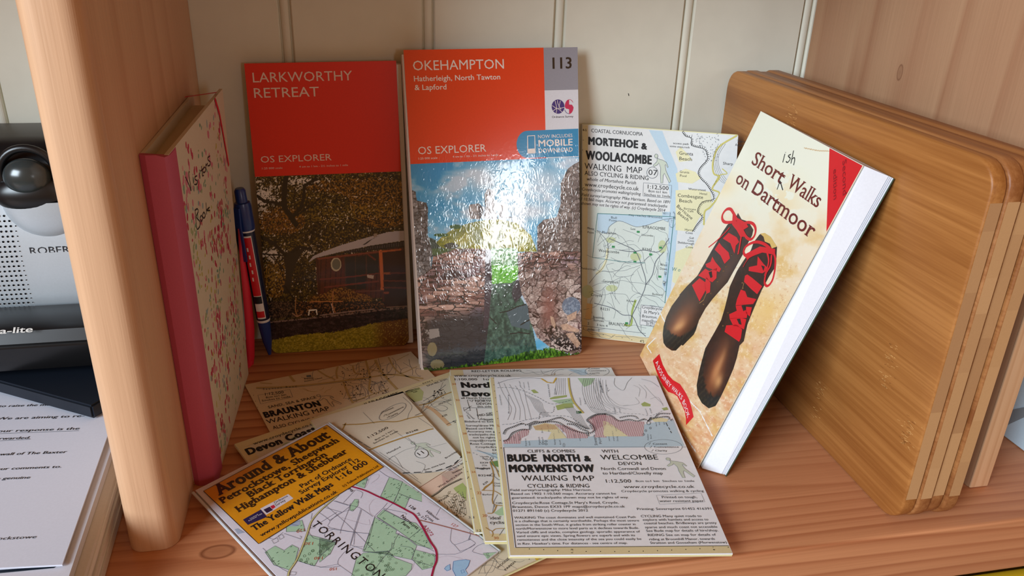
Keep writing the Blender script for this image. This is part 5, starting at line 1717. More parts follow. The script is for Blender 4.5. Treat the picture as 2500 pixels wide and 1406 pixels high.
CVB = canvas_mat(rough=.3, spec=.4, coat=.15, name='printed boots')
canvas_poly(gk, bootL, paint_boot(0), CVB, gb_, 'boot_picture', 2, 1.15, .0017)
canvas_poly(gk, bootR, paint_boot(1), CVB, gb_, 'boot_picture', 2, 1.15, .0017)
LACE = plain((222, 22, 34), rough=.35, name='red print'); LACED = plain((150, 10, 24), rough=.35, name='dark red print'); CRMP = plain((226, 190, 110), rough=.4, name='boot lining print')
BRW = plain((34, 18, 12), rough=.4, name='dark brown print'); BRASS = plain((190, 140, 84), rough=.4, name='eyelet print')
poly(gk, 'B2', [(760, 318), (800, 312), (850, 345), (905, 430), (860, 445), (845, 405), (800, 385), (790, 345)], CRMP, gb_, 'boot_lining', 3)
for q in ([(490, 310), (560, 350), (580, 390), (552, 420), (540, 490), (505, 400), (440, 360)], [(410, 395), (432, 425), (490, 480), (502, 530), (455, 577), (420, 505), (370, 455)], [(350, 515), (375, 560), (425, 620), (410, 648), (300, 605), (292, 580), (335, 560)],
          [(290, 618), (325, 640), (390, 612), (385, 700), (350, 735), (228, 678)], [(240, 700), (290, 735), (295, 800), (240, 900), (175, 760)], [(298, 690), (335, 740), (330, 820), (300, 835), (285, 760)],
          [(740, 512), (792, 580), (835, 622), (780, 658), (662, 638), (664, 605), (735, 590)], [(650, 668), (695, 700), (778, 770), (735, 838), (680, 790), (622, 730), (630, 680)], [(595, 798), (632, 812), (650, 862), (728, 880), (700, 922), (550, 934), (562, 880)],
          [(550, 938), (605, 932), (652, 1000), (645, 1042), (500, 1048), (495, 1010), (560, 980)], [(640, 945), (690, 950), (672, 1030), (640, 1000)], [(498, 1045), (590, 1040), (642, 1052), (622, 1140), (580, 1120), (530, 1110)], [(470, 1105), (560, 1100), (606, 1140), (595, 1215), (580, 1246), (455, 1160)]):
    poly(gk, 'B2', q, LACE, gb_, 'lace_print', 3)
for q in ([(318, 650), (345, 640), (352, 690), (335, 700)], [(600, 935), (628, 935), (632, 975), (618, 985)], [(560, 1050), (590, 1048), (602, 1100), (580, 1095)], [(770, 590), (800, 600), (790, 640)]):
    poly(gk, 'B2', q, BRW, gb_, 'lace_gap_print', 4)
for pts, wd in (([(560, 215), (470, 222), (438, 200), (438, 155), (470, 112), (505, 108), (530, 140), (575, 225)], 20), ([(590, 250), (650, 222), (700, 235), (722, 280), (712, 335), (680, 368), (640, 345), (600, 270)], 20), ([(500, 265), (470, 300), (420, 350), (370, 395), (318, 436)], 9), ([(600, 330), (590, 400), (572, 495)], 16),
                ([(655, 520), (622, 490), (630, 440), (680, 402), (740, 390), (800, 410), (850, 450)], 20), ([(860, 460), (890, 520), (888, 620), (865, 720), (825, 768), (800, 740), (812, 660), (850, 590), (860, 500)], 18), ([(820, 470), (835, 560), (800, 680)], 16), ([(680, 510), (640, 560), (615, 605)], 6)):
    line(gk, 'B2', pts, wd, LACE, gb_, 'lace_print', 5, sm=5)
poly(gk, 'B2', [(525, 150), (560, 180), (640, 225), (660, 260), (610, 290), (640, 345), (590, 345), (560, 290), (520, 240)], LACE, gb_, 'lace_print', 4)
poly(gk, 'B2', [(640, 490), (760, 428), (890, 450), (888, 500), (780, 480), (700, 510), (645, 540)], LACE, gb_, 'lace_print', 4)
dots(gk, 'B2', [(516, 500), (468, 600), (445, 638), (395, 728), (338, 830), (272, 925), (605, 740), (612, 785), (482, 995), (442, 1108)], 8, BRASS, gb_, 'eyelet_print')
line(gk, 'B2', [(622, 740), (608, 795)], 5, BRASS, gb_, 'eyelet_print', 4); line(gk, 'B2', [(300, 830), (275, 890), (240, 915)], 5, BRASS, gb_, 'eyelet_print', 4)
poly(gk, 'B3', [(150, 490), (160, 525), (175, 570), (212, 640), (250, 682), (300, 710), (340, 770), (370, 830), (385, 885), (400, 950), (345, 1010), (344, 960), (335, 910), (310, 855), (280, 800), (255, 782), (215, 768), (175, 720), (140, 650), (118, 590), (102, 540)], LACE, gb_, 'series_banner', 3)
BW_ = plain((250, 240, 236), rough=.4, name='white print')
for s, a, b in (('A', (122, 556), (133, 584)), ('BOS', (136, 598), (164, 655)), ('SINEY', (168, 664), (228, 742)), ('WAL', (238, 748), (284, 790)), ('KS', (288, 796), (312, 828)), ('BOOK', (318, 846), (358, 962))):
    T(gk, 'B3', s, a, b, 30, BW_, gb_, lv=5, snap=False)
MAR = plain((112, 28, 20), rough=.4, name='maroon print')
T(gk, 'K', 'Short', (441, 232), (560, 296), 52, MAR, gb_, 'title_lettering', bold=.012, serif=True, lv=4, snap=True, res=3)
T(gk, 'K', 'Walks', (573, 312), (690, 388), 54, MAR, gb_, 'title_lettering', bold=.012, serif=True, lv=4, snap=True, res=3)
T(gk, 'K', 'on', (384, 296), (428, 324), 50, MAR, gb_, 'title_lettering', bold=.012, serif=True, lv=4, snap=True, res=3)
T(gk, 'K', 'Dartmoor', (443, 336), (668, 500), 56, MAR, gb_, 'title_lettering', bold=.012, serif=True, lv=4, snap=True, res=3)
for st_ in ([(573, 184), (572, 186)], [(570, 190), (562, 222)], [(592, 192), (582, 198), (590, 208), (580, 222), (574, 218)], [(602, 178), (592, 226)], [(594, 212), (604, 204), (606, 214), (602, 232)], [(541, 322), (552, 290)], [(552, 290), (562, 324)]):
    line(gk, 'K', st_, 3.2, MBLK, gb_, 'handwritten_insert', 5, sm=3)
poly(gk, 'K', [(736, 166), (862, 236), (732, 484)], LACE, gb_, 'edition_corner', 3)
T(gk, 'K', 'Second', (783, 218), (784, 346), 18, LACED, gb_, lv=5, snap=False, bold=.02)
T(gk, 'K', 'edition', (749, 250), (750, 362), 17, LACED, gb_, lv=5, snap=False, bold=.02)

# ------------------------------------------------------------------ the maps lying on the shelf, lowest first
def B3(px, z): return back(px, 2, z)


def sheet_px(TL, TR, BR, BL, z): return Sheet(B3(TL, z[0]), B3(TR, z[1]), B3(BR, z[2]), B3(BL, z[3]))


# A: tan town map
zA = .0021
A_TL, A_TR = B3((598, 939), zA), B3((1003, 858), zA)
dA = (A_TR - A_TL) / np.linalg.norm(A_TR - A_TL); nA = np.array([dA[1], -dA[0], 0]); nA = nA + dA * .07; nA /= np.linalg.norm(nA)
mA = Sheet(A_TL, A_TR, A_TR + nA * .188, A_TL + nA * .188)
tA = thing('walking_map', 'tan town walking map at the bottom of the pile, nearest the back wall, half covered', 'map', tuple((A_TL + A_TR) / 2 * np.array([1, 1, 0])))
map_slab(mA, .0020, tA, 2, face=PTAN)
SUR = plain((190, 162, 104), rough=.6, name='brown street print')
T_A = lambda s, a, b, h, m=MBLK, **k: T(mA, 'BR', s, a, b, h, m, tA, **k)
poly(mA, 'BR', [(160, 345), (1940, 280), (1720, 20), (1690, 15), (165, 350)], plain((214, 190, 150), rough=.6, name='tan ground'), tA, 'street_ground', 1) if False else None
line(mA, 'BR', [(150, 392), (600, 376), (1000, 335), (1400, 282), (1600, 262), (1900, 300)], 18, SUR, tA, 'street_print', 3, sm=4)
line(mA, 'BR', [(150, 403), (600, 388), (1000, 347), (1400, 294)], 3, MGREY, tA, 'street_edge', 4, sm=4)
for pts, wd in (([(1420, 90), (1470, 200), (1530, 280), (1640, 400), (1690, 440)], 18), ([(1330, 95), (1360, 200), (1380, 290), (1370, 400), (1400, 440)], 14), ([(1560, 90), (1620, 200), (1700, 260), (1860, 320)], 12), ([(1120, 330), (1160, 440), (1210, 540)], 14),
                ([(1070, 160), (1050, 240), (1060, 300)], 12), ([(840, 200), (950, 270), (1040, 310)], 12), ([(1210, 170), (1230, 240), (1300, 260)], 10), ([(1640, 120), (1760, 60)], 6), ([(1500, 260), (1680, 250), (1840, 180)], 8), ([(1380, 210), (1480, 230)], 9), ([(1220, 530), (1360, 470), (1560, 400)], 10), ([(590, 270), (640, 330)], 18), ([(300, 340), (420, 350)], 10), ([(930, 190), (1000, 160)], 8)):
    line(mA, 'BR', pts, wd, SUR, tA, 'street_print', 3, sm=4)
scrawl(mA, 'BR', (700, 70, 1900, 330), 11, 40, MGREY, tA, 'street_edge', 2.4, step=55)
scrawl(mA, 'BR', (1100, 300, 1600, 540), 12, 36, MGREY, tA, 'street_edge', 2.4, step=40)
scrawl(mA, 'BR', (680, 380, 1050, 440), 13, 8, SUR, tA, 'street_edge', 3, step=40)
rnd = random.Random(4)
for _ in range(80):
    x = rnd.uniform(1080, 1560); y = rnd.uniform(180, 470); sz = rnd.uniform(4, 11)
    poly(mA, 'BR', [(x, y), (x + sz, y - 2), (x + sz, y + sz * .8), (x, y + sz * .8)], plain((60, 48, 30), rough=.6, name='building print'), tA, 'building_print', 4)
poly(mA, 'BR', [(755, 268), (800, 264), (803, 284), (758, 288)], MGREY, tA, 'building_print', 4)
for s, a, b, h in (('S a u n t o n   R o a d', (330, 412), (660, 382), 18), ('1:12,500', (352, 466), (535, 444), 26), ('8cm to1 km', (360, 494), (560, 464), 18), ('5inches to 1mile', (322, 526), (600, 482), 18), ('SAND, SEA & SPACE', (385, 590), (858, 494), 26),
                   ('Braunton', (735, 308), (830, 300), 13), ('Academy School', (735, 330), (915, 300), 14), ('WALKING MAP', (378, 748), (988, 604), 46), ('ALSO CYCLING & RIDING', (432, 795), (1040, 660), 32), ('Scar', (1175, 498), (1250, 482), 12), ('South Street', (1180, 470), (1320, 450), 12), ('Heanton', (1220, 520), (1330, 495), 12)):
    T_A(s, a, b, h)
T_A('BRAUNTON', (350, 682), (905, 565), 58, bold=.075, res=3)
line(mA, 'BR', [(280, 462), (592, 405), (622, 480), (306, 548)], 3, MGREY, tA, 'frame_line', 3, closed=True)
walker(mA, 'BR', (925, 595), 165, 190, tA, fill=None, lw=4)
dots(mA, 'BR', [(237, 462), (258, 520), (278, 580), (300, 640), (325, 704), (348, 768)], 3.4, MBLK, tA)

# B: wide opened county map
zB = [.0046] * 4
B_TL, B_TR = B3((572, 1084), .0046), B3((1110, 904), .0046)
dB = (B_TR - B_TL) / np.linalg.norm(B_TR - B_TL); nB = np.array([dB[1], -dB[0], 0])
mB = Sheet(B_TL, B_TR, B_TR + nB * .150, B_TL + nB * .150)
tB = thing('walking_map', 'wide half-opened walking map with a yellow border, beneath the numbered 11 map', 'map', tuple(B_TL * np.array([1, 1, 0])))
map_slab(mB, .0022, tB, 3, face=plain((216, 210, 190), rough=.6, name='map paper tan'))
T_B = lambda s, a, b, h, m=MBLK, **k: T(mB, 'BR', s, a, b, h, m, tB, **k)
rect_local(mB, .0003, mB.H - .0068, mB.W - .0003, mB.H - .0003, TAN, tB, 'border_print', 1)
rect_local(mB, .0003, .0003, .0075, mB.H - .0070, TAN, tB, 'border_print', 1)
T_B('www.croydecycle.co.uk', (238, 948), (860, 745), 30)
T_B('Devon Coast', (195, 1062), (860, 800), 66, bold=.075, res=3)
T_B('Croydecycle promotes', (930, 704), (1292, 582), 20); T_B('walking & cycling', (978, 722), (1255, 622), 20)
T_B('to Coast', (1020, 770), (1500, 590), 62, bold=.075, res=3)
poly(mB, 'BR', [(1305, 560), (1700, 425), (1860, 560), (1320, 640)], plain((196, 198, 196), rough=.6, name='grey inset print'), tB, 'inset_ground', 1)
line(mB, 'BR', [(1318, 640), (1308, 560), (1700, 425)], 4, MBLK, tB, 'inset_frame', 2)
T_B('ILFRACOMBE', (1345, 568), (1670, 452), 34, lv=4)
T_B('Lynton', (400, 1075), (520, 1035), 26)
poly(mB, 'BR', [(1720, 425), (1860, 385), (1905, 430), (1890, 510), (1810, 530), (1750, 470)], plain((184, 190, 130), rough=.6, name='moor print'), tB, 'moor_print', 1)
for s, a, b, h in (('Cregbother', (1745, 445), (1870, 398), 14), ('Hill', (1810, 440), (1845, 428), 14), ('EX34 9BZ, 01271', (1942, 375), (2140, 312), 18), ('EX34 9', (1900, 352), (2000, 320), 12), ('A39', (2090, 678), (2140, 660), 20), ('HILLSBOROUGH', (1905, 560), (2060, 480), 16), ('HIGH ST. ILFRA', (2060, 560), (2180, 510), 16), ('5', (2205, 735), (2225, 728), 26)):
    T_B(s, a, b, h)
for pts, wd, m in (([(1720, 430), (1800, 390), (1960, 340), (2100, 300)], 3, MGREY), ([(1920, 570), (1990, 600), (2060, 660), (2160, 760)], 34, plain((206, 170, 130), rough=.6, name='tan band')), ([(1860, 560), (1960, 540), (2080, 470), (2180, 430)], 12, BRN), ([(1900, 520), (2000, 460), (2120, 360)], 4, MGREY), ([(1980, 530), (2100, 520), (2180, 560)], 3, MGREY),
                   ([(2130, 750), (2260, 690)], 5, MGREY), ([(2000, 580), (2080, 560), (2140, 590), (2090, 620), (2010, 600)], 3, MGREY)):
    line(mB, 'BR', pts, wd, m, tB, 'road_print', 2, sm=3)
scrawl(mB, 'BR', (1850, 330, 2180, 720), 21, 12, MGREY, tB, 'lane_print', 2.2, step=44)
scrawl(mB, 'BR', (560, 900, 760, 1060), 22, 10, MGREY, tB, 'lane_print', 2.2, step=44)
rnd = random.Random(14)
for _ in range(26):
    x = rnd.uniform(1990, 2110); y = rnd.uniform(400, 490); sz = rnd.uniform(5, 12)
    poly(mB, 'BR', [(x, y), (x + sz, y - 4), (x + sz + 2, y + sz * .6), (x + 2, y + sz * .8)], MBLK, tB, 'building_print', 4)
for p in ((640, 880), (560, 940)): ellipse(mB, 'BR', p, 46, 16, 0, WOOD_, tB, 'wood', 2, fill=plain((176, 190, 150), rough=.6, name='wood print'), n=10, rot=-.4)

# C: map numbered 11
zC = .0070
C_TR, C_BR = B3((984, 959), zC), B3((1340, 1352), zC)
dv_ = (C_BR - C_TR) / np.linalg.norm(C_BR - C_TR); C_TL = B3((806, 1047), zC); du_ = (C_TL - C_TR)
du_ = du_ - dv_ * (du_ @ dv_) * .9; wl_ = .070 / np.linalg.norm(du_)
mC = Sheet(C_TR + du_ * wl_, C_TR, C_BR, C_BR + du_ * wl_)
tC = thing('walking_map', 'tan parish walking map numbered 11, lying diagonally right of the yellow-labelled map', 'map', tuple(C_TR * np.array([1, 1, 0])))
map_slab(mC, .0022, tC, 3, face=plain((220, 208, 184), rough=.6, name='map paper tan'))
T_C = lambda s, a, b, h, m=MBLK, fr='BR', **k: T(mC, fr, s, a, b, h, m, tC, **k)
poly(mC, 'BR', [(1340, 1000), (1700, 850), (2060, 760), (2140, 750), (2300, 1000), (2320, 1100), (2200, 1200), (1700, 1240), (1500, 1100)], plain((222, 222, 216), rough=.6, name='pale field print'), tC, 'field_print', 1)
line(mC, 'BR', [(1110, 752), (1300, 745), (1480, 722), (1640, 722), (1760, 690), (1900, 662), (2010, 655)], 12, BRN, tC, 'road_print', 3, sm=4)
line(mC, 'BR', [(1370, 1000), (1500, 950), (1700, 880), (1900, 820), (1960, 800), (2160, 762)], 16, BRN, tC, 'road_print', 3, sm=4)
line(mC, 'BR', [(1140, 735), (1110, 800)], 10, BRN, tC, 'road_print', 3)
for pts in ([(1310, 630), (1380, 700), (1420, 740)], [(1700, 480), (1790, 570), (1760, 640), (1745, 700)], [(1850, 680), (2000, 780)], [(1750, 880), (1900, 980), (2250, 900)], [(1470, 1020), (1740, 1200), (1850, 1290)], [(1560, 1090), (1720, 1000), (1830, 960), (1720, 880)], [(2160, 800), (2230, 1010)], [(1830, 1110), (1920, 1150), (1880, 1230)], [(1600, 800), (1700, 870)], [(1700, 1180), (1620, 1060), (1560, 1100)]):
    line(mC, 'BR', pts, 2.2, MGREY, tC, 'boundary_print', 3, sm=3)
line(mC, 'BR', [(1060, 770), (1390, 985), (1640, 1160), (1880, 1330)], 2.4, MGREY, tC, 'margin_line', 3)
line(mC, 'BR', [(1700, 1225), (1900, 1218), (2000, 1210), (2080, 1190), (2200, 1140), (2290, 1050)], 9, MBLK, tC, 'parish_boundary', 4, sm=3, dash=(5, 3))
line(mC, 'BR', [(1700, 1232), (1900, 1225), (2000, 1217), (2080, 1197), (2200, 1147), (2290, 1057)], 2.4, MBLK, tC, 'parish_boundary', 3, sm=3)
ellipse(mC, 'BR', (1600, 624), 148, 52, 3.5, MGREY, tC, 'oval_frame', 4, rot=-.50)
for s, a, b in (('Content', (1512, 632), (1615, 588)), ('Convenience', (1545, 664), (1712, 580)), ('Clarity', (1575, 682), (1655, 640))): T_C(s, a, b, 18)
for p in ((1482, 645), (1512, 672), (1545, 690)): line(mC, 'BR', [(p[0], p[1] - 8), (p[0] + 6, p[1]), (p[0] + 16, p[1] - 22)], 3, MBLK, tC, 'lettering', 4)
for s, a, b, h in (('1:12,500', (1370, 885), (1562, 785), 26), ('8cm to 1 km', (1435, 908), (1600, 815), 17), ('5inches to 1mile', (1420, 942), (1655, 818), 18), ('B3248', (1742, 845), (1852, 805), 17), ('Mettaford', (1552, 1040), (1682, 975), 18), ('- Hescott', (1815, 672), (1905, 628), 13), ('Bremlidge', (2125, 1085), (2245, 1012), 18), ('firm, stone base', (1915, 1202), (2118, 1135), 18),
                   ('lift back lower flap', (2160, 1205), (2400, 1080), 22), ('lower flap for', (2195, 1232), (2420, 1130), 22), ("West Buck's Point", (2055, 1372), (2290, 1222), 20)):
    T_C(s, a, b, h)
T_C('other side of map', (1385, 978), (1172, 850), 16)
for s, a, b, h in (('Wood', (1305, 572), (1412, 500), 30),): T_C(s, a, b, h, fr='Y3')
T_C('WOOLSERY', (1945, 1290), (2110, 1150), 24, fr='Y3'); T_C('PARISH', (2030, 1310), (2140, 1218), 24, fr='Y3')
walker(mC, 'BR', (1900, 1103), 233, 200, tC)
ellipse(mC, 'BR', (1885, 1035), 66, 45, 4, MBLK, tC, 'number_ring', 5, fill=MAPW)
T_C('11', (1868, 1056), (1912, 1034), 40, lv=6)
line(mC, 'Y3', [(1085, 408), (1330, 250), (1560, 100)], 4, plain((140, 84, 60), rough=.6, name='brown line'), tC, 'boundary_print', 3)
ticks(mC, 'Y3', [(1230, 505), (1300, 460), (1360, 410), (1450, 360), (1560, 310)], 5, 16, 12, MBLK, tC, 'cliff_print', side=1, lv=4)
for q in ([(1100, 400), (1320, 260), (1420, 330), (1300, 440), (1200, 490)],): poly(mC, 'Y3', q, plain((226, 198, 176), rough=.6, name='foreshore tint'), tC, 'foreshore_print', 1)
hatch(mC, 'Y3', [(1330, 260), (1480, 170), (1560, 240), (1440, 340), (1350, 390)], .0009, .00012, PKL, tC, 'foreshore_grid', 2, ang=(20, 110))
poly(mC, 'Y3', [(1460, 410), (1560, 350), (1600, 400), (1600, 540), (1480, 440)], WOOD_, tC, 'wood_print', 1)
scrawl(mC, 'Y3', (1280, 420, 1600, 780), 31, 18, plain((96, 88, 56), rough=.6, name='dark olive ink'), tC, 'contour_print', 3, step=40, kind='c')
for k in range(9):
    line(mC, 'Y3', [(1380 + k * 22, 560 - k * 14), (1420 + k * 20, 600 - k * 6), (1460 + k * 18, 690)], 2.4, MGREY, tC, 'contour_print', 2, sm=3)
rnd = random.Random(24)
for _ in range(60):
    x = rnd.uniform(1400, 1580); y = rnd.uniform(500, 740); sz = rnd.uniform(8, 18)
    line(mC, 'Y3', [(x, y), (x + sz * .8, y - sz * .5), (x + sz, y + sz * .2)], 5, plain((70, 60, 30), rough=.6, name='dark olive ink 2'), tC, 'rock_print', 4)
line(mC, 'Y3', [(2060, 1390), (2180, 1310), (2330, 1215), (2400, 1150)], 30, plain((216, 176, 48), rough=.6, name='ochre border'), tC, 'border_print', 3, sm=3)
poly(mC, 'Y3', [(2100, 1400), (2200, 1325), (2440, 1160), (2500, 1160), (2500, 1500), (2100, 1500)], TAN, tC, 'border_print', 1)
dots(mC, 'Y3', [(2160, 1348), (2188, 1275), (2265, 1252), (2368, 1172), (2285, 1185)], 5, MBLK, tC)
scrawl(mC, 'Y3', (1700, 1100, 2300, 1400), 41, 14, MGREY, tC, 'boundary_print', 2.4, step=80)

# Y: yellow-labelled map in a clear sleeve
YP = [B3((477, 1197), .0058), B3((800, 1033), .0092), B3((1217, 1346), .0092)]
YP.append(YP[0] + YP[2] - YP[1])
mY = Sheet(YP[0], YP[1], YP[2], YP[3])
tY = thing('walk_map', 'map with a yellow label in a clear plastic sleeve, front left of the pile', 'map', tuple(YP[3] * np.array([1, 1, 0]) + np.array([.02, .06, 0])))
YW = plain((228, 226, 238), rough=.5, name='white map print')
map_slab(mY, .0020, tY, 3, edge=plain((214, 214, 214), rough=.5, name='map edge'), face=YW)
YGR = plain((176, 212, 180), rough=.5, name='green field print'); YLN = plain((92, 100, 120), rough=.5, name='field line'); YDG = plain((70, 110, 84), rough=.5, name='tree print'); CRM = plain((170, 20, 70), rough=.5, name='crimson road'); YBL = plain((164, 204, 236), rough=.5, name='lake print'); RDN = plain((196, 96, 70), rough=.5, name='spot height')
greens3 = [[(760, 290), (905, 340), (855, 465), (805, 570), (665, 500)], [(905, 340), (1130, 465), (1115, 560), (975, 515), (855, 465)], [(855, 465), (980, 515), (930, 635), (810, 570)], [(695, 645), (940, 770), (1050, 790), (1110, 855), (975, 960), (820, 850), (620, 720)],
           [(600, 725), (840, 870), (830, 905), (960, 960), (1060, 1040), (1000, 1190), (720, 1130), (470, 1100), (540, 900)], [(975, 960), (1115, 850), (1235, 1075), (1060, 1030)], [(1040, 1080), (1150, 1110), (1260, 1140), (1250, 1270), (1120, 1300), (1010, 1190)],
           [(480, 1115), (745, 1095), (820, 1170), (1010, 1240), (1000, 1300), (940, 1366), (560, 1420), (340, 1400), (400, 1180)], [(0, 955), (130, 975), (180, 1000), (120, 1120), (0, 1220)], [(385, 530), (425, 535), (420, 600), (370, 655), (330, 655), (335, 600)], [(530, 290), (490, 410), (395, 380), (440, 330)], [(1780, 1120), (1930, 1110), (1850, 1200)]]
greens2 = [[(1065, 1040), (1200, 1075), (1310, 1115), (1180, 1220), (1120, 1320), (960, 1270), (1020, 1130)], [(680, 1195), (770, 1140), (850, 1180), (920, 1130), (980, 1160), (950, 1270), (910, 1360), (760, 1310)], [(870, 960), (1010, 910), (1040, 1010), (870, 1015)]]
rnd = random.Random(6)
for fr_, gl_ in (('Y3', greens3), ('Y2', greens2)):
    for gi, g in enumerate(gl_):
        poly(mY, fr_, g, YGR, tY, 'field_print', 1)
        line(mY, fr_, g, 3, YLN, tY, 'field_boundary', 3, closed=True)
        xs = [p[0] for p in g]; ys = [p[1] for p in g]
        n_ = int((max(xs) - min(xs)) * (max(ys) - min(ys)) / 2600)
        for _ in range(n_):
            x, y = rnd.uniform(min(xs), max(xs)), rnd.uniform(min(ys), max(ys))
            if not inside(np.array([x]), np.array([y]), g)[0]: continue
            if (gi >= 6 and fr_ == 'Y3') or (fr_ == 'Y2' and gi == 0):
                ellipse(mY, fr_, (x, y), 11, 11, 2.4, YDG, tY, 'tree_symbol', 3, n=8)
            else:
                line(mY, fr_, [(x - 7, y + 5), (x + 7, y - 5)], 5, YDG, tY, 'rough_symbol', 3)
for pts in ([(0, 680), (110, 760), (100, 800), (110, 840), (370, 890), (545, 905)], [(340, 600), (240, 680), (110, 760)], [(450, 640), (370, 890), (330, 1050)], [(170, 550), (330, 600)], [(260, 570), (390, 430)], [(20, 560), (300, 800), (600, 1100)], [(610, 705), (690, 630), (740, 570)], [(690, 630), (930, 680), (940, 700)],
            [(1085, 660), (1160, 490)], [(1270, 710), (1320, 620)], [(1405, 830), (1460, 715)], [(1580, 880), (1600, 820)], [(1440, 850), (1425, 980), (1470, 1030), (1530, 1100)], [(1470, 1030), (1630, 970), (1640, 880)], [(1530, 1100), (1640, 1060), (1700, 1010), (1620, 960)], [(1280, 1130), (1480, 1130), (1600, 1080), (1690, 1020)],
            [(1670, 1090), (1720, 1040), (1840, 1010), (1950, 1110), (1860, 1150), (1680, 1110), (1670, 1090)], [(60, 955), (60, 900), (170, 850)], [(480, 1080), (340, 1030)], [(200, 1240), (210, 1180), (330, 1060), (470, 1050)], [(200, 1240), (380, 1366)], [(0, 1275), (200, 1240)], [(650, 220), (720, 270), (760, 290)], [(700, 640), (930, 760), (1050, 790)],
            [(870, 900), (820, 980), (800, 1060), (730, 1130), (600, 1300), (560, 1400)], [(840, 900), (1250, 1100)], [(630, 730), (820, 850)], [(400, 430), (470, 460), (450, 520)], [(1650, 960), (1620, 980), (1650, 900)], [(880, 1040), (1000, 1060), (1030, 1100)], [(1000, 1190), (1130, 1230), (1250, 1270)], [(545, 905), (480, 1060)]):
    line(mY, 'Y3', pts, 3, YLN, tY, 'field_boundary', 3, sm=2)
for pts in ([(560, 360), (640, 300), (640, 260), (560, 280), (520, 370), (490, 410)], [(540, 600), (600, 530), (720, 540)], [(540, 600), (550, 680), (600, 720)], [(240, 730), (400, 780), (540, 810), (540, 750)], [(880, 1366), (1000, 1300), (1040, 1200)], [(1190, 560), (1300, 620)], [(1290, 1170), (1400, 1150), (1560, 1180)]):
    line(mY, 'Y3', pts, 2, plain((186, 176, 186), rough=.5, name='contour ink'), tY, 'contour_print', 2, sm=4)
for pts in ([(1060, 850), (960, 880), (900, 940), (980, 960)], [(1100, 850), (1090, 900)], [(1290, 740), (1420, 780)], [(1215, 800), (1360, 840)], [(1260, 920), (1340, 850), (1440, 820)], [(1440, 760), (1420, 830), (1360, 980), (1350, 1030)], [(1430, 780), (1520, 800), (1640, 880)], [(1540, 820), (1440, 1130)], [(1170, 975), (1480, 1020), (1610, 1030)], [(1700, 870), (1820, 760)],
            [(1060, 980), (1110, 1070), (1330, 1110)], [(850, 1030), (1000, 1080)], [(700, 1060), (760, 1080), (840, 1020)], [(660, 1160), (700, 1200), (780, 1310), (900, 1380)], [(960, 1270), (1180, 1330), (1350, 1320)], [(1480, 1020), (1470, 1130)], [(1130, 960), (1320, 840)], [(1660, 870), (1600, 1100), (1560, 1190)], [(1560, 1190), (1780, 1190), (1810, 1110)]):
    line(mY, 'Y2', pts, 2.6, YLN, tY, 'field_boundary', 3, sm=2)
for q in ([(1080, 960), (1120, 955), (1125, 980), (1088, 985)], [(800, 1050), (835, 1040), (850, 1065), (815, 1085)], [(740, 1090), (790, 1070), (800, 1100), (760, 1120)], [(990, 1050), (1005, 1060), (1000, 1080)], [(910, 1370), (960, 1375), (950, 1400), (905, 1400)]):
    line(mY, 'Y2', q, 3, MBLK, tY, 'building_print', 4, closed=True)
line(mY, 'Y3', [(340, 392), (500, 440), (640, 505), (800, 575), (950, 655), (1040, 710), (1130, 850), (1205, 990), (1268, 1090), (1275, 1200), (1245, 1280), (1215, 1400)], 17, CRM, tY, 'main_road', 5, sm=4)
line(mY, 'Y3', [(1090, 760), (1250, 800), (1440, 850), (1640, 905), (1790, 950)], 11, plain((168, 110, 100), rough=.5, name='brown road'), tY, 'side_road', 4, sm=3)
line(mY, 'Y2', [(1330, 690), (1180, 820), (1095, 920), (1060, 1020), (1020, 1130), (960, 1270), (900, 1360), (885, 1410)], 16, plain((110, 106, 90), rough=.5, name='lane edge'), tY, 'lane_print', 4, sm=4)
line(mY, 'Y2', [(1330, 690), (1180, 820), (1095, 920), (1060, 1020), (1020, 1130), (960, 1270), (900, 1360), (885, 1410)], 10, plain((214, 206, 140), rough=.5, name='yellow lane'), tY, 'lane_print', 5, sm=4)
for q in ([(1460, 1210), (1510, 1200), (1590, 1190), (1640, 1200), (1620, 1260), (1590, 1300), (1640, 1366), (1600, 1420), (1500, 1400), (1450, 1300)], [(1380, 1265), (1420, 1240), (1425, 1300), (1390, 1315), (1360, 1290)]):
    poly(mY, 'Y3', q, YBL, tY, 'lake_print', 3); line(mY, 'Y3', q, 3.5, plain((40, 110, 180), rough=.5, name='blue line'), tY, 'lake_outline', 4, closed=True)
line(mY, 'Y3', [(1540, 1310), (1570, 1300), (1580, 1330), (1550, 1340)], 3, plain((40, 110, 180), rough=.5, name='blue line'), tY, 'lake_outline', 4, closed=True)
poly(mY, 'Y2', [(890, 940), (990, 910), (995, 950), (960, 965), (895, 965)], plain((170, 184, 206), rough=.5, name='pond'), tY, 'lake_print', 2)
poly(mY, 'Y2', [(410, 990), (440, 985), (500, 1020), (440, 1035)], plain((170, 184, 206), rough=.5, name='pond'), tY, 'lake_print', 2)
TY = lambda s, a, b, h, m=MBLK, fr='Y3', **k: T(mY, fr, s, a, b, h, m, tY, snap=False, **k)
TY('Narracott', (882, 718), (1062, 862), 34, bold=.02); TY('Farm', (888, 790), (968, 856), 34, bold=.02); TY('Hillmoor', (1158, 668), (1292, 765), 28, bold=.01); TY('Cross', (1145, 716), (1228, 778), 28, bold=.01)
TY('A3072', (1125, 822), (1215, 935), 34, CRM); TY('128', (970, 612), (1030, 652), 30, bold=.02); TY('127', (1432, 812), (1492, 846), 30, RDN); TY('MS', (312, 425), (350, 455), 28, bold=.02); TY('Pp 219', (1060, 690), (1150, 765), 24)
TY('TORRINGTON', (1085, 955), (1690, 1440), 78, fr='Y2', space=1.25, bold=-.008)
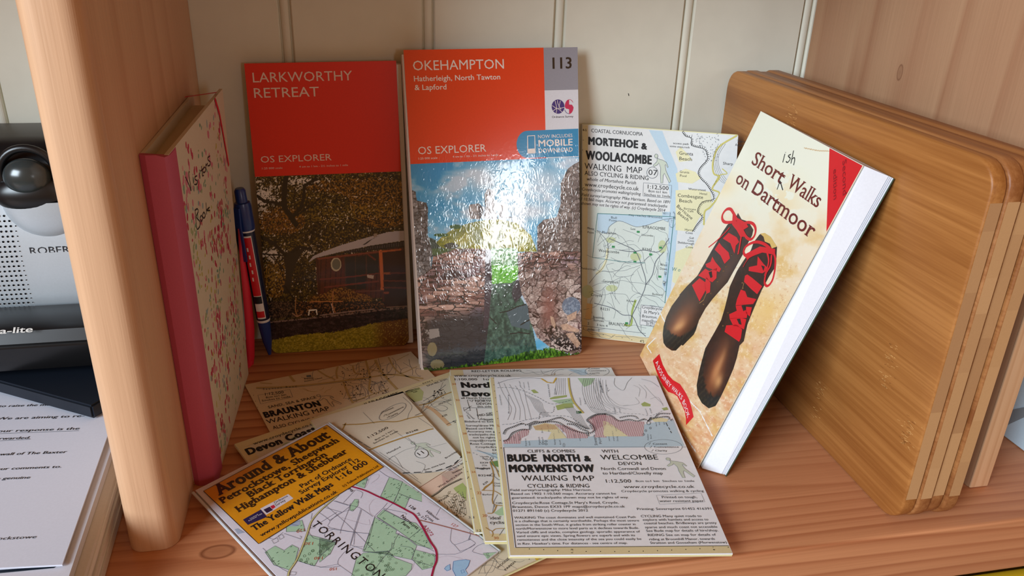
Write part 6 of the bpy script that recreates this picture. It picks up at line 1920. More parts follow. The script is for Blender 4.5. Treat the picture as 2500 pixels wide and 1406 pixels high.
for s, a, b in (('120', (1030, 985), (960, 1000)), ('130', (1110, 1105), (1035, 1108)), ('140', (1195, 1235), (1120, 1238))): T(mY, 'Y2', s, a, b, 26, RDN, tY, snap=False)
T(mY, 'Y3', '150', (185, 1275), (110, 1282), 30, RDN, tY, snap=False)
GOLD = plain((226, 152, 22), rough=.45, name='yellow label print'); BRB = plain((52, 30, 8), rough=.45, name='dark brown lettering')
gbx = [(135, 655), (1230, 68), (1735, 440), (625, 1125)]
poly(mY, 'Y2', gbx, GOLD, tY, 'yellow_label', 6); line(mY, 'Y2', gbx, 5, MBLK, tY, 'label_outline', 7, closed=True)
TG = lambda s, a, b, h, m=BRB, **k: T(mY, 'Y2', s, a, b, h, m, tY, lv=8, **k)
TG('Around & About', (275, 702), (1268, 168), 96, bold=.055, serif=True, res=3)
TG('Petrockstowe, Sheepwash', (302, 768), (1348, 214), 58, bold=.05, serif=True)
TG('Black Torrington', (548, 712), (1242, 340), 56, bold=.05, serif=True)
TG('Highampton & Shebbear', (448, 848), (1420, 310), 58, bold=.05, serif=True)
TG('Part of Ordnance', (1010, 628), (1458, 380), 40, MBLK, bold=.03); TG('Survey Explorer 112', (1003, 684), (1532, 388), 40, MBLK, bold=.03)
TG('1:16 000', (1340, 562), (1604, 412), 50, MBLK, bold=.03)
TG('The Yellow Walk Maps', (585, 1010), (1296, 608), 52, MBLK, bold=.05, serif=True)
TG('www.yellowpublications.co.uk', (650, 1062), (1330, 668), 32, MBLK, bold=.025)
TG('(c) Yellow Publications Ltd', (1375, 618), (1696, 442), 22, bold=.02)
TG('®', (1208, 112), (1240, 98), 22)
NVY = plain((34, 30, 80), rough=.45, name='navy badge'); WHB = plain((222, 214, 220), rough=.45, name='pale badge')
poly(mY, 'Y2', [(485, 910), (645, 820), (700, 885), (530, 957)], NVY, tY, 'badge_print', 7); poly(mY, 'Y2', [(638, 812), (888, 682), (934, 720), (692, 868)], WHB, tY, 'badge_print', 7)
poly(mY, 'Y2', [(668, 822), (722, 795), (752, 825), (698, 852)], plain((40, 24, 60), rough=.45, name='badge dark'), tY, 'badge_print', 8); poly(mY, 'Y2', [(728, 792), (758, 778), (776, 798), (748, 816)], plain((200, 30, 60), rough=.45, name='badge red'), tY, 'badge_print', 8)
TG('Ordnance', (770, 768), (890, 706), 22, MBLK); TG('Survey', (780, 790), (868, 744), 22, MBLK)
TG('Licensed', (552, 905), (622, 868), 12, WHB); TG('Partner 100', (540, 925), (660, 862), 12, WHB)
# clear sleeve: thin film wrapped over the map with a rolled left edge
nt = NT('clear plastic sleeve'); nt.t.nodes.remove(nt.b)
tr = nt.n('BsdfTransparent'); gl = nt.n('BsdfGlossy', i_Roughness=0.08); lw_ = nt.n('LayerWeight', i_Blend=.5); pw = nt.n('Math', operation='POWER'); pw.inputs[1].default_value = 4.0; fz = nt.n('Math', operation='MULTIPLY_ADD'); fz.inputs[1].default_value = .7; fz.inputs[2].default_value = .035; mxs = nt.n('MixShader')
nz = nt.n('TexNoise', i_Scale=60.0); bp = nt.n('Bump', i_Strength=.25, i_Distance=.002); nt.l(nz.outputs['Fac'], bp.inputs['Height']); nt.l(bp.outputs[0], gl.inputs['Normal']); nt.l(bp.outputs[0], lw_.inputs['Normal']); nt.l(lw_.outputs['Facing'], pw.inputs[0]); nt.l(pw.outputs[0], fz.inputs[0])
nt.l(fz.outputs[0], mxs.inputs[0]); nt.l(tr.outputs[0], mxs.inputs[1]); nt.l(gl.outputs[0], mxs.inputs[2])
nt.l(mxs.outputs[0], nt.t.nodes['Material Output'].inputs['Surface'])
SLV = nt.m
us = np.linspace(-.0022 / mY.W, 1 + .0022 / mY.W, 25); vs_ = np.linspace(-.002 / mY.H, 1 + .002 / mY.H, 25)
U, V_ = np.meshgrid(us, vs_)
edge = np.clip(np.minimum(np.minimum(U * mY.W, (1 - U) * mY.W) / .004, 1), -.6, 1)
hh = .0010 + .0006 * np.sin(U * 9 + V_ * 3) * np.clip(edge, 0, 1) * .5 + np.where(edge < 0, -.0018, 0)
PV = mY.P(U.ravel(), V_.ravel(), hh.ravel())
mesh_obj('plastic_sleeve', PV, [(j * 25 + i, j * 25 + i + 1, (j + 1) * 25 + i + 1, (j + 1) * 25 + i) for j in range(24) for i in range(24)], SLV, tY, smooth=True, label='clear plastic sleeve')
# rolled edge tubes on the two long sides
for uu in (-.0016 / mY.W, 1 + .0012 / mY.W):
    a = mY.P(uu, 0.0, -.0008); b = mY.P(uu, 1.0, -.0008)
    lathe(tuple(a), tuple(b), [(0, .0009), (np.linalg.norm(b - a), .0009)], plain((206, 214, 220), rough=.12, spec=.8, coat=.6, name='sleeve edge'), tY, 'sleeve_edge', 8)

# E: lower of the two middle maps
E_TL, E_TR, E_BL = B3((1098, 903), .0072), B3((1492, 897), .0026), B3((1160, 1300), .0112)
E_BR = E_BL + (E_TR - E_TL) * np.array([1, 1, 1]) ; E_BR[2] = .0026
mE = Sheet(E_TL, E_TR, E_BR, E_BL)
tE = thing('walking_map', 'cream-bordered walking map directly beneath the county cycling map, mostly hidden', 'map', tuple(E_BR * np.array([1, 1, 0]) + np.array([0, .05, 0])))
map_slab(mE, .0018, tE, 2)
rect_local(mE, .0003, .0003, .0100, mE.H - .0003, TAN, tE, 'border_print', 1)
T_E = lambda s, a, b, h, m=MBLK, fr='D4', **k: T(mE, fr, s, a, b, h, m, tE, **k)
T_E('RED-LETTER ROLLING', (315, 123), (848, 123), 20)
line(mE, 'D4', [(840, 120), (900, 140), (980, 128), (1100, 122), (1250, 98), (1400, 96), (1550, 140), (1758, 170)], 3, MGREY, tE, 'contour_print', 2, sm=3)
line(mE, 'D4', [(1060, 180), (1090, 160), (1200, 158), (1210, 140)], 5, BRN, tE, 'road_print', 3)
poly(mE, 'D4', [(1340, 100), (1530, 90), (1560, 140), (1520, 175), (1400, 120)], SEA, tE, 'sea_print', 1)
for s, a, b in (('Content', (1572, 98), (1690, 92)), ('Convenience', (1572, 122), (1758, 112)), ('Clarity', (1585, 146), (1690, 138))): T_E(s, a, b, 15)
ellipse(mE, 'D4', (1660, 118), 130, 50, 3, MGREY, tE, 'oval_frame', 3)
scrawl(mE, 'D4', (850, 95, 1540, 180), 51, 24, MGREY, tE, 'lane_print', 2.2, step=50)
for s, a, b in (('3', (1605, 305), (1618, 308)), ('3.1', (1625, 742), (1685, 742)), ('1.2', (1718, 886), (1760, 886))): T_E(s, a, b, 24, fr='Y3')
dots(mE, 'Y3', [(1600, 120), (1612, 230), (1650, 420), (1668, 520)], 5, MBLK, tE)

# D: county cycling map
D_TL, D_TR, D_BL = B3((1096, 917), .0100), B3((1503, 916), .0054), B3((1184, 1321), .0142)
D_BR = D_BL + (D_TR - D_TL); D_BR[2] = .0054
mD = Sheet(D_TL, D_TR, D_BR, D_BL)
tD = thing('cycling_map', 'county cycling map with numbered tan border, partly under the large cliffs map', 'map', tuple(D_BR * np.array([1, 1, 0]) + np.array([0, .05, 0])))
map_slab(mD, .0020, tD, 3)
wD = float(mD.inv(Q('D4', [(165, 300), (345, 1200)]))[:, 0].mean())
rect_local(mD, .0003, .0003, wD, mD.H - .0003, TAN, tD, 'border_print', 1)
rect_local(mD, wD, .0003, mD.W - .0003, .0060, TAN, tD, 'border_print', 1)
T_D = lambda s, a, b, h, m=MBLK, fr='D4', **k: T(mD, fr, s, a, b, h, m, tD, **k)
T_D('www.croydecycle.co.uk', (128, 178), (740, 172), 26); T_D('1:100,000   1cm to 1km', (135, 217), (740, 212), 24)
T_D('North', (205, 292), (556, 292), 58, bold=.075, res=3); T_D('Devon', (212, 385), (585, 385), 58, bold=.075, res=3)
T_D('all North Devon on one side', (202, 416), (760, 412), 20)
line(mD, 'D4', [(600, 425), (265, 425), (300, 540), (235, 545), (225, 508), (520, 512), (700, 514)], 4, MBLK, tD, 'key_diagram', 3)
line(mD, 'D4', [(365, 515), (385, 632), (470, 632), (700, 634)], 4, MBLK, tD, 'key_diagram', 3)
line(mD, 'D4', [(240, 535), (310, 490)], 4, MBLK, tD, 'key_diagram', 3); line(mD, 'D4', [(290, 430), (320, 445), (325, 425)], 4, MBLK, tD, 'key_diagram', 3); line(mD, 'D4', [(400, 640), (420, 615), (425, 640)], 4, MBLK, tD, 'key_diagram', 3)
for s, a, b, h in (('NORTH', (355, 448), (530, 448), 24), ('DEVON', (368, 478), (528, 478), 24), ('this side', (375, 505), (526, 505), 20), ('MID DEVON', (385, 606), (640, 560), 28), ('other side', (470, 598), (620, 588), 20), ('South', (440, 645), (548, 645), 20), ('Bideford to Exeter', (240, 662), (610, 670), 20),
                   ('Survey/draw Mike', (255, 710), (600, 710), 20), ('Based on1946', (258, 742), (538, 742), 20), ('Accuracy not guar-', (268, 774), (640, 772), 20), ('tracks/paths shown may', (285, 806), (700, 805), 20), ('not be rights', (330, 838), (568, 838), 20), ('maps@croydecycle', (295, 870), (680, 870), 20), ('Rose Cottage', (300, 906), (570, 906), 22), ('Croyde,Braunton', (358, 940), (700, 940), 20),
                   ('EX33 1PF', (540, 972), (700, 972), 20), ('01271 89', (538, 1008), (690, 1008), 20), ('EX39', (408, 1108), (492, 1108), 18), ('5TA', (426, 1136), (480, 1136), 16), ('Hugglepit', (356, 1166), (515, 1164), 17), ('B3248', (388, 1246), (520, 1244), 20), ('Clovelly', (408, 1040), (500, 1040), 14), ('Court', (430, 1062), (490, 1062), 14)):
    T_D(s, a, b, h)
T_D('Cornwall', (248, 556), (330, 632), 20, snap=False); T_D('map', (256, 590), (290, 628), 18, snap=False)
for s, x, y in (('34', 105, 264), ('32', 145, 436), ('30', 180, 610), ('28', 218, 795), ('26', 260, 998), ('24', 312, 1208)): T_D(s, (x, y), (x + 42, y), 19, ORB)
for s, a, b in (('22', (1718, 476), (1768, 476)), ('20', (1778, 724), (1828, 724)), ('30', (1902, 968), (1955, 968))): T_D(s, a, b, 28, ORB, fr='Y3')
for s, a, b, h in (('A39', (1790, 380), (1842, 345), 24), ('Burford', (1778, 490), (1890, 488), 17), ('Clove', (1905, 365), (1970, 368), 18), ('Cross', (1905, 392), (1970, 395), 18), ('Clifford', (1922, 582), (2030, 584), 19), ("'ideal'", (1850, 752), (1985, 752), 34), ('cyclist', (1860, 800), (2040, 802), 34), ('Hugglepit', (1715, 205), (1860, 205), 18)):
    T_D(s, a, b, h, fr='Y3')
line(mD, 'D4', [(370, 960), (450, 990), (600, 1050)], 4, MGREY, tD, 'coast_line', 3)
poly(mD, 'D4', [(330, 960), (620, 1010), (620, 1080), (480, 1010)], SEA, tD, 'sea_print', 1)
line(mD, 'D4', [(325, 990), (400, 1025)], 4, MGREY, tD, 'ferry_line', 3, dash=(3, 3))
for pts, wd, m in (([(510, 1090), (540, 1180), (545, 1230), (535, 1300), (430, 1395)], 10, BRN), ([(510, 1090), (600, 1190), (640, 1230)], 5, MGREY), ([(540, 1230), (600, 1280), (620, 1280)], 5, MGREY), ([(430, 1040), (470, 1070), (530, 1060), (510, 1090)], 5, MGREY)):
    line(mD, 'D4', pts, wd, m, tD, 'road_print', 3, sm=3)
ellipse(mD, 'D4', (528, 1050), 17, 14, 5, MGREY, tD, 'road_print', 3); ellipse(mD, 'D4', (538, 1230), 20, 18, 4, MGREY, tD, 'road_print', 3)
for pts, wd, m in (([(1765, 435), (1890, 440), (1940, 460), (2000, 500)], 8, BRN), ([(1890, 310), (1895, 430), (1890, 580), (2020, 605)], 10, BRN), ([(1785, 432), (1810, 395), (1885, 350)], 12, BRN), ([(1830, 685), (1890, 680), (1930, 600)], 10, BRN), ([(1885, 680), (1900, 590)], 4, MGREY), ([(1810, 840), (1880, 880), (1920, 855), (2030, 850)], 8, BRN), ([(1880, 880), (1890, 910), (1880, 940)], 8, BRN), ([(1960, 925), (2010, 850)], 5, MGREY),
                   ([(1690, 840), (1750, 860)], 5, MBLK), ([(1940, 480), (1900, 560), (1910, 620)], 4, MGREY), ([(1870, 100), (1920, 190), (1960, 290)], 8, BRN)):
    line(mD, 'Y3', pts, wd, m, tD, 'road_print', 3, sm=3)
poly(mD, 'Y3', [(1900, 680), (2010, 600), (2040, 700), (1960, 710)], MGRN, tD, 'wood_print', 1); poly(mD, 'Y3', [(1855, 125), (1940, 110), (1950, 180), (1890, 165)], plain((110, 150, 90), rough=.5, name='dark wood'), tD, 'wood_print', 2)
dots(mD, 'Y3', [(1608, 130), (1636, 210), (1652, 300), (1668, 400), (1690, 520), (1712, 600), (1726, 650), (1760, 780)], 4.5, MBLK, tD)

# F: large cliffs map on top at the right
mF = Sheet(B3((1196, 921), .0122), B3((1601, 917), .0087), B3((1789, 1351), .0087), B3((1245, 1356), .0164), bulge=lambda u, v: .0006 * np.sin(PI * v) * (1 - u))
tF = thing('walking_map', 'large cliffs-and-combes walking map on top of the pile, front right beside the boots book', 'map', tuple(mF.c[2] * np.array([1, 1, 0]) + np.array([-.03, .06, 0])))
FACE_F = plain((238, 241, 248), rough=.55, bump=.03, bscale=200, name='white map paper')
map_slab(mF, .0026, tF, 3, face=FACE_F)
fl6 = mF.inv(Q('F6', [(120, 52), (245, 1050), (830, 1083), (1985, 36)]))
aL = mF.inv(Q('D4', [(562, 500), (640, 900)]))[:, 0]
bB = mF.inv(Q('F6', [(500, 1072), (1400, 1072), (2425, 1040)]))[:, 1].mean()
wb = (mF.inv(Q('D4', [(575, 500)]))[0, 0] + mF.inv(Q('F6', [(200, 800)]))[0, 0]) / 2
aL = float(mF.inv(Q('F6', [(120, 52), (185, 560), (245, 1050)]))[:, 0].mean())
rect_local(mF, .0003, .0003, aL - .0008, mF.H - .0003, TAN, tF, 'border_print', 1)
rect_local(mF, aL - .0008, .0003, mF.W - .0003, bB, TAN, tF, 'border_print', 1)
bT = mF.inv(Q('F6', [(200, 52), (1500, 50)]))[:, 1].mean()
e_a = mF.inv(Q('F6', [(1560, 50), (1938, 38)]))[:, 0]
ribbon(mF, np.array([[aL, bT], [e_a[0], bT]]), .00035, MGREY, tF, 'frame_line', 3); ribbon(mF, np.array([[e_a[1], bT], [mF.W - .0005, bT]]), .00035, MGREY, tF, 'frame_line', 3)
ribbon(mF, np.array([[aL, bT], [aL, bB]]), .00035, MBLK, tF, 'frame_line', 3); ribbon(mF, np.array([[aL, bB], [mF.W - .0005, bB]]), .00035, MBLK, tF, 'frame_line', 3)
T_F = lambda s, a, b, h, m=MBLK, **k: T(mF, 'F6', s, a, b, h, m, tF, **k)
for s, a, b, h in (('BUDE', (162, 193), (467, 196), 70), ('NORTH', (533, 195), (905, 196), 72), ('&', (945, 193), (1018, 193), 56), ('MORWENSTOW', (178, 296), (1058, 308), 74)): T_F(s, a, b, h, bold=.08, res=3)
for s, a, b, h in (('CLIFFS & COMBES', (366, 103), (853, 106), 30), ('WALKING', (310, 390), (775, 393), 55), ('MAP', (838, 393), (1052, 393), 55), ('CYCLING & RIDING', (366, 460), (998, 463), 38), ('WITH', (1125, 107), (1290, 106), 32), ('WELCOMBE', (1115, 181), (1697, 173), 52), ('DEVON', (1295, 234), (1527, 231), 34), ('1:12,500', (1168, 413), (1423, 409), 35)): T_F(s, a, b, h)
for s, a, b, h in (('Field survey/cartography: Mike Harrison.', (192, 488), (1022, 504), 22), ('Based on 1902 1:10,560 maps. Accuracy cannot be', (197, 526), (1270, 541), 22), ('guaranteed: tracks/paths shown may not be rights of way.', (202, 564), (1400, 581), 22), ("Croydecycle:Rose Cottage,St Mary's Road, Croyde,", (208, 616), (1298, 638), 24),
                   ('Braunton, Devon EX33 1PF maps@croydecycle.co.uk', (212, 656), (1362, 677), 24), ('01271 891160 (c) Croydecycle 2012', (216, 696), (985, 718), 24), ('WALKING The coast dominates and well maintained Coast Path', (229, 766), (1470, 783), 22), ('is a challenge that is certainly worthwhile. Perhaps the most severe', (235, 801), (1506, 819), 22),
                   ('section in the South-West, it grades from striking roller coaster in', (242, 838), (1470, 858), 22), ('north/Morwenstow to more level parts as it declines towards Bude.', (246, 874), (1505, 897), 22), ('Varied cliffs and stacks, complex geology, sporadic appearance of', (250, 911), (1517, 935), 22), ('sand ensure epic views. Spring flowers are superb and with its', (256, 948), (1465, 973), 22),
                   ('remoteness and the close intensity of the sea you could easily be', (261, 986), (1530, 1010), 22), ("in Rev. Hawker's time. For distances - see centre of map.", (265, 1025), (1388, 1053), 22),
                   ('North Cornwall and Devon', (1120, 288), (1772, 276), 29), ('to Hartland/Clovelly map', (1133, 333), (1742, 323), 29), ('8cm to1 km  5inches to 1mile', (1470, 412), (2062, 396), 20), ('www.croydecycle.co.uk', (1350, 475), (2062, 456), 30), ('Croydecycle promotes walking & cycling', (1326, 520), (2155, 493), 22),
                   ('Printed on tough,', (1738, 575), (2090, 562), 24), ('water resistant paper', (1713, 617), (2158, 598), 24), ('Printing: Severnprint 01452 416391', (1487, 703), (2232, 673), 24), ('CYCLING Many quiet roads to', (1525, 775), (2133, 749), 24), ('explore with hamlets and access to', (1545, 812), (2202, 783), 24), ('coastal beaches. Bridleways are pretty', (1557, 850), (2285, 816), 24),
                   ('sparse and much coast not accessible', (1568, 890), (2293, 856), 24), ('See Bude map for details of hire/shop.', (1580, 925), (2303, 894), 24), ('RIDING See on map for details of', (1597, 967), (2280, 939), 24), ('riding at Broomhill Manor, towards', (1610, 1010), (2268, 981), 24), ('Stratton and Gooseham (Morwenstow)', (1622, 1050), (2388, 1013), 24),
                   ('Content', (1645, 27), (1788, 23), 18), ('Convenience', (1657, 61), (1905, 51), 18), ('Clarity', (1668, 96), (1787, 91), 18)):
    T_F(s, a, b, h)
for p in ((1598, 24), (1610, 58), (1626, 94)): line(mF, 'F6', [(p[0], p[1] - 8), (p[0] + 6, p[1]), (p[0] + 18, p[1] - 20)], 3, MBLK, tF, 'lettering', 4)
ellipse(mF, 'F6', (1748, 47), 192, 74, 3, MGREY, tF, 'oval_frame', 3)
line(mF, 'F6', [(1675, 540), (2130, 518), (2170, 607), (1710, 632)], 2.6, MGREY, tF, 'frame_line', 3, closed=True)
walker(mF, 'F6', (1830, 366), 235, 250, tF)
dots(mF, 'F6', [(385, 1085), (530, 1092), (672, 1102), (962, 1111), (1108, 1111), (1253, 1112), (1398, 1110), (1543, 1107), (1688, 1102), (1832, 1096), (1976, 1090), (2120, 1082), (2408, 1068), (97, 58)], 5.5, MBLK, tF)
T_F('1.2', (828, 1128), (826, 1084), 20, snap=False); T_F("1'", (2272, 1098), (2268, 1066), 18, snap=False)
# the coast map above the text
T4 = lambda s, a, b, h, m=MGREY, **k: T(mF, 'D4', s, a, b, h, m, tF, snap=False, **k)
T5 = lambda s, a, b, h, m=MGREY, **k: T(mF, 'F5', s, a, b, h, m, tF, snap=False, **k)


def px2(*fl_):
    return np.vstack([Q(f_, p_) for f_, p_ in fl_])


def polypx(pts, mat, name, lv=1): poly(mF, 'px', pts, mat, tF, name, lv)


sea = px2(('D4', [(652, 895), (690, 880), (880, 860), (1130, 850), (1330, 830), (1560, 820), (1758, 790)]), ('F5', [(430, 700), (620, 640), (800, 600), (960, 590), (1010, 720), (1085, 884), (620, 900), (0, 905)]), ('D4', [(655, 928)]))
polypx(sea, SEA, 'sea_print')
fore = [px2(('D4', [(655, 895), (655, 865), (720, 830), (800, 770), (880, 740), (930, 740), (920, 800), (840, 840), (840, 895)])), px2(('D4', [(1200, 680), (1330, 700), (1440, 750), (1560, 800), (1555, 835), (1340, 838), (1330, 790)])),
        px2(('D4', [(1555, 640), (1650, 585), (1758, 578), (1758, 828), (1630, 826), (1640, 760), (1600, 690)])), px2(('F5', [(30, 560), (120, 530), (240, 540), (290, 570), (345, 598), (540, 602), (622, 610), (612, 775), (440, 778), (290, 680), (190, 640), (30, 720)]))]
for f_ in fore:
    polypx(f_, plain((224, 208, 210), rough=.55, name='foreshore tint'), 'foreshore_print', 2)
    hatch(mF, 'px', f_, .00150, .00030, PKL, tF, 'foreshore_grid', 3)
for s_ in (px2(('D4', [(970, 705), (1100, 672), (1210, 690), (1335, 835), (1128, 850), (1170, 770), (1000, 750)])), px2(('F5', [(150, 600), (200, 610), (280, 660), (440, 775), (165, 778)])), px2(('F5', [(700, 575), (800, 560), (900, 580), (880, 610), (740, 610)])), px2(('D4', [(1735, 735), (1758, 735), (1758, 800), (1725, 800)]))):
    polypx(s_, SAND, 'sand_print', 3)
hatch(mF, 'D4', [(975, 710), (1100, 680), (1205, 695), (1240, 740), (1000, 750)], .0011, .00022, ORB, tF, 'sand_grid', 4, ang=(45, 135))
for c_ in ([(650, 790), (680, 740), (760, 710), (850, 675), (900, 690), (990, 655), (1060, 660), (1150, 640), (1260, 610), (1330, 640), (1440, 680), (1560, 740)], [(655, 860), (700, 850), (730, 800), (760, 770), (850, 740), (930, 740), (930, 700), (960, 685), (1050, 665), (1180, 655), (1260, 670), (1340, 720), (1440, 760), (1560, 780), (1630, 750), (1600, 690), (1545, 640), (1640, 580), (1758, 572)], [(1340, 680), (1420, 690), (1500, 740), (1560, 760), (1570, 820)]):
    ticks(mF, 'D4', c_, 4, 14, 12, MBLK, tF, 'cliff_print', side=-1, lv=5, sm=3)
for c_ in ([(0, 570), (70, 530), (180, 520), (260, 545), (300, 580), (345, 598), (450, 580), (540, 600), (620, 575), (670, 600), (690, 560), (740, 560), (790, 515), (930, 515)], [(30, 690), (0, 640)], [(340, 560), (440, 540), (520, 545), (560, 580)], [(660, 600), (690, 580), (800, 555), (900, 550), (920, 590), (945, 575)]):
    ticks(mF, 'F5', c_, 4, 14, 12, MBLK, tF, 'cliff_print', side=-1 if c_[0][0] != 30 else 1, lv=5, sm=3)
# contours
for k in range(5):
    line(mF, 'D4', [(600 + k * 60, 230 + k * 14), (640 + k * 60, 330), (690 + k * 52, 420), (740 + k * 46, 520), (700 + k * 64, 640)], 2.2, MGREY, tF, 'contour_print', 3, sm=4)
for k in range(9):
    line(mF, 'D4', [(1520 + k * 22, 190), (1500 + k * 24, 300), (1530 + k * 22, 430), (1600 + k * 20, 540), (1680 + k * 26, 580)], 2.2, MGREY, tF, 'contour_print', 3, sm=4)
for k in range(6):
    line(mF, 'D4', [(1225 + k * 18, 190), (1215 + k * 20, 290), (1200 + k * 24, 370)], 2.0, MGREY, tF, 'contour_print', 3, sm=4)
for k in range(7):
    line(mF, 'D4', [(880 + k * 24, 360 + k * 10), (950 + k * 20, 430 + k * 6), (1000 + k * 14, 520), (1080 + k * 12, 600)], 2.0, MGREY, tF, 'contour_print', 3, sm=4)
for k in range(7):
    line(mF, 'D4', [(1310 + k * 14, 500), (1380 + k * 16, 580), (1450 + k * 14, 680), (1560 + k * 4, 740)], 2.2, MGREY, tF, 'contour_print', 3, sm=4)
for k in range(5):
    line(mF, 'F5', [(30 + k * 38, 130), (60 + k * 34, 260 + k * 10), (110 + k * 44, 380 + k * 10), (240 + k * 60, 470)], 2.2, MGREY, tF, 'contour_print', 3, sm=4)
line(mF, 'F5', [(285, 110), (280, 180), (330, 230), (390, 245), (430, 160), (480, 105)], 3, MGREY, tF, 'contour_print', 3, sm=4)
line(mF, 'F5', [(590, 120), (700, 150), (790, 210)], 3, MGREY, tF, 'contour_print', 3, sm=4)
for pts in ([(230, 240), (190, 290), (250, 360), (340, 420), (440, 420)], [(500, 190), (570, 230), (560, 320)], [(560, 180), (640, 260), (640, 340)], [(380, 430), (560, 400), (520, 330)], [(620, 190), (720, 300), (840, 410)], [(690, 350), (780, 330), (840, 430)]):
    line(mF, 'F5', pts, 2, MGREY, tF, 'contour_print', 3, sm=4)
for pts in ([(590, 295), (740, 295), (900, 340), (1030, 400), (1180, 470), (1390, 425)], [(1035, 630), (1060, 560), (1180, 560), (1200, 490)], [(640, 690), (760, 680), (900, 640), (1150, 600), (1330, 600), (1420, 640), (1540, 730)]):
    line(mF, 'D4', pts, 5, MGREY, tF, 'footpath_print', 4, sm=4, dash=(3, 2))
line(mF, 'F5', [(0, 440), (120, 470), (300, 500), (450, 520), (560, 520), (700, 540), (860, 470)], 4, MGREY, tF, 'footpath_print', 4, sm=4, dash=(4, 3))
line(mF, 'D4', [(590, 250), (700, 210), (850, 190), (1060, 195), (1125, 235), (1190, 242), (1222, 188)], 4, MGREY, tF, 'road_edge', 3, sm=2)
line(mF, 'D4', [(1062, 197), (1125, 237), (1190, 243), (1222, 188)], 13, plain((214, 176, 64), rough=.55, name='amber road'), tF, 'road_print', 4)
line(mF, 'D4', [(1352, 190), (1365, 310), (1400, 430), (1450, 500), (1512, 568)], 15, plain((208, 188, 96), rough=.55, name='straw road'), tF, 'road_print', 4, sm=3)
line(mF, 'D4', [(1362, 190), (1375, 310), (1410, 428), (1458, 498), (1518, 562)], 2.4, MGREY, tF, 'road_edge', 5, sm=3)
for q in ([(1150, 405), (1200, 388), (1335, 372), (1335, 392), (1230, 410), (1160, 418)], [(1215, 485), (1290, 465), (1390, 458), (1410, 505), (1320, 515), (1235, 535)], [(950, 320), (985, 312), (1035, 350), (980, 352)]): poly(mF, 'D4', q, WOOD_, tF, 'wood_print', 2)
for q in ([(1450, 190), (1640, 190), (1600, 255), (1520, 285), (1480, 230)], [(1170, 430), (1400, 405), (1420, 470), (1240, 460)]): poly(mF, 'D4', q, MGRN, tF, 'valley_print', 1)
for q in ([(585, 405), (625, 380), (695, 410), (690, 432), (605, 432)], [(820, 455), (880, 440), (900, 470), (850, 480)]): poly(mF, 'F5', q, WOOD_, tF, 'wood_print', 2)
poly(mF, 'D4', [(1436, 545), (1490, 548), (1492, 570), (1440, 572)], plain((60, 104, 60), rough=.5, name='car park sign'), tF, 'car_park_print', 5)
T4('P', (1462, 566), (1458, 548), 14, MAPW, lv=6)
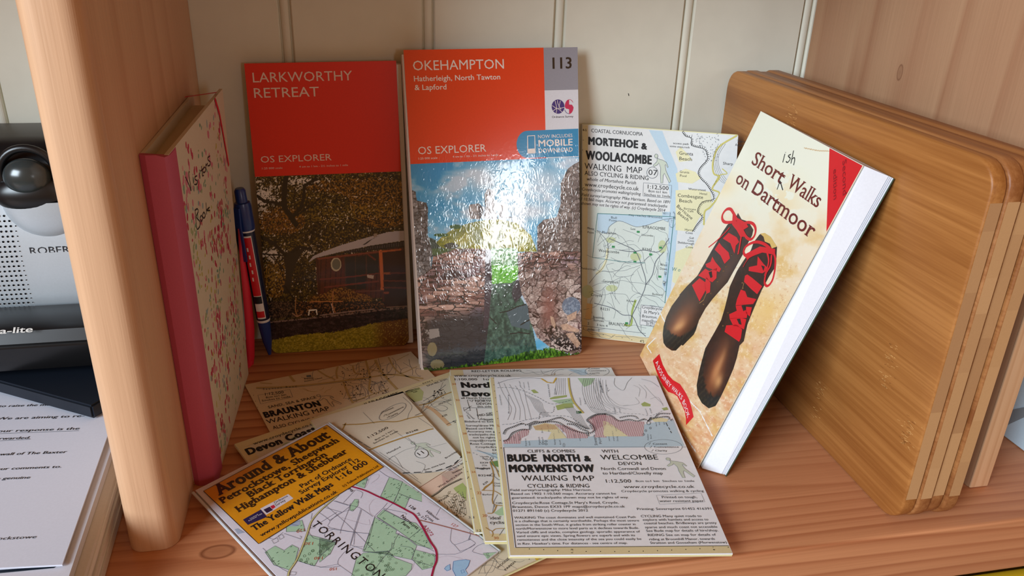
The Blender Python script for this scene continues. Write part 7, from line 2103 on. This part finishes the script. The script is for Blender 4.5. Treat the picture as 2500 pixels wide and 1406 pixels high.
for s, a, b, h in (('Rosemary', (720, 570), (712, 365), 15), ('GOOSEHAM', (640, 480), (620, 372), 13), ('walk a path', (845, 290), (830, 225), 13), ('MARSLAND', (1160, 392), (1140, 255), 14), ('MOUTH', (1225, 368), (1215, 302), 14), ('natural', (885, 300), (875, 238), 12), ('a path', (935, 318), (922, 230), 12), ('Rock', (1540, 470), (1525, 408), 12), ('Duckpool', (1490, 480), (1478, 402), 12), ('STANBURY', (1725, 345), (1700, 225), 15),
                   ('Steeple', (1664, 912), (1640, 800), 30), ('Point', (1712, 896), (1690, 820), 28), ('Sharpnose', (1080, 780), (1064, 700), 16), ('Beach', (1150, 766), (1136, 696), 16), ('Square', (905, 920), (896, 840), 16), ('Rock', (945, 912), (935, 868), 16), ('Pigsback', (1052, 905), (1040, 820), 17), ('Rock', (1088, 880), (1074, 822), 17), ("Kempthorn's", (1216, 905), (1200, 785), 17), ('Rock', (1275, 905), (1262, 855), 15),
                   ('High', (785, 862), (772, 812), 16), ('Beach', (838, 858), (824, 790), 16), ('Lower', (1256, 780), (1245, 735), 15), ('Sharps', (1300, 772), (1288, 726), 15), ('wreck', (1430, 836), (1418, 790), 14), ('wreck from', (1484, 866), (1470, 788), 14), ('Warren Gutter', (1680, 720), (1660, 640), 17)):
    T4(s, a, b, h)
for s, a, b, h in (('STANBURY', (160, 280), (118, 145), 17), ('Park', (215, 255), (190, 180), 15), ('Higher', (300, 512), (282, 440), 17), ('Port', (352, 500), (342, 455), 15), ('removed in 2008', (230, 830), (205, 690), 15), ('emptied by storms', (282, 830), (255, 665), 15), ('Duckpool emptied', (325, 830), (300, 665), 15), ('Hollow', (675, 820), (668, 750), 17), ('Rock', (708, 805), (700, 755), 15), ('Menachurch', (668, 530), (640, 460), 14), ('Cliff', (712, 512), (695, 455), 14), ('Rane', (770, 660), (758, 615), 14), ('Point', (806, 645), (790, 595), 14), ('Black Rk', (860, 640), (838, 580), 14)):
    T5(s, a, b, h)
for p in ((615, 755), (640, 712), (692, 682)): ellipse(mF, 'F5', p, 10, 13, 3, MBLK, tF, 'stack_print', 4, n=7)
for pts in ([(870, 620), (890, 660)], [(900, 675), (915, 700)], [(920, 715), (935, 740)]): line(mF, 'F5', pts, 6, MBLK, tF, 'reef_print', 4)
ellipse(mF, 'F5', (672, 625), 22, 20, 4, MBLK, tF, 'stack_print', 5, n=8)
for p in ((1078, 895), (1110, 870), (1112, 900)): ellipse(mF, 'D4', p, 12, 10, 3, MBLK, tF, 'stack_print', 4, n=7)
ellipse(mF, 'D4', (1303, 910), 10, 20, 2.5, MGREY, tF, 'stack_print', 4, n=9)
dots(mF, 'D4', [(548, 190), (553, 262), (560, 330), (570, 402), (578, 472), (586, 548), (594, 624), (610, 778), (620, 858), (629, 940)], 4.5, MBLK, tF)
T4('24', (612, 715), (600, 690), 20, ORB)

flush()

# print belongs to the cover, leaf or panel it is printed on: one level deeper than that part
CARRIER = ('front_cover', 'map_leaf', 'letter_page', 'front_panel', 'housing', 'carton', 'board_blank', 'barrel')
for o in PRINTED:
    th_ = o.parent
    if th_ is None: continue
    for c in th_.children:
        if c.name.split('.')[0] in CARRIER and c is not o:
            o.parent = c
            break
